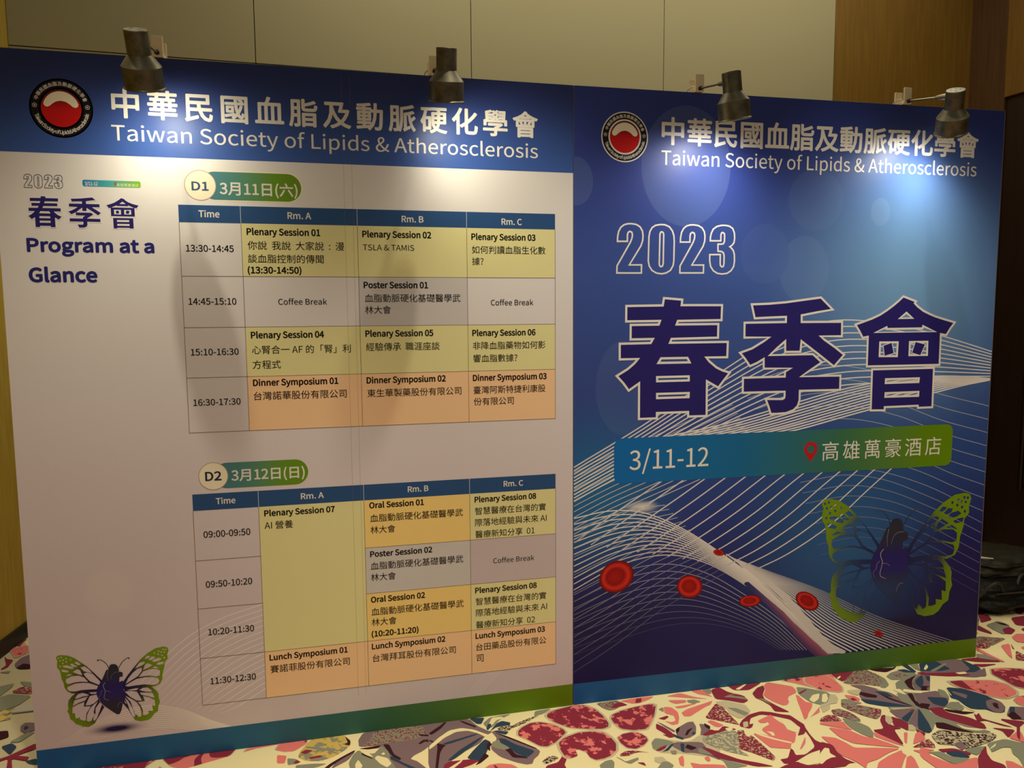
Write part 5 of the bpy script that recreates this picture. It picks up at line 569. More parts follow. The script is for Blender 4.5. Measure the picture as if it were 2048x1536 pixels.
 "c": [510,[[[306,-13],[345,-10],[382,-1],[418,13],[451,32],[482,55],[442,117],[420,100],[397,85],[371,73],[343,66],[314,63],[258,73],[212,100],[176,144],[154,201],[146,271],[154,341],[178,399],[214,442],[261,470],[317,480],[357,474],[393,458],[425,433],[471,493],[447,513],[419,530],[388,544],[353,554],[313,557],[232,545],[161,508],[104,450],[66,370],[52,271],[65,172],[100,93],[154,35],[224,-1]]]],
 "d": [620,[[[277,-13],[315,-9],[351,2],[384,19],[415,40],[442,64],[445,64],[453,0],[528,0],[528,796],[436,796],[436,587],[441,494],[413,516],[385,533],[356,546],[324,554],[288,557],[216,544],[152,507],[100,448],[66,368],[53,271],[63,172],[93,93],[139,35],[201,-1]],[[297,64],[245,73],[203,99],[172,142],[153,200],[147,272],[155,341],[177,399],[211,442],[254,470],[304,480],[331,478],[357,472],[383,461],[409,445],[436,423],[436,138],[409,111],[382,90],[355,76],[326,67]]]],
 "e": [554,[[[312,-13],[354,-10],[393,-3],[428,9],[460,24],[490,42],[458,103],[433,88],[408,76],[381,67],[353,62],[322,60],[264,69],[216,93],[178,133],[153,186],[142,250],[508,250],[512,302],[503,388],[476,459],[431,512],[371,545],[295,557],[222,544],[156,507],[102,448],[65,369],[52,271],[65,173],[102,94],[158,35],[229,-1]],[[141,315],[154,374],[178,421],[212,456],[252,477],[297,484],[344,477],[381,456],[409,422],[426,375],[432,315]]]],
 "f": [325,[[[33,469],[107,469],[107,0],[198,0],[198,469],[313,469],[313,543],[198,543],[198,629],[201,667],[210,697],[225,718],[247,732],[275,736],[295,734],[316,729],[336,721],[356,792],[329,801],[298,807],[265,809],[207,801],[163,778],[132,741],[113,691],[107,630],[107,543],[33,538]]]],
 "g": [564,[[[275,-250],[368,-240],[444,-213],[502,-172],[538,-120],[550,-62],[542,-14],[519,22],[482,48],[429,62],[361,67],[254,67],[197,75],[167,96],[159,126],[164,152],[176,173],[194,191],[220,181],[247,174],[274,172],[338,181],[392,205],[435,244],[463,297],[473,361],[471,388],[465,414],[456,436],[444,456],[429,473],[540,473],[540,543],[351,543],[329,550],[304,555],[274,557],[211,548],[155,523],[111,483],[82,429],[71,363],[75,326],[86,292],[101,262],[121,237],[142,217],[142,213],[114,188],[91,154],[82,112],[88,74],[106,44],[131,23],[131,18],[103,-2],[81,-25],[64,-50],[54,-77],[51,-105],[62,-156],[92,-196],[139,-226],[201,-244]],[[274,234],[238,240],[207,257],[182,283],[165,319],[159,363],[165,407],[181,442],[206,468],[238,484],[274,490],[311,484],[343,468],[368,442],[384,407],[390,363],[384,319],[367,283],[342,257],[310,240]],[[288,-187],[234,-183],[190,-170],[158,-150],[138,-124],[131,-92],[137,-61],[154,-29],[186,0],[210,-5],[234,-7],[256,-8],[350,-8],[389,-10],[420,-18],[442,-31],[455,-50],[460,-77],[452,-110],[430,-140],[394,-164],[346,-181]]]],
 "h": [607,[[[92,0],[184,0],[184,394],[215,424],[243,447],[271,464],[300,474],[332,477],[370,472],[399,455],[419,427],[431,386],[435,332],[435,0],[526,0],[526,344],[520,419],[500,479],[468,522],[421,548],[360,557],[318,552],[279,539],[244,520],[211,495],[180,466],[184,578],[184,796],[92,796]]]],
 "i": [275,[[[92,0],[184,0],[184,543],[92,543]],[[138,655],[170,663],[191,684],[199,716],[191,747],[170,767],[138,775],[106,767],[86,747],[78,716],[86,684],[106,663]]]],
 "k": [552,[[[92,0],[182,0],[182,143],[284,262],[443,0],[542,0],[337,324],[518,543],[416,543],[186,257],[182,257],[182,796],[92,796]]]],
 "l": [284,[[[188,-13],[210,-12],[227,-9],[241,-5],[228,65],[209,63],[196,67],[187,79],[184,102],[184,796],[92,796],[92,108],[95,66],[106,32],[125,7],[152,-8]]]],
 "m": [926,[[[92,0],[184,0],[184,394],[213,424],[241,447],[269,464],[295,474],[320,477],[357,472],[385,455],[405,427],[417,386],[421,332],[421,0],[512,0],[512,394],[542,424],[570,447],[597,464],[624,474],[649,477],[686,472],[714,455],[734,427],[746,386],[750,332],[750,0],[841,0],[841,344],[835,419],[815,479],[783,522],[737,548],[677,557],[638,552],[601,538],[566,516],[531,487],[497,453],[481,488],[459,517],[430,539],[393,552],[347,557],[309,552],[273,539],[240,519],[208,494],[178,464],[176,464],[167,543],[92,543]]]],
 "n": [610,[[[92,0],[184,0],[184,394],[215,424],[243,447],[271,464],[300,474],[332,477],[370,472],[399,455],[419,427],[431,386],[435,332],[435,0],[526,0],[526,344],[520,419],[500,479],[468,522],[421,548],[360,557],[318,552],[279,539],[243,519],[209,494],[178,464],[176,464],[167,543],[92,543]]]],
 "o": [606,[[[303,-13],[380,-1],[449,35],[504,93],[541,172],[554,271],[541,370],[504,450],[449,508],[380,545],[303,557],[226,545],[157,508],[102,450],[65,370],[52,271],[65,172],[102,93],[157,35],[226,-1]],[[303,63],[251,73],[207,100],[174,144],[153,201],[146,271],[153,341],[174,399],[207,442],[251,470],[303,480],[356,470],[399,442],[432,399],[454,341],[461,271],[454,201],[432,144],[399,100],[356,73]]]],
 "p": [620,[[[92,-229],[184,-229],[184,-45],[181,50],[211,28],[241,10],[271,-3],[301,-10],[331,-13],[403,0],[468,37],[520,97],[554,178],[567,280],[558,373],[531,450],[488,508],[427,544],[351,557],[314,553],[277,542],[242,525],[209,504],[178,480],[176,480],[167,543],[92,543]],[[316,64],[293,66],[268,72],[241,82],[213,98],[184,120],[184,406],[215,432],[244,453],[273,468],[301,477],[328,480],[383,471],[424,444],[451,402],[467,346],[472,279],[464,205],[443,145],[410,101],[367,73]]]],
 "r": [388,[[[92,0],[184,0],[184,349],[208,397],[234,433],[263,457],[292,471],[320,475],[340,474],[356,471],[373,466],[390,545],[373,552],[354,556],[332,557],[297,552],[263,537],[231,514],[203,482],[178,444],[176,444],[167,543],[92,543]]]],
 "s": [468,[[[234,-13],[304,-5],[359,18],[399,53],[423,97],[431,148],[421,202],[396,242],[358,272],[314,294],[266,313],[230,327],[198,341],[173,359],[155,380],[149,407],[153,432],[165,453],[185,471],[213,482],[250,486],[278,484],[303,477],[328,467],[351,453],[373,438],[417,495],[390,515],[359,532],[325,545],[288,554],[249,557],[184,549],[132,528],[94,494],[70,452],[62,403],[71,354],[96,316],[132,287],[174,264],[220,246],[256,232],[290,216],[318,197],[337,173],[344,143],[340,116],[327,93],[306,74],[276,62],[237,58],[200,61],[166,70],[135,83],[105,101],[76,123],[32,62],[65,38],[103,17],[144,1],[188,-9]]]],
 "t": [377,[[[262,-13],[296,-10],[331,-3],[363,7],[345,76],[325,69],[304,63],[283,61],[250,65],[226,79],[210,100],[202,129],[199,165],[199,469],[347,469],[347,543],[199,543],[199,696],[123,696],[113,543],[27,538],[27,469],[108,469],[108,168],[113,107],[129,57],[158,19],[202,-5]]]],
 "u": [607,[[[251,-13],[293,-8],[331,5],[366,25],[399,52],[430,85],[433,85],[440,0],[516,0],[516,543],[425,543],[425,158],[395,124],[367,98],[339,80],[310,69],[278,66],[240,71],[211,88],[191,116],[180,156],[176,210],[176,543],[84,543],[84,199],[90,124],[110,64],[143,22],[189,-4]]]],
 "w": [802,[[[178,0],[284,0],[361,291],[398,449],[403,449],[440,293],[518,0],[629,0],[776,543],[688,543],[609,229],[576,78],[571,78],[533,229],[448,543],[359,543],[274,229],[238,78],[233,78],[201,229],[120,543],[27,543]]]],
 "y": [521,[[[101,-234],[160,-225],[208,-198],[247,-158],[279,-106],[304,-46],[508,543],[419,543],[321,242],[277,88],[272,88],[218,242],[108,543],[13,543],[231,-1],[219,-42],[203,-80],[184,-112],[160,-137],[131,-153],[97,-159],[82,-158],[67,-154],[55,-150],[37,-223],[56,-229],[77,-233]]]]}


# ------------------------------------------------------------------ materials
def lin(c):
    return c / 12.92 if c <= 0.04045 else ((c + 0.055) / 1.055) ** 2.4
def rgb(r, g, b):
    return (lin(r / 255), lin(g / 255), lin(b / 255), 1.0)
def mat(name, col, rough=0.5, metal=0.0, spec=0.4):
    m = bpy.data.materials.new(name); m.use_nodes = True
    p = m.node_tree.nodes['Principled BSDF']
    p.inputs['Base Color'].default_value = col
    p.inputs['Roughness'].default_value = rough
    p.inputs['Metallic'].default_value = metal
    p.inputs['Specular IOR Level'].default_value = 0.25 if name.startswith('print_') else spec
    return m
class NT:
    """small node-tree helper"""
    def __init__(s, m):
        s.m = m; s.t = m.node_tree; s.p = s.t.nodes['Principled BSDF']
    def n(s, typ, **kw):
        nd = s.t.nodes.new(typ)
        for k, v in kw.items(): setattr(nd, k, v)
        return nd
    def l(s, a, b): s.t.links.new(a, b)
    def val(s, sock, v):
        if isinstance(v, (int, float, tuple)): sock.default_value = v
        else: s.l(v, sock)
    def math(s, op, a, b=0.0, c=None, clamp=False):
        nd = s.n('ShaderNodeMath', operation=op, use_clamp=clamp)
        s.val(nd.inputs[0], a); s.val(nd.inputs[1], b)
        if c is not None: s.val(nd.inputs[2], c)
        return nd.outputs[0]
    def mix(s, f, a, b):
        nd = s.n('ShaderNodeMix', data_type='RGBA')
        s.val(nd.inputs[0], f); s.val(nd.inputs[6], a); s.val(nd.inputs[7], b)
        return nd.outputs[2]
    def smooth(s, v, a, b, lo=0.0, hi=1.0):
        nd = s.n('ShaderNodeMapRange', interpolation_type='SMOOTHSTEP')
        s.val(nd.inputs[0], v); nd.inputs[1].default_value = a; nd.inputs[2].default_value = b
        nd.inputs[3].default_value = lo; nd.inputs[4].default_value = hi
        return nd.outputs[0]
    def ramp(s, f, stops, interp='LINEAR'):
        nd = s.n('ShaderNodeValToRGB'); cr = nd.color_ramp; cr.interpolation = interp
        cr.elements[0].position, cr.elements[0].color = stops[0]
        cr.elements[1].position, cr.elements[1].color = stops[1]
        for p_, c_ in stops[2:]:
            e = cr.elements.new(p_); e.color = c_
        s.val(nd.inputs[0], f)
        return nd.outputs[0]
    def coord(s): return s.n('ShaderNodeTexCoord').outputs['Object']
    def sep(s, v):
        nd = s.n('ShaderNodeSeparateXYZ'); s.l(v, nd.inputs[0]); return nd.outputs
    def dist(s, v, p):
        nd = s.n('ShaderNodeVectorMath', operation='DISTANCE'); s.l(v, nd.inputs[0]); nd.inputs[1].default_value = p
        return nd.outputs['Value']
    def noise(s, v, scale, detail=2.0, rough=0.5, out='Fac'):
        nd = s.n('ShaderNodeTexNoise'); s.l(v, nd.inputs['Vector'])
        nd.inputs['Scale'].default_value = scale; nd.inputs['Detail'].default_value = detail
        nd.inputs['Roughness'].default_value = rough
        return nd.outputs[out]
    def base(s, c): s.l(c, s.p.inputs['Base Color'])
    def bump(s, h, strength, dist=0.002):
        nd = s.n('ShaderNodeBump'); nd.inputs['Strength'].default_value = strength
        nd.inputs['Distance'].default_value = dist
        s.l(h, nd.inputs['Height']); s.l(nd.outputs[0], s.p.inputs['Normal'])

PR = 0.40   # roughness of the laminated print
WHITE = rgb(236, 232, 226)
M_white = mat('print_white', WHITE, PR)
M_ink = mat('print_black', rgb(12, 9, 11), PR)
M_navy = mat('print_navy', rgb(42, 34, 112), PR)
M_navy_text = mat('print_dark_blue', rgb(40, 42, 120), PR)
M_badge = mat('print_steel_blue', rgb(62, 84, 122), PR)
M_badge_dark = mat('print_slate', rgb(40, 52, 78), PR)
M_lime = mat('print_pale_lime', rgb(214, 232, 150), PR)
M_cream = mat('print_cream', rgb(250, 240, 214), PR)
M_head = mat('print_header_blue', rgb(46, 84, 138), PR)
M_cyell = mat('print_session_green', rgb(236, 230, 170), PR)
M_coral = mat('print_symposium_orange', rgb(254, 212, 168), PR)
M_oral = mat('print_oral_amber', rgb(252, 220, 140), PR)
M_poster = mat('print_poster_grey', rgb(212, 208, 210), PR)
M_break = mat('print_break_mauve', rgb(208, 194, 202), PR)
M_line = mat('print_rule_brown', rgb(120, 98, 92), PR)
M_hline = mat('print_rule_white', rgb(210, 214, 224), PR)
M_grey = mat('print_outline_grey', rgb(90, 84, 92), PR)
M_black = mat('print_emblem_black', rgb(18, 12, 16), PR)
M_pin = mat('print_pin_red', rgb(196, 30, 36), PR)
TEXTMAT = {'ink': M_ink, 'white': M_white, 'navy': M_navy_text, 'badge_ink': M_badge, 'badge_ink_dark': M_badge_dark, 'limewhite': M_lime}

def grad_x(name, x0, x1, stops):
    m = mat(name, WHITE, PR); t = NT(m)
    f = t.smooth(t.sep(t.coord())[0], x0, x1); f.node.interpolation_type = 'LINEAR'
    t.base(t.ramp(f, stops)); return m
def alpha_mat(name, col, attr='ink', scale=1.0):
    m = mat(name, col, PR); t = NT(m)
    a = t.n('ShaderNodeAttribute'); a.attribute_name = attr
    t.l(t.math('MULTIPLY', a.outputs['Fac'], scale), t.p.inputs['Alpha'])
    return m
M_fold = alpha_mat('print_joint_line', rgb(150, 140, 136))

# ------------------------------------------------------------------ mesh helpers
def link(name, me, parent=None, mats=()):
    for m in mats: me.materials.append(m)
    o = bpy.data.objects.new(name, me); COL.objects.link(o)
    if parent: o.parent = parent
    return o
def empty(name, loc, rotz=0.0):
    o = bpy.data.objects.new(name, None); COL.objects.link(o)
    o.location = loc; o.rotation_euler = (0, 0, rotz); o.empty_display_size = 0.1
    return o
def tag(o, label=None, cat=None, group=None, kind=None):
    if label: o['label'] = label
    if cat: o['category'] = cat
    if group: o['group'] = group
    if kind: o['kind'] = kind
    return o
class MB:
    """collects polygons with a material slot and an optional ink strength per vertex"""
    def __init__(s): s.v = []; s.f = []; s.mi = []; s.ink = []; s.sm = []
    def add(s, verts, faces, mi=0, ink=1.0, smooth=False):
        b = len(s.v); s.v += [tuple(q) for q in verts]
        s.ink += list(ink) if isinstance(ink, (list, tuple)) else [ink] * len(verts)
        for f in faces: s.f.append([b + i for i in f]); s.mi.append(mi); s.sm.append(smooth)
    def build(s, name, mats, parent=None):
        me = bpy.data.meshes.new(name); me.from_pydata(s.v, [], s.f)
        for p, i, k in zip(me.polygons, s.mi, s.sm): p.material_index = i; p.use_smooth = k
        a = me.attributes.new('ink', 'FLOAT', 'POINT'); a.data.foreach_set('value', s.ink)
        me.update()
        return link(name, me, parent, mats)
def inside(p, l):
    r = False
    for i in range(len(l)):
        (x0, y0), (x1, y1) = l[i - 1], l[i]
        if (y0 > p[1]) != (y1 > p[1]) and p[0] < (x1 - x0) * (p[1] - y0) / (y1 - y0) + x0: r = not r
    return r
def tess(loops):
    """triangulates outlines; an outline inside another one is a hole in it"""
    dep = [sum(inside(l[0], q) for q in loops if q is not l) for l in loops]
    flat = []; tr = []
    for l, d in zip(loops, dep):
        if d % 2: continue
        g = [l] + [q for q, e in zip(loops, dep) if e == d + 1 and inside(q[0], l)]
        b = len(flat); flat += [tuple(p) for q in g for p in q]
        tr += [[b + i for i in t] for t in tessellate_polygon([[Vector((p[0], p[1], 0)) for p in q] for q in g])]
    return flat, tr
def chaikin(l):
    return [tuple(a[k] * (1 - t) + b[k] * t for k in (0, 1)) for a, b in zip(l, l[1:] + l[:1]) for t in (0.13, 0.87)]

class Print(MB):
    """flat print on a panel: (x, z) of the panel face, d = layer height off the face"""
    def __init__(s, cx): super().__init__(); s.cx = cx
    def face(s, flat, tris, d, mi=0, ink=1.0):
        fs = []
        for t in tris:
            a, b, c = (flat[i] for i in t)
            k = (b[0] - a[0]) * (c[1] - a[1]) - (c[0] - a[0]) * (b[1] - a[1])
            if abs(k) > 1e-12: fs.append(t if k > 0 else t[::-1])
        s.add([(p[0] - s.cx, -0.4 * d, p[1]) for p in flat], fs, mi, ink)
    def poly(s, loops, d, mi=0, ink=1.0): s.face(*tess(loops), d, mi, ink)
    def rect(s, x0, x1, z0, z1, d, mi=0): s.face([(x0, z0), (x1, z0), (x1, z1), (x0, z1)], [[0, 1, 2], [0, 2, 3]], d, mi)
    def disc(s, x, z, rx, rz, d, mi=0, n=48, ink=(1.0, 1.0), rings=1):
        fl = [(x, z)]; fs = []; ik = [ink[0]]
        for k in range(1, rings + 1):
            q = k / rings
            fl += [(x + rx * q * cos(2 * pi * i / n), z + rz * q * sin(2 * pi * i / n)) for i in range(n)]
            ik += [ink[0] + (ink[1] - ink[0]) * (q * q * (3 - 2 * q))] * n
        for i in range(n):
            j = (i + 1) % n; fs.append([0, 1 + i, 1 + j])
            for k in range(rings - 1):
                a = 1 + k * n
                fs += [[a + i, a + n + i, a + n + j], [a + i, a + n + j, a + j]]
        s.face(fl, fs, d, mi, ik)
    def ring(s, x, z, r0, r1, d, mi=0, n=64):
        fl = [(x + r * cos(2 * pi * i / n), z + r * sin(2 * pi * i / n)) for r in (r0, r1) for i in range(n)]
        s.face(fl, [q for i in range(n) for q in ([i, n + i, n + (i + 1) % n], [i, n + (i + 1) % n, (i + 1) % n])], d, mi)
    def strip(s, pts, w, d, mi=0, closed=False, ink=1.0, limit=3.0):
        """mitred line of width w (number or list) along pts"""
        n = len(pts); P = [Vector(p) for p in pts]; fl = []; ik = []
        for i in range(n):
            ww = w[i] if isinstance(w, (list, tuple)) else w
            a = P[i - 1] if (closed or i > 0) else None
            b = P[(i + 1) % n] if (closed or i < n - 1) else None
            d0 = (P[i] - a).normalized() if a is not None else (b - P[i]).normalized()
            d1 = (b - P[i]).normalized() if b is not None else d0
            n0 = Vector((-d0.y, d0.x)); n1 = Vector((-d1.y, d1.x)); m = n0 + n1
            if m.length < 1e-4: m = n0.copy()
            m.normalize(); k = min(limit, 1.0 / max(0.2, m.dot(n0)))
            fl += [tuple(P[i] + m * ww / 2 * k), tuple(P[i] - m * ww / 2 * k)]
            v = ink[i] if isinstance(ink, (list, tuple)) else ink
            ik += [v, v]
        fs = []
        for i in range(n if closed else n - 1):
            j = (i + 1) % n
            fs += [[2 * i, 2 * i + 1, 2 * j + 1], [2 * i, 2 * j + 1, 2 * j]]
        s.face(fl, fs, d, mi, ik)
    def rrect(s, x0, x1, z0, z1, r, d, mi=0, n=8):
        l = []
        for cx, cz, a in ((x1 - r, z1 - r, 0), (x0 + r, z1 - r, 90), (x0 + r, z0 + r, 180), (x1 - r, z0 + r, 270)):
            l += [(cx + r * cos(R(a + 90 * i / n)), cz + r * sin(R(a + 90 * i / n))) for i in range(n + 1)]
        s.poly([l], d, mi)

# ------------------------------------------------------------------ lettering
_g = {}
def glyph(ch):
    """(points, triangles, advance) of one character at em = 1"""
    if ch in _g: return _g[ch]
    if ch in GLYPHS:
        adv, loops = GLYPHS[ch]
        flat, tr = tess([[(x / 1000, y / 1000) for x, y in l] for l in loops]) if loops else ([], [])
        _g[ch] = (flat, tr, adv / 1000)
    else:
        c = bpy.data.curves.new('glyph', 'FONT'); c.body = ch; c.resolution_u = 3
        o = bpy.data.objects.new('glyph', c); COL.objects.link(o)
        me = bpy.data.meshes.new_from_object(o.evaluated_get(bpy.context.evaluated_depsgraph_get()))
        flat = [(v.co.x, v.co.y) for v in me.vertices]
        me.calc_loop_triangles(); tr = [list(t.vertices) for t in me.loop_triangles]
        bpy.data.objects.remove(o); bpy.data.curves.remove(c); bpy.data.meshes.remove(me)
        _g[ch] = (flat, tr, 1.0)
    return _g[ch]
def write(P, s, x0, x1, z0, em, bold, d, mi):
    items = []; x = 0.0
    for ch in s:
        fl, tr, adv = glyph(ch)
        items.append((fl, tr, x)); x += adv
    def ink(sp=0.0):
        xs = [p[0] + q + i * sp for i, (fl, tr, q) in enumerate(items) for p in fl]
        return min(xs), max(xs)
    lo, hi = ink(); sp = 0.0
    wide = all(ord(c) > 0x2000 for c in s)
    if em is None: sx = sz = (x1 - x0) / (hi - lo)
    elif x1 is None: sx = sz = em
    elif wide:
        sx = sz = em; sp = ((x1 - x0) / em - (hi - lo)) / (len(s) - 1)
    else: sz = em; sx = (x1 - x0) / (hi - lo)
    b = bold
    offs = [(0, 0)] if not b else ([(b * cos(k * pi / 4), b * sin(k * pi / 4)) for k in range(8)] if b > 0.01 else [(-b, 0), (b, 0), (0, b), (0, -b)])
    for i, (fl, tr, q) in enumerate(items):
        if not fl: continue
        for k, (ox, oz) in enumerate(offs):
            P.face([(x0 + (p[0] + q + i * sp - lo) * sx + ox * sz, z0 + (p[1] + oz) * sz) for p in fl], tr, d + k * 1.2e-5, mi)
def lettering(part, name, parent, cx, d=0.0016):
    P = Print(cx); mats = []
    for pt, s, x0, x1, z0, em, bold, col in TEXT:
        if pt != part: continue
        m = TEXTMAT[col]
        if m not in mats: mats.append(m)
        write(P, s, x0, x1, z0, em, bold, d, mats.index(m))
    return P.build(name, mats, parent)

def smooth_line(pts, n):
    """Catmull-Rom resampling"""
    P = [Vector(p) for p in pts]; P = [2 * P[0] - P[1]] + P + [2 * P[-1] - P[-2]]
    k = len(P) - 3; out = []
    for i in range(n + 1):
        t = i / n * k; j = min(int(t), k - 1); u = t - j
        a, b, c, e = P[j:j + 4]
        out.append(0.5 * ((2 * b) + (c - a) * u + (2 * a - 5 * b + 4 * c - e) * u * u + (3 * b - a - 3 * c + e) * u ** 3))
    return out
def waves(P, fams, xmin, xmax, mi=0, d=0.0004, N=36):
    for q, (A, B, n, wa, wb, a0, a1, f0, f1) in enumerate(sorted(fams, key=lambda f: f[5] + f[6])):
        a = smooth_line(A, N); b = smooth_line(B, N)
        for k in range(n):
            t = k / (n - 1); pts = []; ik = []
            for i in range(N + 1):
                p = a[i].lerp(b[i], t)
                pts.append((min(max(p.x, xmin), xmax), p.y))
                ik.append((a0 + (a1 - a0) * t) * (f0 + (f1 - f0) * min(1, i / N * 3)))
            o = k if a1 > a0 else n - 1 - k          # stronger lines lie over fainter ones
            P.strip(pts, wa + (wb - wa) * t, d + q * 3.0e-5 + o * 1.2e-6, mi, ink=ik)

# ------------------------------------------------------------------ the room
def grid_box(mb, x0, x1, y0, y1, z0, z1, mi=0):
    v = [(x, y, z) for x in (x0, x1) for y in (y0, y1) for z in (z0, z1)]
    mb.add(v, [[0, 1, 3, 2], [4, 6, 7, 5], [0, 4, 5, 1], [2, 3, 7, 6], [0, 2, 6, 4], [1, 5, 7, 3]], mi)

# carpet
CP = {'cream': rgb(236, 222, 172), 'coral': rgb(224, 122, 116), 'crimson': rgb(138, 46, 64), 'mauve': rgb(126, 104, 108),
      'sage': rgb(138, 138, 118), 'navy': rgb(50, 68, 88), 'wine': rgb(62, 30, 38), 'sand': rgb(196, 184, 150), 'ochre': rgb(206, 176, 92)}
def pile(t):
    v = t.coord()
    t.bump(t.noise(v, 900, 2.0, 0.7), 0.35, 0.003)
    t.p.inputs['Roughness'].default_value = 0.95; t.p.inputs['Specular IOR Level'].default_value = 0.1
def carpet_mat():
    m = mat('carpet_printed_pile', CP['cream'], 0.95); t = NT(m); pile(t)
    v = t.coord()
    w = t.n('ShaderNodeVectorMath', operation='MULTIPLY_ADD')
    nz = t.noise(v, 3.2, 2.0, 0.5, 'Color'); t.l(nz, w.inputs[0]); w.inputs[1].default_value = (0.16, 0.16, 0); t.l(v, w.inputs[2])
    u = w.outputs[0]
    vo = t.n('ShaderNodeTexVoronoi', feature='F1', voronoi_dimensions='2D'); vo.inputs['Scale'].default_value = 4.2; t.l(u, vo.inputs['Vector'])
    ed = t.n('ShaderNodeTexVoronoi', feature='DISTANCE_TO_EDGE', voronoi_dimensions='2D'); ed.inputs['Scale'].default_value = 4.2; t.l(u, ed.inputs['Vector'])
    df = t.n('ShaderNodeVectorMath', operation='SUBTRACT'); t.l(u, df.inputs[0]); t.l(vo.outputs['Position'], df.inputs[1])
    dx = t.sep(df.outputs[0])
    cs = t.n('ShaderNodeSeparateColor'); t.l(vo.outputs['Color'], cs.inputs[0])
    ang = t.math('ARCTAN2', dx[1], dx[0])
    ray = t.math('SINE', t.math('MULTIPLY_ADD', ang, 5.0, t.math('MULTIPLY', t.noise(v, 7, 2), 7.0)))
    rays = t.math('GREATER_THAN', ray, 0.15)
    first = t.ramp(cs.outputs[0], [(0.0, CP['crimson']), (0.2, CP['coral']), (0.42, CP['coral']), (0.55, CP['navy']), (0.68, CP['mauve']), (0.82, CP['sage'])], 'CONSTANT')
    second = t.ramp(cs.outputs[1], [(0.0, CP['coral']), (0.25, CP['cream']), (0.5, CP['crimson']), (0.72, CP['sage']), (0.86, CP['wine'])], 'CONSTANT')
    c = t.mix(rays, first, second)
    mott = t.math('GREATER_THAN', t.noise(v, 26, 4, 0.65), 0.56)
    c2 = t.mix(mott, CP['crimson'], CP['coral'])
    c = t.mix(t.math('GREATER_THAN', cs.outputs[2], 0.7), c, c2)
    c = t.mix(t.math('GREATER_THAN', ed.outputs['Distance'], 0.085), CP['sand'], c)
    c = t.mix(t.math('GREATER_THAN', ed.outputs['Distance'], 0.065), CP['cream'], c)
    t.base(c)
    return m
def plain_pile(name, col):
    m = mat('carpet_' + name, col, 0.95); pile(NT(m)); return m
def mottle_pile(name, c1, c2, scale, th, stretch=(1, 1, 1)):
    m = mat('carpet_' + name, c1, 0.95); t = NT(m); pile(t)
    mp = t.n('ShaderNodeMapping'); mp.inputs['Scale'].default_value = stretch; t.l(t.coord(), mp.inputs[0])
    f = t.math('GREATER_THAN', t.noise(mp.outputs[0], scale, 4, 0.62), th)
    t.base(t.mix(f, c1, c2)); return m
mats = [carpet_mat()] + [plain_pile(k, c) for k, c in CP.items()]
CIDX = {k: i + 1 for i, k in enumerate(CP)}
for k, a in (('pebble', ('crimson', 'coral', 22, 0.55)), ('salmon', ('coral', 'crimson', 22, 0.6)), ('fleck', ('sage', 'crimson', 110, 0.53)),
             ('fleckdark', ('wine', 'sand', 120, 0.5)), ('fleckred', ('crimson', 'sand', 120, 0.56)), ('moss', ('ochre', 'sage', 28, 0.52)), ('fleckgrey', ('sage', 'sand', 90, 0.52))):
    CIDX[k] = len(mats); mats.append(mottle_pile(k, CP[a[0]], CP[a[1]], a[2], a[3]))
fb = MB()
fb.add([(-3.4, -3.6, 0), (4.2, -3.6, 0), (4.2, 1.95, 0), (-3.4, 1.95, 0)], [[0, 1, 2, 3]], 0)
shapes = []
for kind, loop in CARPET:
    loop = chaikin([tuple(p) for p in loop])
    if kind in ('pebble', 'salmon'):      # the pebbles carry a pale stone-coloured rim
        mx = sum(p[0] for p in loop) / len(loop); my = sum(p[1] for p in loop) / len(loop)
        shapes.append(('sand', [(mx + (p[0] - mx) * 1.09, my + (p[1] - my) * 1.09) for p in loop]))
    shapes.append((kind, loop))
for k, (kind, loop) in enumerate(shapes):
    fl, tr = tess([loop]); z = 0.0004 + 0.00001 * k; fs = []
    for a, b, c in tr:
        q = (fl[b][0] - fl[a][0]) * (fl[c][1] - fl[a][1]) - (fl[c][0] - fl[a][0]) * (fl[b][1] - fl[a][1])
        fs.append([a, b, c] if q > 0 else [a, c, b])
    fb.add([(p[0], p[1], z) for p in fl], fs, CIDX[kind])
floor = fb.build('floor', mats); tag(floor, kind='structure')

# back wall: fabric panels with narrow grooves, then the timber bay at its right end
def fabric(name, col):
    m = mat(name, col, 0.9, spec=0.2); t = NT(m); v = t.coord()
    mp = t.n('ShaderNodeMapping'); mp.inputs['Scale'].default_value = (1, 1, 3.0); t.l(v, mp.inputs[0])
    n = t.noise(mp.outputs[0], 260, 3, 0.7)
    t.base(t.mix(t.math('MULTIPLY', n, 0.35), col, tuple(c * 0.72 for c in col[:3]) + (1,)))
    t.bump(n, 0.25, 0.002); return m
def veneer(name, a, b):
    m = mat(name, a, 0.45, spec=0.35); t = NT(m); v = t.coord()
    mp = t.n('ShaderNodeMapping'); mp.inputs['Scale'].default_value = (9, 9, 0.5); t.l(v, mp.inputs[0])
    n = t.noise(mp.outputs[0], 7, 5, 0.6)
    t.base(t.mix(t.smooth(n, 0.3, 0.7), a, b)); return m
M_fabric = fabric('wall_fabric', rgb(176, 168, 132))
M_groove = mat('wall_groove', rgb(60, 52, 30), 0.9)
M_gold = veneer('golden_veneer', rgb(196, 168, 70), rgb(180, 150, 58))
M_goldr = veneer('brown_gold_veneer', rgb(132, 100, 36), rgb(120, 88, 30))
M_gold2 = veneer('amber_veneer', rgb(122, 88, 28), rgb(108, 76, 22))
M_jamb = veneer('dark_jamb_veneer', rgb(86, 58, 28), rgb(74, 48, 22))
M_door = veneer('door_dark_veneer', rgb(44, 26, 14), rgb(36, 20, 10))
M_skirt = mat('skirting_dark', rgb(38, 34, 26), 0.5)

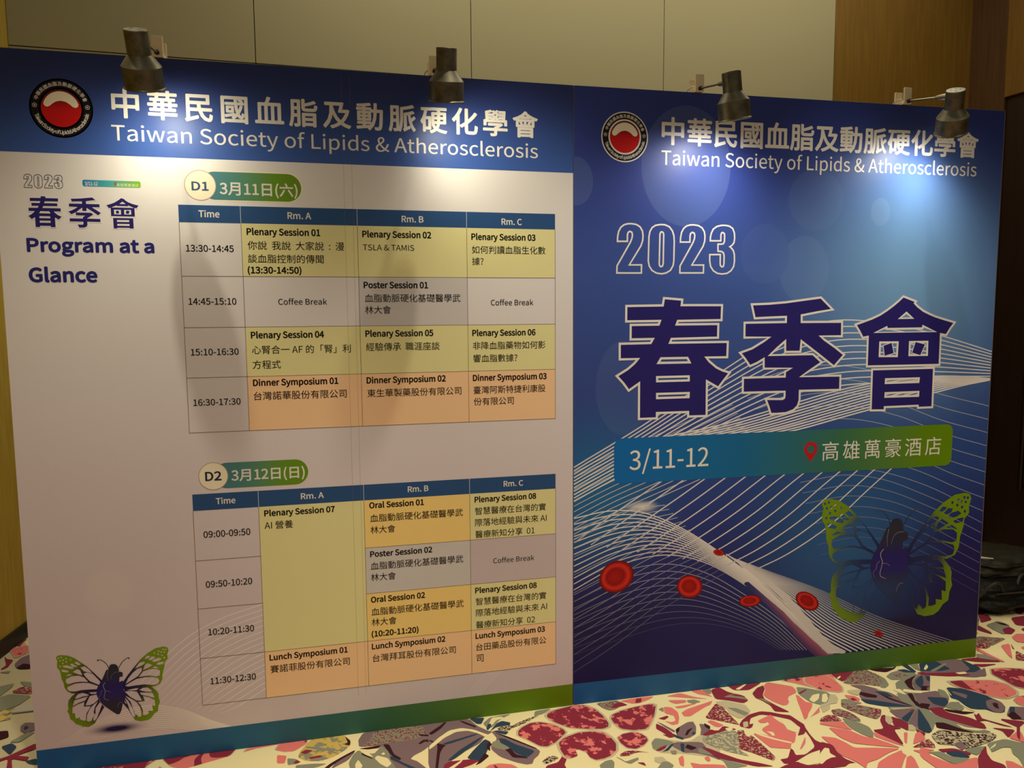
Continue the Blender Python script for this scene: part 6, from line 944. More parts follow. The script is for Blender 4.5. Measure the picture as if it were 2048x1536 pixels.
WALL_H = 3.75
wall = empty('wall_back', (-2.395, 1.4334, 0), math.atan2(0.0272, 1.1317)); tag(wall, kind='structure')
wb = MB(); L = 5.75
grid_box(wb, -0.02, L, 0.02, 0.10, 0, WALL_H, 1)
seams = [0.0, 1.132, 2.274, 3.441, 4.617]
for a, b in zip(seams, seams[1:]):
    for z0, z1 in ((0.0, 2.868), (2.874, WALL_H)):
        grid_box(wb, a + 0.0022, b - 0.0022, 0.0, 0.02, z0, z1, 0)
grid_box(wb, seams[-1] + 0.003, L, 0.004, 0.02, 0, WALL_H, 2)
wb.build('wall_panelling', [M_fabric, M_groove, M_goldr], wall)

ld = Vector((0.1225, 0.9925)).normalized()
wl = empty('wall_left', (-2.4461, 1.0205, 0), math.atan2(ld.y, ld.x)); tag(wl, kind='structure')
b = MB(); grid_box(b, -4.4, 0.50, 0.0, 0.10, 0, WALL_H); b.build('wall_panelling', [M_gold], wl)
bb = empty('baseboard_left', (-2.4461, 1.0205, 0), math.atan2(ld.y, ld.x)); tag(bb, kind='structure')
b = MB(); grid_box(b, -4.4, 0.41, -0.014, -0.0005, 0, 0.075); b.build('skirting_board', [M_skirt], bb)

rd = Vector((-0.12, 0.993)).normalized()
wr = empty('wall_right', (3.43, 0.30, 0), math.atan2(rd.y, rd.x)); tag(wr, kind='structure')
b = MB()   # local x runs back along the wall, local -y is outside the room
grid_box(b, 1.03, 1.33, -0.10, -0.004, 0, WALL_H, 0)
grid_box(b, -3.6, 1.03, -0.10, 0.0, 2.925, WALL_H, 1)
grid_box(b, -3.6, -0.95, -0.10, 0.0, 0, 2.925, 1)
b.build('wall_panelling', [M_jamb, M_gold2], wr)
dr = empty('door_1', (3.43, 0.30, 0), math.atan2(rd.y, rd.x)); tag(dr, kind='structure')
b = MB(); grid_box(b, -0.945, 1.025, -0.075, -0.025, 0.006, 2.92); b.build('door_leaf', [M_door], dr)
M_steel = mat('handle_dark_steel', rgb(70, 62, 52), 0.3, 1.0)

def tube(mb, pts, r, n=10, mi=0, caps=True):
    P = [Vector(p) for p in pts]; rings = []
    for i, p in enumerate(P):
        d = ((P[min(i + 1, len(P) - 1)] - P[max(i - 1, 0)])).normalized()
        u = d.cross(Vector((0, 0, 1)));  u = d.cross(Vector((1, 0, 0))) if u.length < 1e-3 else u
        u.normalize(); w = d.cross(u)
        rr = r[i] if isinstance(r, (list, tuple)) else r
        rings.append([tuple(p + u * rr * cos(2 * pi * k / n) + w * rr * sin(2 * pi * k / n)) for k in range(n)])
    v = [q for g in rings for q in g]; f = []
    for i in range(len(P) - 1):
        for k in range(n):
            a = i * n + k; c = i * n + (k + 1) % n
            f.append([a, c, c + n, a + n])
    mb.add(v, f, mi, smooth=True)
    if caps:
        mb.add(rings[0], [list(range(n))[::-1]], mi); mb.add(rings[-1], [list(range(n))], mi)
hb = MB()
tube(hb, [(0.745, 0.055, 0.43), (0.745, 0.055, 1.95)], 0.015, 12)
for z in (0.455, 0.92, 1.42, 1.92): tube(hb, [(0.745, 0.055, z), (0.745, -0.026, z)], 0.009, 10)
hb.build('door_handle', [M_steel], dr)

# ------------------------------------------------------------------ exhibition panels
TH = 0.032
def bevel_box(name, x0, x1, y0, y1, z0, z1, r, mats, parent, seg=2):
    bm = bmesh.new(); bmesh.ops.create_cube(bm, size=1.0)
    for v in bm.verts:
        v.co = Vector(((x0 + x1) / 2 + v.co.x * (x1 - x0), (y0 + y1) / 2 + v.co.y * (y1 - y0), (z0 + z1) / 2 + v.co.z * (z1 - z0)))
    bmesh.ops.bevel(bm, geom=bm.edges[:], offset=r, segments=seg, affect='EDGES', profile=0.5)
    me = bpy.data.meshes.new(name); bm.to_mesh(me); bm.free()
    return link(name, me, parent, mats)
HGT = 2.4
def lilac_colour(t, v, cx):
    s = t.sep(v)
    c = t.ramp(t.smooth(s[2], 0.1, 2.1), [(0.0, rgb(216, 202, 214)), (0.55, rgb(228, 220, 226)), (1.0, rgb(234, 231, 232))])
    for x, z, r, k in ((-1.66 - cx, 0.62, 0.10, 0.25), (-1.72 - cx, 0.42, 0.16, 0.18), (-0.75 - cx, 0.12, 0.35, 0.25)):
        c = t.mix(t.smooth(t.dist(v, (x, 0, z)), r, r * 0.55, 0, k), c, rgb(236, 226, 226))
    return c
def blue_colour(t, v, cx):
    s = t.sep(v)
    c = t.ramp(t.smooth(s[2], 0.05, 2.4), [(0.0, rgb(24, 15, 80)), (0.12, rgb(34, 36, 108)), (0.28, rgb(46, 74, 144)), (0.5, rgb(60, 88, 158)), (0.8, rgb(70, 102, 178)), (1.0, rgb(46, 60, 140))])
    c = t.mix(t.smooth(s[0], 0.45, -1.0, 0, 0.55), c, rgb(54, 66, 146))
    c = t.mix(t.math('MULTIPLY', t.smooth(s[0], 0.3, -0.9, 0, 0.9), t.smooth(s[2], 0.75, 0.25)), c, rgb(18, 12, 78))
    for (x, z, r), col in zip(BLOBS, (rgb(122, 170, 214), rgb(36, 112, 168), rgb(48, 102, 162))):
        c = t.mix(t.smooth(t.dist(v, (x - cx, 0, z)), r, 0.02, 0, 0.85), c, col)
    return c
def sheet_mat(name, colour, cx):
    m = mat(name, WHITE, PR); t = NT(m); t.base(colour(t, t.coord(), cx)); return m
def sheet_coord(t, sheet):
    nd = t.n('ShaderNodeTexCoord'); nd.object = sheet; return nd.outputs['Object']
def ink_mat(name, col, sheet, colour, cx):
    """ink of varying strength printed on the sheet: a blend of the sheet's own colour and the ink"""
    m = mat(name, col, PR); t = NT(m)
    a = t.n('ShaderNodeAttribute'); a.attribute_name = 'ink'
    t.base(t.mix(t.math('MINIMUM', a.outputs['Fac'], 1.0), colour(t, sheet_coord(t, sheet), cx), col)); return m
def band_blue():
    m = mat('print_band_blue', WHITE, PR); t = NT(m); s = t.sep(t.coord())
    t.base(t.ramp(t.smooth(s[2], 2.0, 2.4), [(0.0, rgb(64, 100, 182)), (1.0, rgb(44, 56, 116))])); return m
M_edge = mat('panel_edge', rgb(120, 118, 128), 0.5)

def emblem(x, z, r, parent, cx):
    m = mat('print_emblem_red', rgb(190, 16, 20), PR); t = NT(m); s = t.sep(t.coord())
    t.base(t.ramp(t.smooth(s[2], z - 0.1 * r, z + 0.45 * r), [(0.0, rgb(206, 18, 20)), (1.0, rgb(112, 8, 14))]))
    P = Print(cx)
    P.disc(x, z, r, r, 0.0008, 0, 72)
    root = P.build('emblem', [M_white], parent)
    P = Print(cx); P.ring(x, z, 0.70 * r, 0.952 * r, 0.0011); P.build('emblem_ring', [M_black], root)
    P = Print(cx); P.disc(x, z, 0.635 * r, 0.635 * r, 0.0011, 0, 64)
    P.build('emblem_disc', [m], root)
    cres = [(0.57 * cos(R(a)), 0.57 * sin(R(a))) for a in range(22, 159, 8)]
    cres += [(-0.55, 0.15), (-0.53, 0.08), (-0.48, 0.04), (-0.42, 0.035), (-0.35, 0.07), (-0.27, 0.145), (-0.15, 0.222), (0, 0.252),
             (0.15, 0.222), (0.27, 0.145), (0.35, 0.07), (0.42, 0.035), (0.48, 0.04), (0.53, 0.08), (0.55, 0.15)]
    P = Print(cx); P.poly([[(x + a * r, z + b * r) for a, b in cres]], 0.0014); P.build('emblem_crescent', [M_cream], root)
    P = Print(cx)
    def arc(text, a0, a1, rad, em, up):
        ad = [glyph(c)[2] for c in text]; tot = sum(ad); acc = 0
        for c, w in zip(text, ad):
            fl, tr, _ = glyph(c); a = R(a0 + (a1 - a0) * (acc + w / 2) / tot); acc += w
            rot = a - pi / 2 if up else a + pi / 2
            ox, oz = x + rad * r * cos(a), z + rad * r * sin(a); q = em * r
            if not fl: continue
            for k, sh in enumerate(((0, 0), (0.025, 0), (-0.025, 0), (0, 0.025), (0, -0.025))):
                P.face([(ox + ((p[0] + sh[0] - w / 2) * cos(rot) - (p[1] + sh[1]) * sin(rot)) * q,
                         oz + ((p[0] + sh[0] - w / 2) * sin(rot) + (p[1] + sh[1]) * cos(rot)) * q) for p in fl], tr, 0.0014 + k * 1.2e-5)
    arc('中華民國血脂及動脈硬化學會', 162, 18, 0.77, 0.15, True)
    arc('Taiwan Society of Lipids&Atherosclerosis', 196, 349, 0.876, 0.165, False)
    for sx in (-1, 1):
        px, pz = x + sx * 0.826 * r, z + 0.07 * r
        pent = [(px + 0.075 * r * cos(R(90 + 72 * k)), pz + 0.075 * r * sin(R(90 + 72 * k))) for k in range(5)]
        P.strip(pent, 0.014 * r, 0.0014, closed=True)
        star = [(px + q * r * cos(R(90 + 36 * k)), pz + q * r * sin(R(90 + 36 * k))) for k, q in enumerate([0.042, 0.017] * 5)]
        P.poly([star], 0.0014)
    P.build('emblem_lettering', [mat('print_emblem_letter', rgb(214, 208, 204), PR)], root)

WING = [(0.0, rgb(30, 24, 84)), (0.38, rgb(44, 44, 66)), (0.62, rgb(84, 92, 40)), (0.8, rgb(112, 142, 20)), (1.0, rgb(122, 156, 16))]
def grey(v): return (v, v, v, 1.0)
def butterfly_mat(name, faint, sheet, cx):
    m = mat(name, WHITE, PR); t = NT(m); v = t.coord(); d = t.dist(v, (0, 0, 0))
    c = t.ramp(t.smooth(d, 0.035, 0.185), WING)
    if faint:      # on the poster the wings are printed thin around the heart
        a = t.ramp(t.smooth(d, 0.04, 0.18), [(0.0, grey(0.85)), (0.3, grey(0.6)), (0.55, grey(0.42)), (0.75, grey(0.9)), (1.0, grey(1.0))])
        low = t.math('MULTIPLY', t.smooth(t.sep(v)[2], 0.0, -0.06), t.smooth(d, 0.125, 0.085))
        k = t.math('MULTIPLY', a, t.math('SUBTRACT', 1.0, t.math('MULTIPLY', low, 0.85)))
        c = t.mix(k, blue_colour(t, sheet_coord(t, sheet), cx), c)
    t.base(c); return m
def butterfly(place, parent, cx, faint, sheet):
    ox, oz, a, b, c, e = place
    m = butterfly_mat('print_butterfly' + ('_faint' if faint else ''), faint, sheet, cx)
    root = Print(0)
    for k, W in enumerate(BUTTERFLY['wings']): root.poly(W, 2e-5 * k)
    for A in BUTTERFLY['ant']:
        root.strip(smooth_line(A, 10), 0.0022, 1e-4); root.disc(A[-1][0], A[-1][1], 0.0028, 0.0028, 1.2e-4, 0, 12)
    w = root.build('butterfly_emblem', [m], parent)
    w.location = (ox - cx, -0.00052, oz); w.scale = (a, 1, e)
    m2 = mat('print_heart' + ('_faint' if faint else ''), rgb(34, 26, 96), PR); t = NT(m2); s = t.sep(t.coord())
    c = t.ramp(t.smooth(s[2], -0.065, 0.06), [(0.0, rgb(46, 46, 66)), (0.3, rgb(42, 34, 116)), (0.65, rgb(40, 32, 112)), (1.0, rgb(46, 48, 66))])
    if faint: c = t.mix(t.smooth(s[2], -0.068, -0.02, 0.35, 1.0), blue_colour(t, sheet_coord(t, sheet), cx), c)
    t.base(c)
    P = Print(0); P.poly([BUTTERFLY['body']], 0.0003); P.build('heart_motif', [m2], w)
    P = Print(0)
    for q, V in enumerate(BUTTERFLY['veins']):
        P.strip(smooth_line(V, 12), 0.0011 if q != 0 else 0.0016, 0.0006, ink=[(0.8 if q == 0 else 0.5) * (1 - 0.5 * i / 12) for i in range(13)])
    mv = mat('print_vein_pale', rgb(150, 140, 178), PR); tv = NT(mv); av = tv.n('ShaderNodeAttribute'); av.attribute_name = 'ink'
    tv.base(tv.mix(av.outputs['Fac'], rgb(34, 28, 94), rgb(196, 186, 214))); P.build('heart_veins', [mv], w)

def year(parent, cx, box, w, m):
    P = Print(cx); al = [p for l in YEAR for p in l]
    x0, x1 = min(p[0] for p in al), max(p[0] for p in al); z0, z1 = min(p[1] for p in al), max(p[1] for p in al)
    for l in YEAR:
        q = l if box is None else [(box[0] + (p[0] - x0) / (x1 - x0) * (box[1] - box[0]), box[2] + (p[1] - z0) / (z1 - z0) * (box[3] - box[2])) for p in l]
        q = [tuple(p) for p in q]
        P.strip(q, w, 0.0014, closed=True, limit=1.8)
    return P.build('year_numerals', [m], parent)
def season(parent, cx, boxes, w):
    P = Print(cx); groups = [[SEASON[0]], [SEASON[1]], [SEASON[2], SEASON[3]]]
    for k, g in enumerate(groups):
        al = [p for ch in g for l in ch for p in l]
        x0, x1 = min(p[0] for p in al), max(p[0] for p in al); z0, z1 = min(p[1] for p in al), max(p[1] for p in al)
        def mp(l):
            if boxes is None: return [tuple(p) for p in l]
            B = boxes[k]
            return [(B[0] + (p[0] - x0) / (x1 - x0) * (B[1] - B[0]), B[2] + (p[1] - z0) / (z1 - z0) * (B[3] - B[2])) for p in l]
        for ch in g:
            L_ = [mp(l) for l in ch]
            P.poly(L_, 0.0012, 0)
            for l in L_: P.strip(l, w, 0.0015, 1, closed=True, limit=2.2)
        if k == 2:
            for l in PUPIL: P.poly([mp(l)], 0.0018, 0); P.strip(mp(l), w * 0.8, 0.0017, 1, closed=True, limit=2)
    return P.build('season_lettering', [M_navy, M_white], parent)
def pin(P, x, zt, zb, r, d, mi_red, mi_hole):
    zc = zt - r
    l = [(x + r * cos(R(a)), zc + r * sin(R(a))) for a in range(-28, 209, 12)] + [(x - r * 0.12, zb + 0.004 * r), (x + r * 0.12, zb)]
    hole = [(x + 0.55 * r * cos(R(a)), zc + 0.55 * r * sin(R(a))) for a in range(0, 360, 18)]
    P.poly([l, hole], d, mi_red)

GREENBLUE = [(0.0, rgb(26, 96, 168)), (0.35, rgb(34, 98, 144)), (0.62, rgb(62, 112, 78)), (0.85, rgb(98, 136, 16)), (1.0, rgb(104, 140, 10))]
WL, WR, ANG = M['WL'], M['WR'], M['ANG']

# --- programme panel (left)
cx = -WL / 2
A = empty('display_panel', (cx, 0, 0))
tag(A, 'pale display panel printed with a two-day programme timetable under a dark blue heading band', 'display panel', 'conference display panels side by side')
bevel_box('panel_board', -WL / 2 + 0.0005, WL / 2 - 0.0008, 0.0, TH, 0.0, HGT, 0.0012, [M_edge], A)
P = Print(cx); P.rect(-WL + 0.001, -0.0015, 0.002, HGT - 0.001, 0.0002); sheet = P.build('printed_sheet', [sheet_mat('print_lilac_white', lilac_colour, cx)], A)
M_wave_soft = ink_mat('print_wave_pale', rgb(255, 252, 246), sheet, lilac_colour, cx)
M_blot = ink_mat('print_butterfly_base', rgb(30, 18, 84), sheet, lilac_colour, cx)
P = Print(cx); waves(P, WAVES_L, -WL, -0.003); P.build('wave_pattern', [M_wave_soft], A)
P = Print(cx); P.rect(-WL + 0.001, -0.0015, M['hb_l'], HGT - 0.001, 0.0008); P.build('heading_band', [band_blue()], A)
P = Print(cx); P.rect(-WL + 0.001, -0.0015, 0.002, M['foot_l'], 0.0009)
P.build('footer_band', [grad_x('print_footer_left', -WL / 2, WL / 2, GREENBLUE)], A)
emblem(*M['seal_l'], A, cx)
lettering('title', 'title_lettering', A, cx)
lettering('subtitle', 'subtitle_lettering', A, cx)
year(A, cx, YEAR_BOX, 0.0017, M_grey)
P = Print(cx); x0, x1, z0, z1 = M['pill_s']; P.rrect(x0, x1, z0, z1, 0.006, 0.0010)
pl = P.build('date_strip', [grad_x('print_small_strip', x0 - cx, x1 - cx, [(0.0, rgb(24, 130, 190)), (0.5, rgb(76, 176, 176)), (1.0, rgb(132, 190, 36))])], A)
lettering('date_small', 'date_lettering', pl, cx)
lettering('venue_small', 'venue_lettering', pl, cx)
P = Print(cx); pin(P, *M['pin_s'], 0.0016, 0, 0); P.build('location_pin', [M_pin], pl)
season(A, cx, SEASON_BOX, 0.0028)
lettering('heading', 'programme_heading', A, cx)
lettering('heading_end', 'programme_heading', A, cx)
for nm, (x, z, r), (px, p0, p1) in (('badge_a', M['d1'], M['pill_a']), ('badge_b', M['d2'], M['pill_b'])):
    P = Print(cx); zc = z; h = (p1 - p0) / 2 if False else r * 0.93
    P.rrect(x, px, zc - h, zc + h, h, 0.0010)
    if nm == 'badge_a': P.rrect(x, px + 0.004, zc - h - 0.004, zc + h + 0.004, h + 0.004, 0.00095, 1)
    g = grad_x('print_day_badge', x - cx, px - cx, [(0.0, rgb(74, 124, 150)), (0.35, rgb(84, 140, 130)), (0.7, rgb(104, 150, 40)), (1.0, rgb(108, 150, 18))])
    b_ = P.build('day_badge', [g, M_cream], A)
    P = Print(cx); P.disc(x, z, r, r, 0.0013, 0); P.ring(x, z, r * 0.955, r, 0.0015, 1)
    P.build('badge_disc', [M_cream, mat('print_badge_rim', rgb(190, 160, 150), PR)], b_)
    lettering(nm, 'badge_lettering', b_, cx)
    lettering(nm + '_disc', 'badge_number', b_, cx, 0.0018)

def table(part, grid, cells, times, parent):
    xs, zs = grid
    P = Print(cx); P.rect(xs[0], xs[4], zs[1], zs[0], 0.0010)
    root = P.build('schedule_table', [M_head], parent)
    for c, r0, r1, m in cells:
        P = Print(cx); P.rect(xs[c], xs[c + 1], zs[r1], zs[r0], 0.0010); P.build('session_cell', [m], root)
    P = Print(cx); w = 0.0016
    for k, x in enumerate(xs):
        P.strip([(x, zs[-1]), (x, zs[1])], w, 0.0013, 0)
        if 0 < k < 4: P.strip([(x, zs[1]), (x, zs[0])], w, 0.0013, 1)
    for c, r in times:
        P.strip([(xs[c], zs[r]), (xs[c + 1], zs[r])], w, 0.0013, 0)
    P.strip([(xs[0] - w / 2, zs[-1]), (xs[-1] + w / 2, zs[-1])], w, 0.0013, 0)
    P.build('table_rules', [M_line, M_hline], root)
    lettering(part, 'table_lettering', root, cx, 0.0017)
G_, O_, Y_, K_, B_ = M_cyell, M_coral, M_oral, M_poster, M_break
table('table_a', GRID_A, [(1, 1, 2, G_), (2, 1, 2, G_), (3, 1, 2, G_), (2, 2, 3, K_), (1, 3, 4, G_), (2, 3, 4, G_), (3, 3, 4, G_), (1, 4, 5, O_), (2, 4, 5, O_), (3, 4, 5, O_)],
      [(c, r) for c in range(4) for r in (2, 3, 4)], A)
table('table_b', GRID_B, [(1, 1, 4, G_), (2, 1, 2, Y_), (3, 1, 2, G_), (2, 2, 3, K_), (3, 2, 3, B_), (2, 3, 4, Y_), (3, 3, 4, G_), (1, 4, 5, O_), (2, 4, 5, O_), (3, 4, 5, O_)],
      [(c, r) for c in (0, 2, 3) for r in (2, 3, 4)] + [(1, 4)], A)
P = Print(cx); x, z, rx, rz = BLOT
P.disc(x, z, rx * 1.25, rz * 1.45, 0.0007, 0, 48, (1.25, 0.0), 12); bl = P.build('butterfly_shadow', [M_blot], A)  # soft shadow drawn under the butterfly, printed as part of the artwork
butterfly(BF_L, A, cx, False, sheet)
P = Print(cx)
for x in (M['seam_l'][0], M['seam_l'][0] + 0.028): P.strip([(x, 0.15), (x, HGT - 0.02)], 0.0018, 0.0019, 0, ink=0.22)
P.build('sheet_joint', [M_fold], A)

(fx0, fy0), (fx1, fy1) = M['foot_bar']
bevel_box('stand_foot', fx0 - cx, fx1 - cx + 0.30, fy0 - 0.002, fy0 + 0.045, 0.004, 0.010, 0.001, [mat('stand_foot_pale_metal', rgb(190, 186, 176), 0.4)], A)

# --- poster panel (right)
cx = WR / 2
Bp = empty('display_panel', (cx * cos(ANG), cx * sin(ANG), 0), ANG)
tag(Bp, 'deep blue display panel with huge outlined season lettering, white wave lines and red blood cells', 'display panel', 'conference display panels side by side')
bevel_box('panel_board', -WR / 2 + 0.0008, WR / 2 - 0.0005, 0.0, TH, 0.0, HGT, 0.0012, [M_edge], Bp)
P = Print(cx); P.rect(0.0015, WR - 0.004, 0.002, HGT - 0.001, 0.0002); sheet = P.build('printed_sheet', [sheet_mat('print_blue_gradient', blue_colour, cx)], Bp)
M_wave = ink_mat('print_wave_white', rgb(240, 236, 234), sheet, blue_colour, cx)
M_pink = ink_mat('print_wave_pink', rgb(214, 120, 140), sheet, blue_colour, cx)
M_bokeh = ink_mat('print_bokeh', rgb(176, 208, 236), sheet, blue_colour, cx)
for k, (x, z, rx, rz, al) in enumerate(BOKEH):
    P = Print(cx)
    if x - rx < 0.002: P.poly([[(max(0.002, x + rx * cos(2 * pi * i / 40)), z + rz * sin(2 * pi * i / 40)) for i in range(40)]], 0.00025 + 1e-5 * k, 0, al)
    else: P.disc(x, z, rx, rz, 0.00025 + 1e-5 * k, 0, 56, (al * 0.7, al), 4)
    P.build('bokeh_disc', [M_bokeh], Bp)
P = Print(cx); waves(P, WAVES_R, 0.003, WR - 0.005, 0)
P.strip(smooth_line(BAND[0], 30), [BAND[1][min(5, int(i / 30 * 5))] * (1 - (i / 6 - int(i / 6))) + BAND[1][min(5, int(i / 30 * 5) + 1)] * (i / 6 - int(i / 6)) for i in range(31)], 0.0007, 0, ink=0.8)
ps = smooth_line(PINK[0], 30)
for k in range(7):
    P.strip([(p.x - 0.004 * k, p.y - 0.007 * k * i / 30) for i, p in enumerate(ps)], 0.012, 0.00058 + k * 2e-6, 1, ink=[(0.62 - 0.08 * k) * min(1, i / 10) for i in range(31)])
gx, gz, grx, grz = GLOW
fl = Print(cx); P.disc(gx, gz, grx, grz, 0.00032, 0, 40, (0.95, 0.0), 10)
P.build('wave_pattern', [M_wave, M_pink], Bp)
P = Print(cx); P.rect(0.0015, WR - 0.004, 0.002, M['foot_r'], 0.0009)
P.build('footer_band', [grad_x('print_footer_right', -WR / 2, WR / 2, GREENBLUE)], Bp)
emblem(*M['seal_r'], Bp, cx)
lettering('title_r', 'title_lettering', Bp, cx)
lettering('subtitle_r', 'subtitle_lettering', Bp, cx)
year(Bp, cx, None, 0.0062, M_white)
season(Bp, cx, None, 0.0088)
P = Print(cx); x0, x1, z0, z1 = M['pill_r']; P.rrect(x0, x1, z0, z1, 0.032, 0.0010)
pl = P.build('date_strip', [grad_x('print_date_strip', x0 - cx, x1 - cx, [(0.0, rgb(16, 108, 188)), (0.35, rgb(24, 106, 160)), (0.65, rgb(60, 116, 84)), (0.9, rgb(100, 140, 14)), (1.0, rgb(106, 146, 8))])], Bp)
lettering('date_big', 'date_lettering', pl, cx)
lettering('venue_big', 'venue_lettering', pl, cx)
P = Print(cx); pin(P, *M['pin'], 0.0016, 0, 0); P.build('location_pin', [M_pin], pl)

M_cell = mat('print_blood_cell', rgb(190, 20, 20), PR); t = NT(M_cell)
a_ = t.n('ShaderNodeAttribute'); a_.attribute_name = 'ink'
t.base(t.ramp(a_.outputs['Fac'], [(0.0, rgb(176, 16, 18)), (0.38, rgb(158, 10, 14)), (0.5, rgb(140, 8, 12)), (0.6, rgb(190, 26, 24)), (0.74, rgb(212, 48, 38)), (0.86, rgb(164, 12, 16)), (1.0, rgb(84, 4, 10))]))
for x, z, ux, uz, vx, vz in CELLS:
    P = Print(cx); n = 40; rings = 14; fl = [(x, z)]; ik = [0.0]; fs = []
    for k in range(1, rings + 1):
        q = k / rings
        for i in range(n):
            c_, s_ = cos(2 * pi * i / n) * q, sin(2 * pi * i / n) * q
            # the printed dimple sits a little towards the upper left of each disc
            off = 0.10 * (1 - q)
            fl.append((x + ux * (c_ - off) + vx * (s_ - off), z + uz * (c_ - off) + vz * (s_ - off))); ik.append(q)
    for i in range(n):
        j = (i + 1) % n; fs.append([0, 1 + i, 1 + j])
        for k in range(rings - 1):
            b_ = 1 + k * n; fs += [[b_ + i, b_ + n + i, b_ + n + j], [b_ + i, b_ + n + j, b_ + j]]
    P.face(fl, fs, 0.0011, 0, ik); P.build('blood_cell', [M_cell], Bp)
P = Print(cx); P.disc(BF_R[0] + 0.05, 0.20, 0.26, 0.045, 0.0003, 0, 48, (0.8, 0.0), 10)
P.build('butterfly_shadow', [ink_mat('print_poster_butterfly_shadow', rgb(24, 12, 58), sheet, blue_colour, cx)], Bp)  # the poster artwork's own drawn shadow below its butterfly, in dark ink
butterfly(BF_R, Bp, cx, True, sheet)

# ------------------------------------------------------------------ clip-on spotlights along the top edge
M_can = mat('spotlight_bronze_grey', rgb(92, 86, 66), 0.42, 0.75)
tn = NT(M_can); nn = tn.noise(tn.coord(), 30, 4, 0.6)
tn.base(tn.mix(tn.smooth(nn, 0.35, 0.7), rgb(112, 108, 90), rgb(88, 84, 68)))
M_inner = mat('spotlight_reflector', rgb(230, 228, 215), 0.3)
M_clip = mat('clip_cream_plastic', rgb(240, 224, 184), 0.45)
M_rod = mat('arm_steel', rgb(170, 160, 140), 0.3, 0.9)
M_cable = mat('cable_white', rgb(220, 214, 200), 0.6)
M_bulb = mat('bulb_face', (1, 0.95, 0.82, 1), 0.4); pb = M_bulb.node_tree.nodes['Principled BSDF']
pb.inputs['Emission Color'].default_value = (1.0, 0.93, 0.78, 1); pb.inputs['Emission Strength'].default_value = 9.0

def lathe(name, prof, mats, parent, n=40, mi=None):
    mb = MB(); v = [(r * cos(2 * pi * k / n), r * sin(2 * pi * k / n), z * 0.88) for r, z in prof for k in range(n)]
    fs = []
    for i in range(len(prof) - 1):
        for k in range(n):
            a, c = i * n + k, i * n + (k + 1) % n
            fs.append([a, c, c + n, a + n])
    mb.add(v, fs, 0, smooth=True)
    o = mb.build(name, mats, parent)
    me = o.data; bm = bmesh.new(); bm.from_mesh(me)
    for e in bm.edges:
        if len(e.link_faces) == 2 and e.calc_face_angle() > R(25): e.smooth = False
    bm.to_mesh(me); bm.free()
    return o

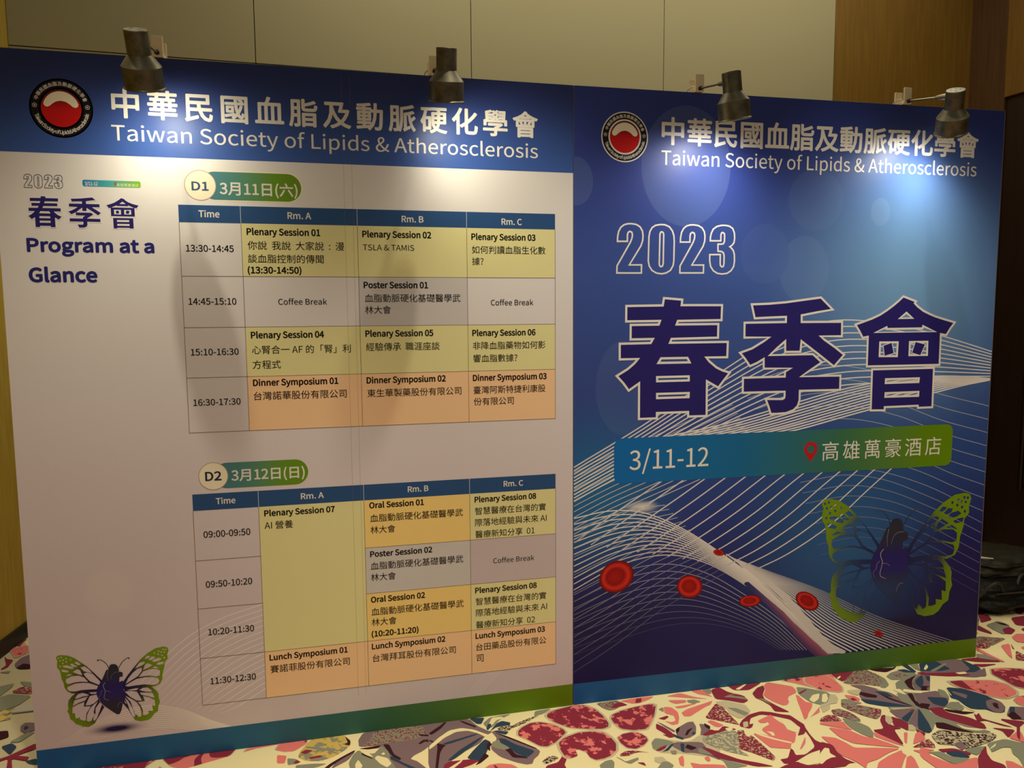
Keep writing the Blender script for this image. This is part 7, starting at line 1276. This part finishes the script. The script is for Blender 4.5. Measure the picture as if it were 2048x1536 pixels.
def spotlight(xclip, head, tilt, roll, aim, panel, watts, label):
    """head = centre of the lamp can in world space, tilt = mouth towards the board, roll = mouth to the right"""
    ang = 0.0 if panel == 0 else ANG
    base = Vector((xclip * cos(ang), xclip * sin(ang), HGT))
    t = empty('clip_spotlight', base); tag(t, label, 'spotlight', 'clip-on spotlights along the top of the panels')
    rot = Matrix.Rotation(R(roll), 4, 'Y') @ Matrix.Rotation(R(tilt), 4, 'X')
    hm = Matrix.Translation(Vector(head) - base) @ rot
    # can: axis along local z, mouth at -0.092, closed top at +0.092
    hd = lathe('lamp_can', [(0.0, 0.0925), (0.024, 0.0925), (0.0315, 0.0915), (0.0328, 0.089), (0.0330, 0.015), (0.0345, 0.012), (0.0535, -0.018), (0.0555, -0.0215), (0.0555, -0.086), (0.0585, -0.090), (0.0585, -0.0925), (0.0565, -0.0925), (0.0530, -0.086), (0.0525, -0.030), (0.040, -0.012)], [M_can], t)
    hd.matrix_local = hm
    b = MB()
    for k in range(4):
        a = R(45 + 90 * k); grid_box(b, 0.016 * cos(a) - 0.004, 0.016 * cos(a) + 0.004, 0.016 * sin(a) - 0.0012, 0.016 * sin(a) + 0.0012, 0.0813, 0.0819)
    b.build('vent_slots', [M_skirt], hd)
    rf = lathe('reflector', [(0.0527, -0.084), (0.050, -0.06), (0.040, -0.035), (0.022, -0.022), (0.0, -0.020)], [M_inner], hd)
    bu = lathe('bulb', [(0.0, -0.079), (0.018, -0.0785), (0.034, -0.0755), (0.043, -0.071), (0.040, -0.060), (0.022, -0.040)], [M_bulb], hd)
    # joint on the board side of the can
    jl = hm @ Vector((0, 0.033, 0.052)); ro = Vector((0.0, -0.012, 0.012))
    b = MB(); tube(b, [ro, jl + (ro - jl).normalized() * 0.052], 0.0042, 12); b.build('arm', [M_rod], t)
    b = MB(); d = (ro - jl).normalized()
    tube(b, [jl - d * 0.004, jl + d * 0.02, jl + d * 0.055], [0.013, 0.012, 0.008], 14); b.build('swivel', [M_rod], t)
    b = MB(); tube(b, [ro + Vector((0, 0.004, 0)), ro - d * 0.012], 0.0075, 12); b.build('arm_socket', [M_skirt], t)
    cl = bevel_box('clip_jaw', -0.018, 0.018, -0.012, -0.004, 0.001, 0.066, 0.003, [M_clip], t)
    cl2 = bevel_box('clip_jaw', -0.018, 0.018, TH + 0.006, TH + 0.015, -0.03, 0.060, 0.003, [M_clip], t)
    bevel_box('clip_bridge', -0.016, 0.016, -0.008, TH + 0.010, 0.001, 0.016, 0.002, [M_clip], t)
    b = MB(); tube(b, [(-0.012, 0.006, 0.020), (-0.020, 0.016, 0.024), (-0.028, 0.030, 0.018), (-0.034, 0.046, 0.0), (-0.038, 0.052, -0.06), (-0.040, 0.054, -0.3)], 0.0026, 8)
    b.build('cable', [M_cable], t)
    l = bpy.data.lights.new('lamp_beam', 'SPOT'); l.energy = watts; l.color = (1.0, 0.93, 0.68) if panel == 0 else (1.0, 0.95, 0.84)
    l.spot_size = R(150); l.spot_blend = 1.0; l.shadow_soft_size = 0.04
    lo = bpy.data.objects.new('lamp_beam', l); COL.objects.link(lo); lo.parent = t
    mouth = hm @ Vector((0, 0, -0.083)); tgt = Vector((aim[0] * cos(ang), aim[0] * sin(ang), aim[1])) - base
    lo.location = mouth; lo.rotation_euler = (tgt - mouth).to_track_quat('-Z', 'Y').to_euler()
    return t
spotlight(-1.4157, (-1.4108, -0.25, 2.3119), 28, -0.25, (-1.36, 2.08), 0, 5.6, 'leftmost clip-on spotlight, dark can leaning over the first characters of the programme heading')
spotlight(-0.5152, (-0.5063, -0.25, 2.3253), 19, -1.75, (-0.27, 2.10), 0, 5.4, 'upright dark spotlight second from the left, hiding its own clip on the programme panel')
spotlight(0.4974, (0.5079, -0.25, 2.3181), 8, -11.25, (0.47, 1.84), 1, 12.0, 'tarnished spotlight third from the left, with its glowing mouth showing')
spotlight(1.4108, (1.4313, -0.25, 2.3146), 24, -19.25, (1.36, 1.87), 1, 11.5, 'rightmost clip-on spotlight with a long bare arm and its pale round cap in view')

# ------------------------------------------------------------------ black bag on the carpet at the right
M_bag = mat('bag_black_nylon', rgb(15, 14, 11), 0.5, spec=0.25)
tb = NT(M_bag); nb_ = tb.noise(tb.coord(), 38, 3, 0.6); tb.bump(nb_, 0.5, 0.006)
M_bag2 = mat('bag_olive_flap', rgb(40, 35, 22), 0.65)
M_strap = mat('bag_strap_grey', rgb(46, 43, 34), 0.6)
def lump(name, loc, rad, seed, mats, parent, amp=0.12, flat=True, sq=2.6):
    bm = bmesh.new(); bmesh.ops.create_icosphere(bm, subdivisions=5, radius=1.0)
    for v in bm.verts:
        c = v.co.copy(); k = (abs(c.x) ** sq + abs(c.y) ** sq + abs(c.z) ** sq) ** (-1 / sq); c *= k
        q = c * 1.6 + Vector((seed, seed * 1.7, 0))
        fold = abs(noise.noise(Vector((q.x * 1.2, q.y * 1.2, q.z * 3.4)))) - 0.25
        c *= 1 + amp * (noise.noise(q) + 0.7 * noise.noise(q * 2.3) - 0.8 * fold)
        p = Vector((c.x * rad[0], c.y * rad[1], c.z * rad[2]))
        p.z -= 0.10 * rad[2] * (p.x / rad[0]) ** 2
        if flat: p.z = max(p.z, -rad[2] * 0.8)
        v.co = p + Vector(loc)
    for f in bm.faces: f.smooth = True
    me = bpy.data.meshes.new(name); bm.to_mesh(me); bm.free()
    return link(name, me, parent, mats)
bag = empty('bag', (2.56, 0.52, 0))
tag(bag, 'black soft bag slumped on the patterned carpet against the dark door', 'bag')
lump('bag_body', (0, 0, 0.0805), (0.36, 0.23, 0.10), 3.1, [M_bag], bag)
lump('bag_flap', (0.05, 0.03, 0.195), (0.24, 0.17, 0.062), 7.7, [M_bag2], bag, 0.16, False)
lump('side_pocket', (-0.20, 0.06, 0.175), (0.17, 0.14, 0.075), 11.3, [M_bag], bag, 0.14, False)
for s in (-1, 1):
    b = MB(); pts = [Vector((-0.10 + 0.12 * s + 0.16 * (i / 14 - 0.5), -0.20 + 0.035 * sin(pi * i / 14) * s, 0.10 + 0.085 * sin(pi * i / 14))) for i in range(15)]
    tube(b, pts, 0.009, 8); b.build('carry_handle', [M_strap], bag)
b = MB(); tube(b, [(-0.2, -0.212, 0.115), (-0.05, -0.236, 0.122), (0.1, -0.234, 0.118), (0.24, -0.2, 0.11)], 0.005, 6); b.build('zip', [M_strap], bag)
M_rodw = mat('white_plastic', rgb(226, 224, 216), 0.35)
b = MB(); tube(b, [(-0.075, 0.0, 0.0115), (0.0, 0.0, 0.0), (0.075, 0.0, -0.0115)], [0.006, 0.006, 0.003], 10)
o = b.build('rod', [M_rodw]); o.location = (2.40, 0.44, 0.262); tag(o, 'thin white rod resting on top of the black bag beside the blue panel', 'rod')
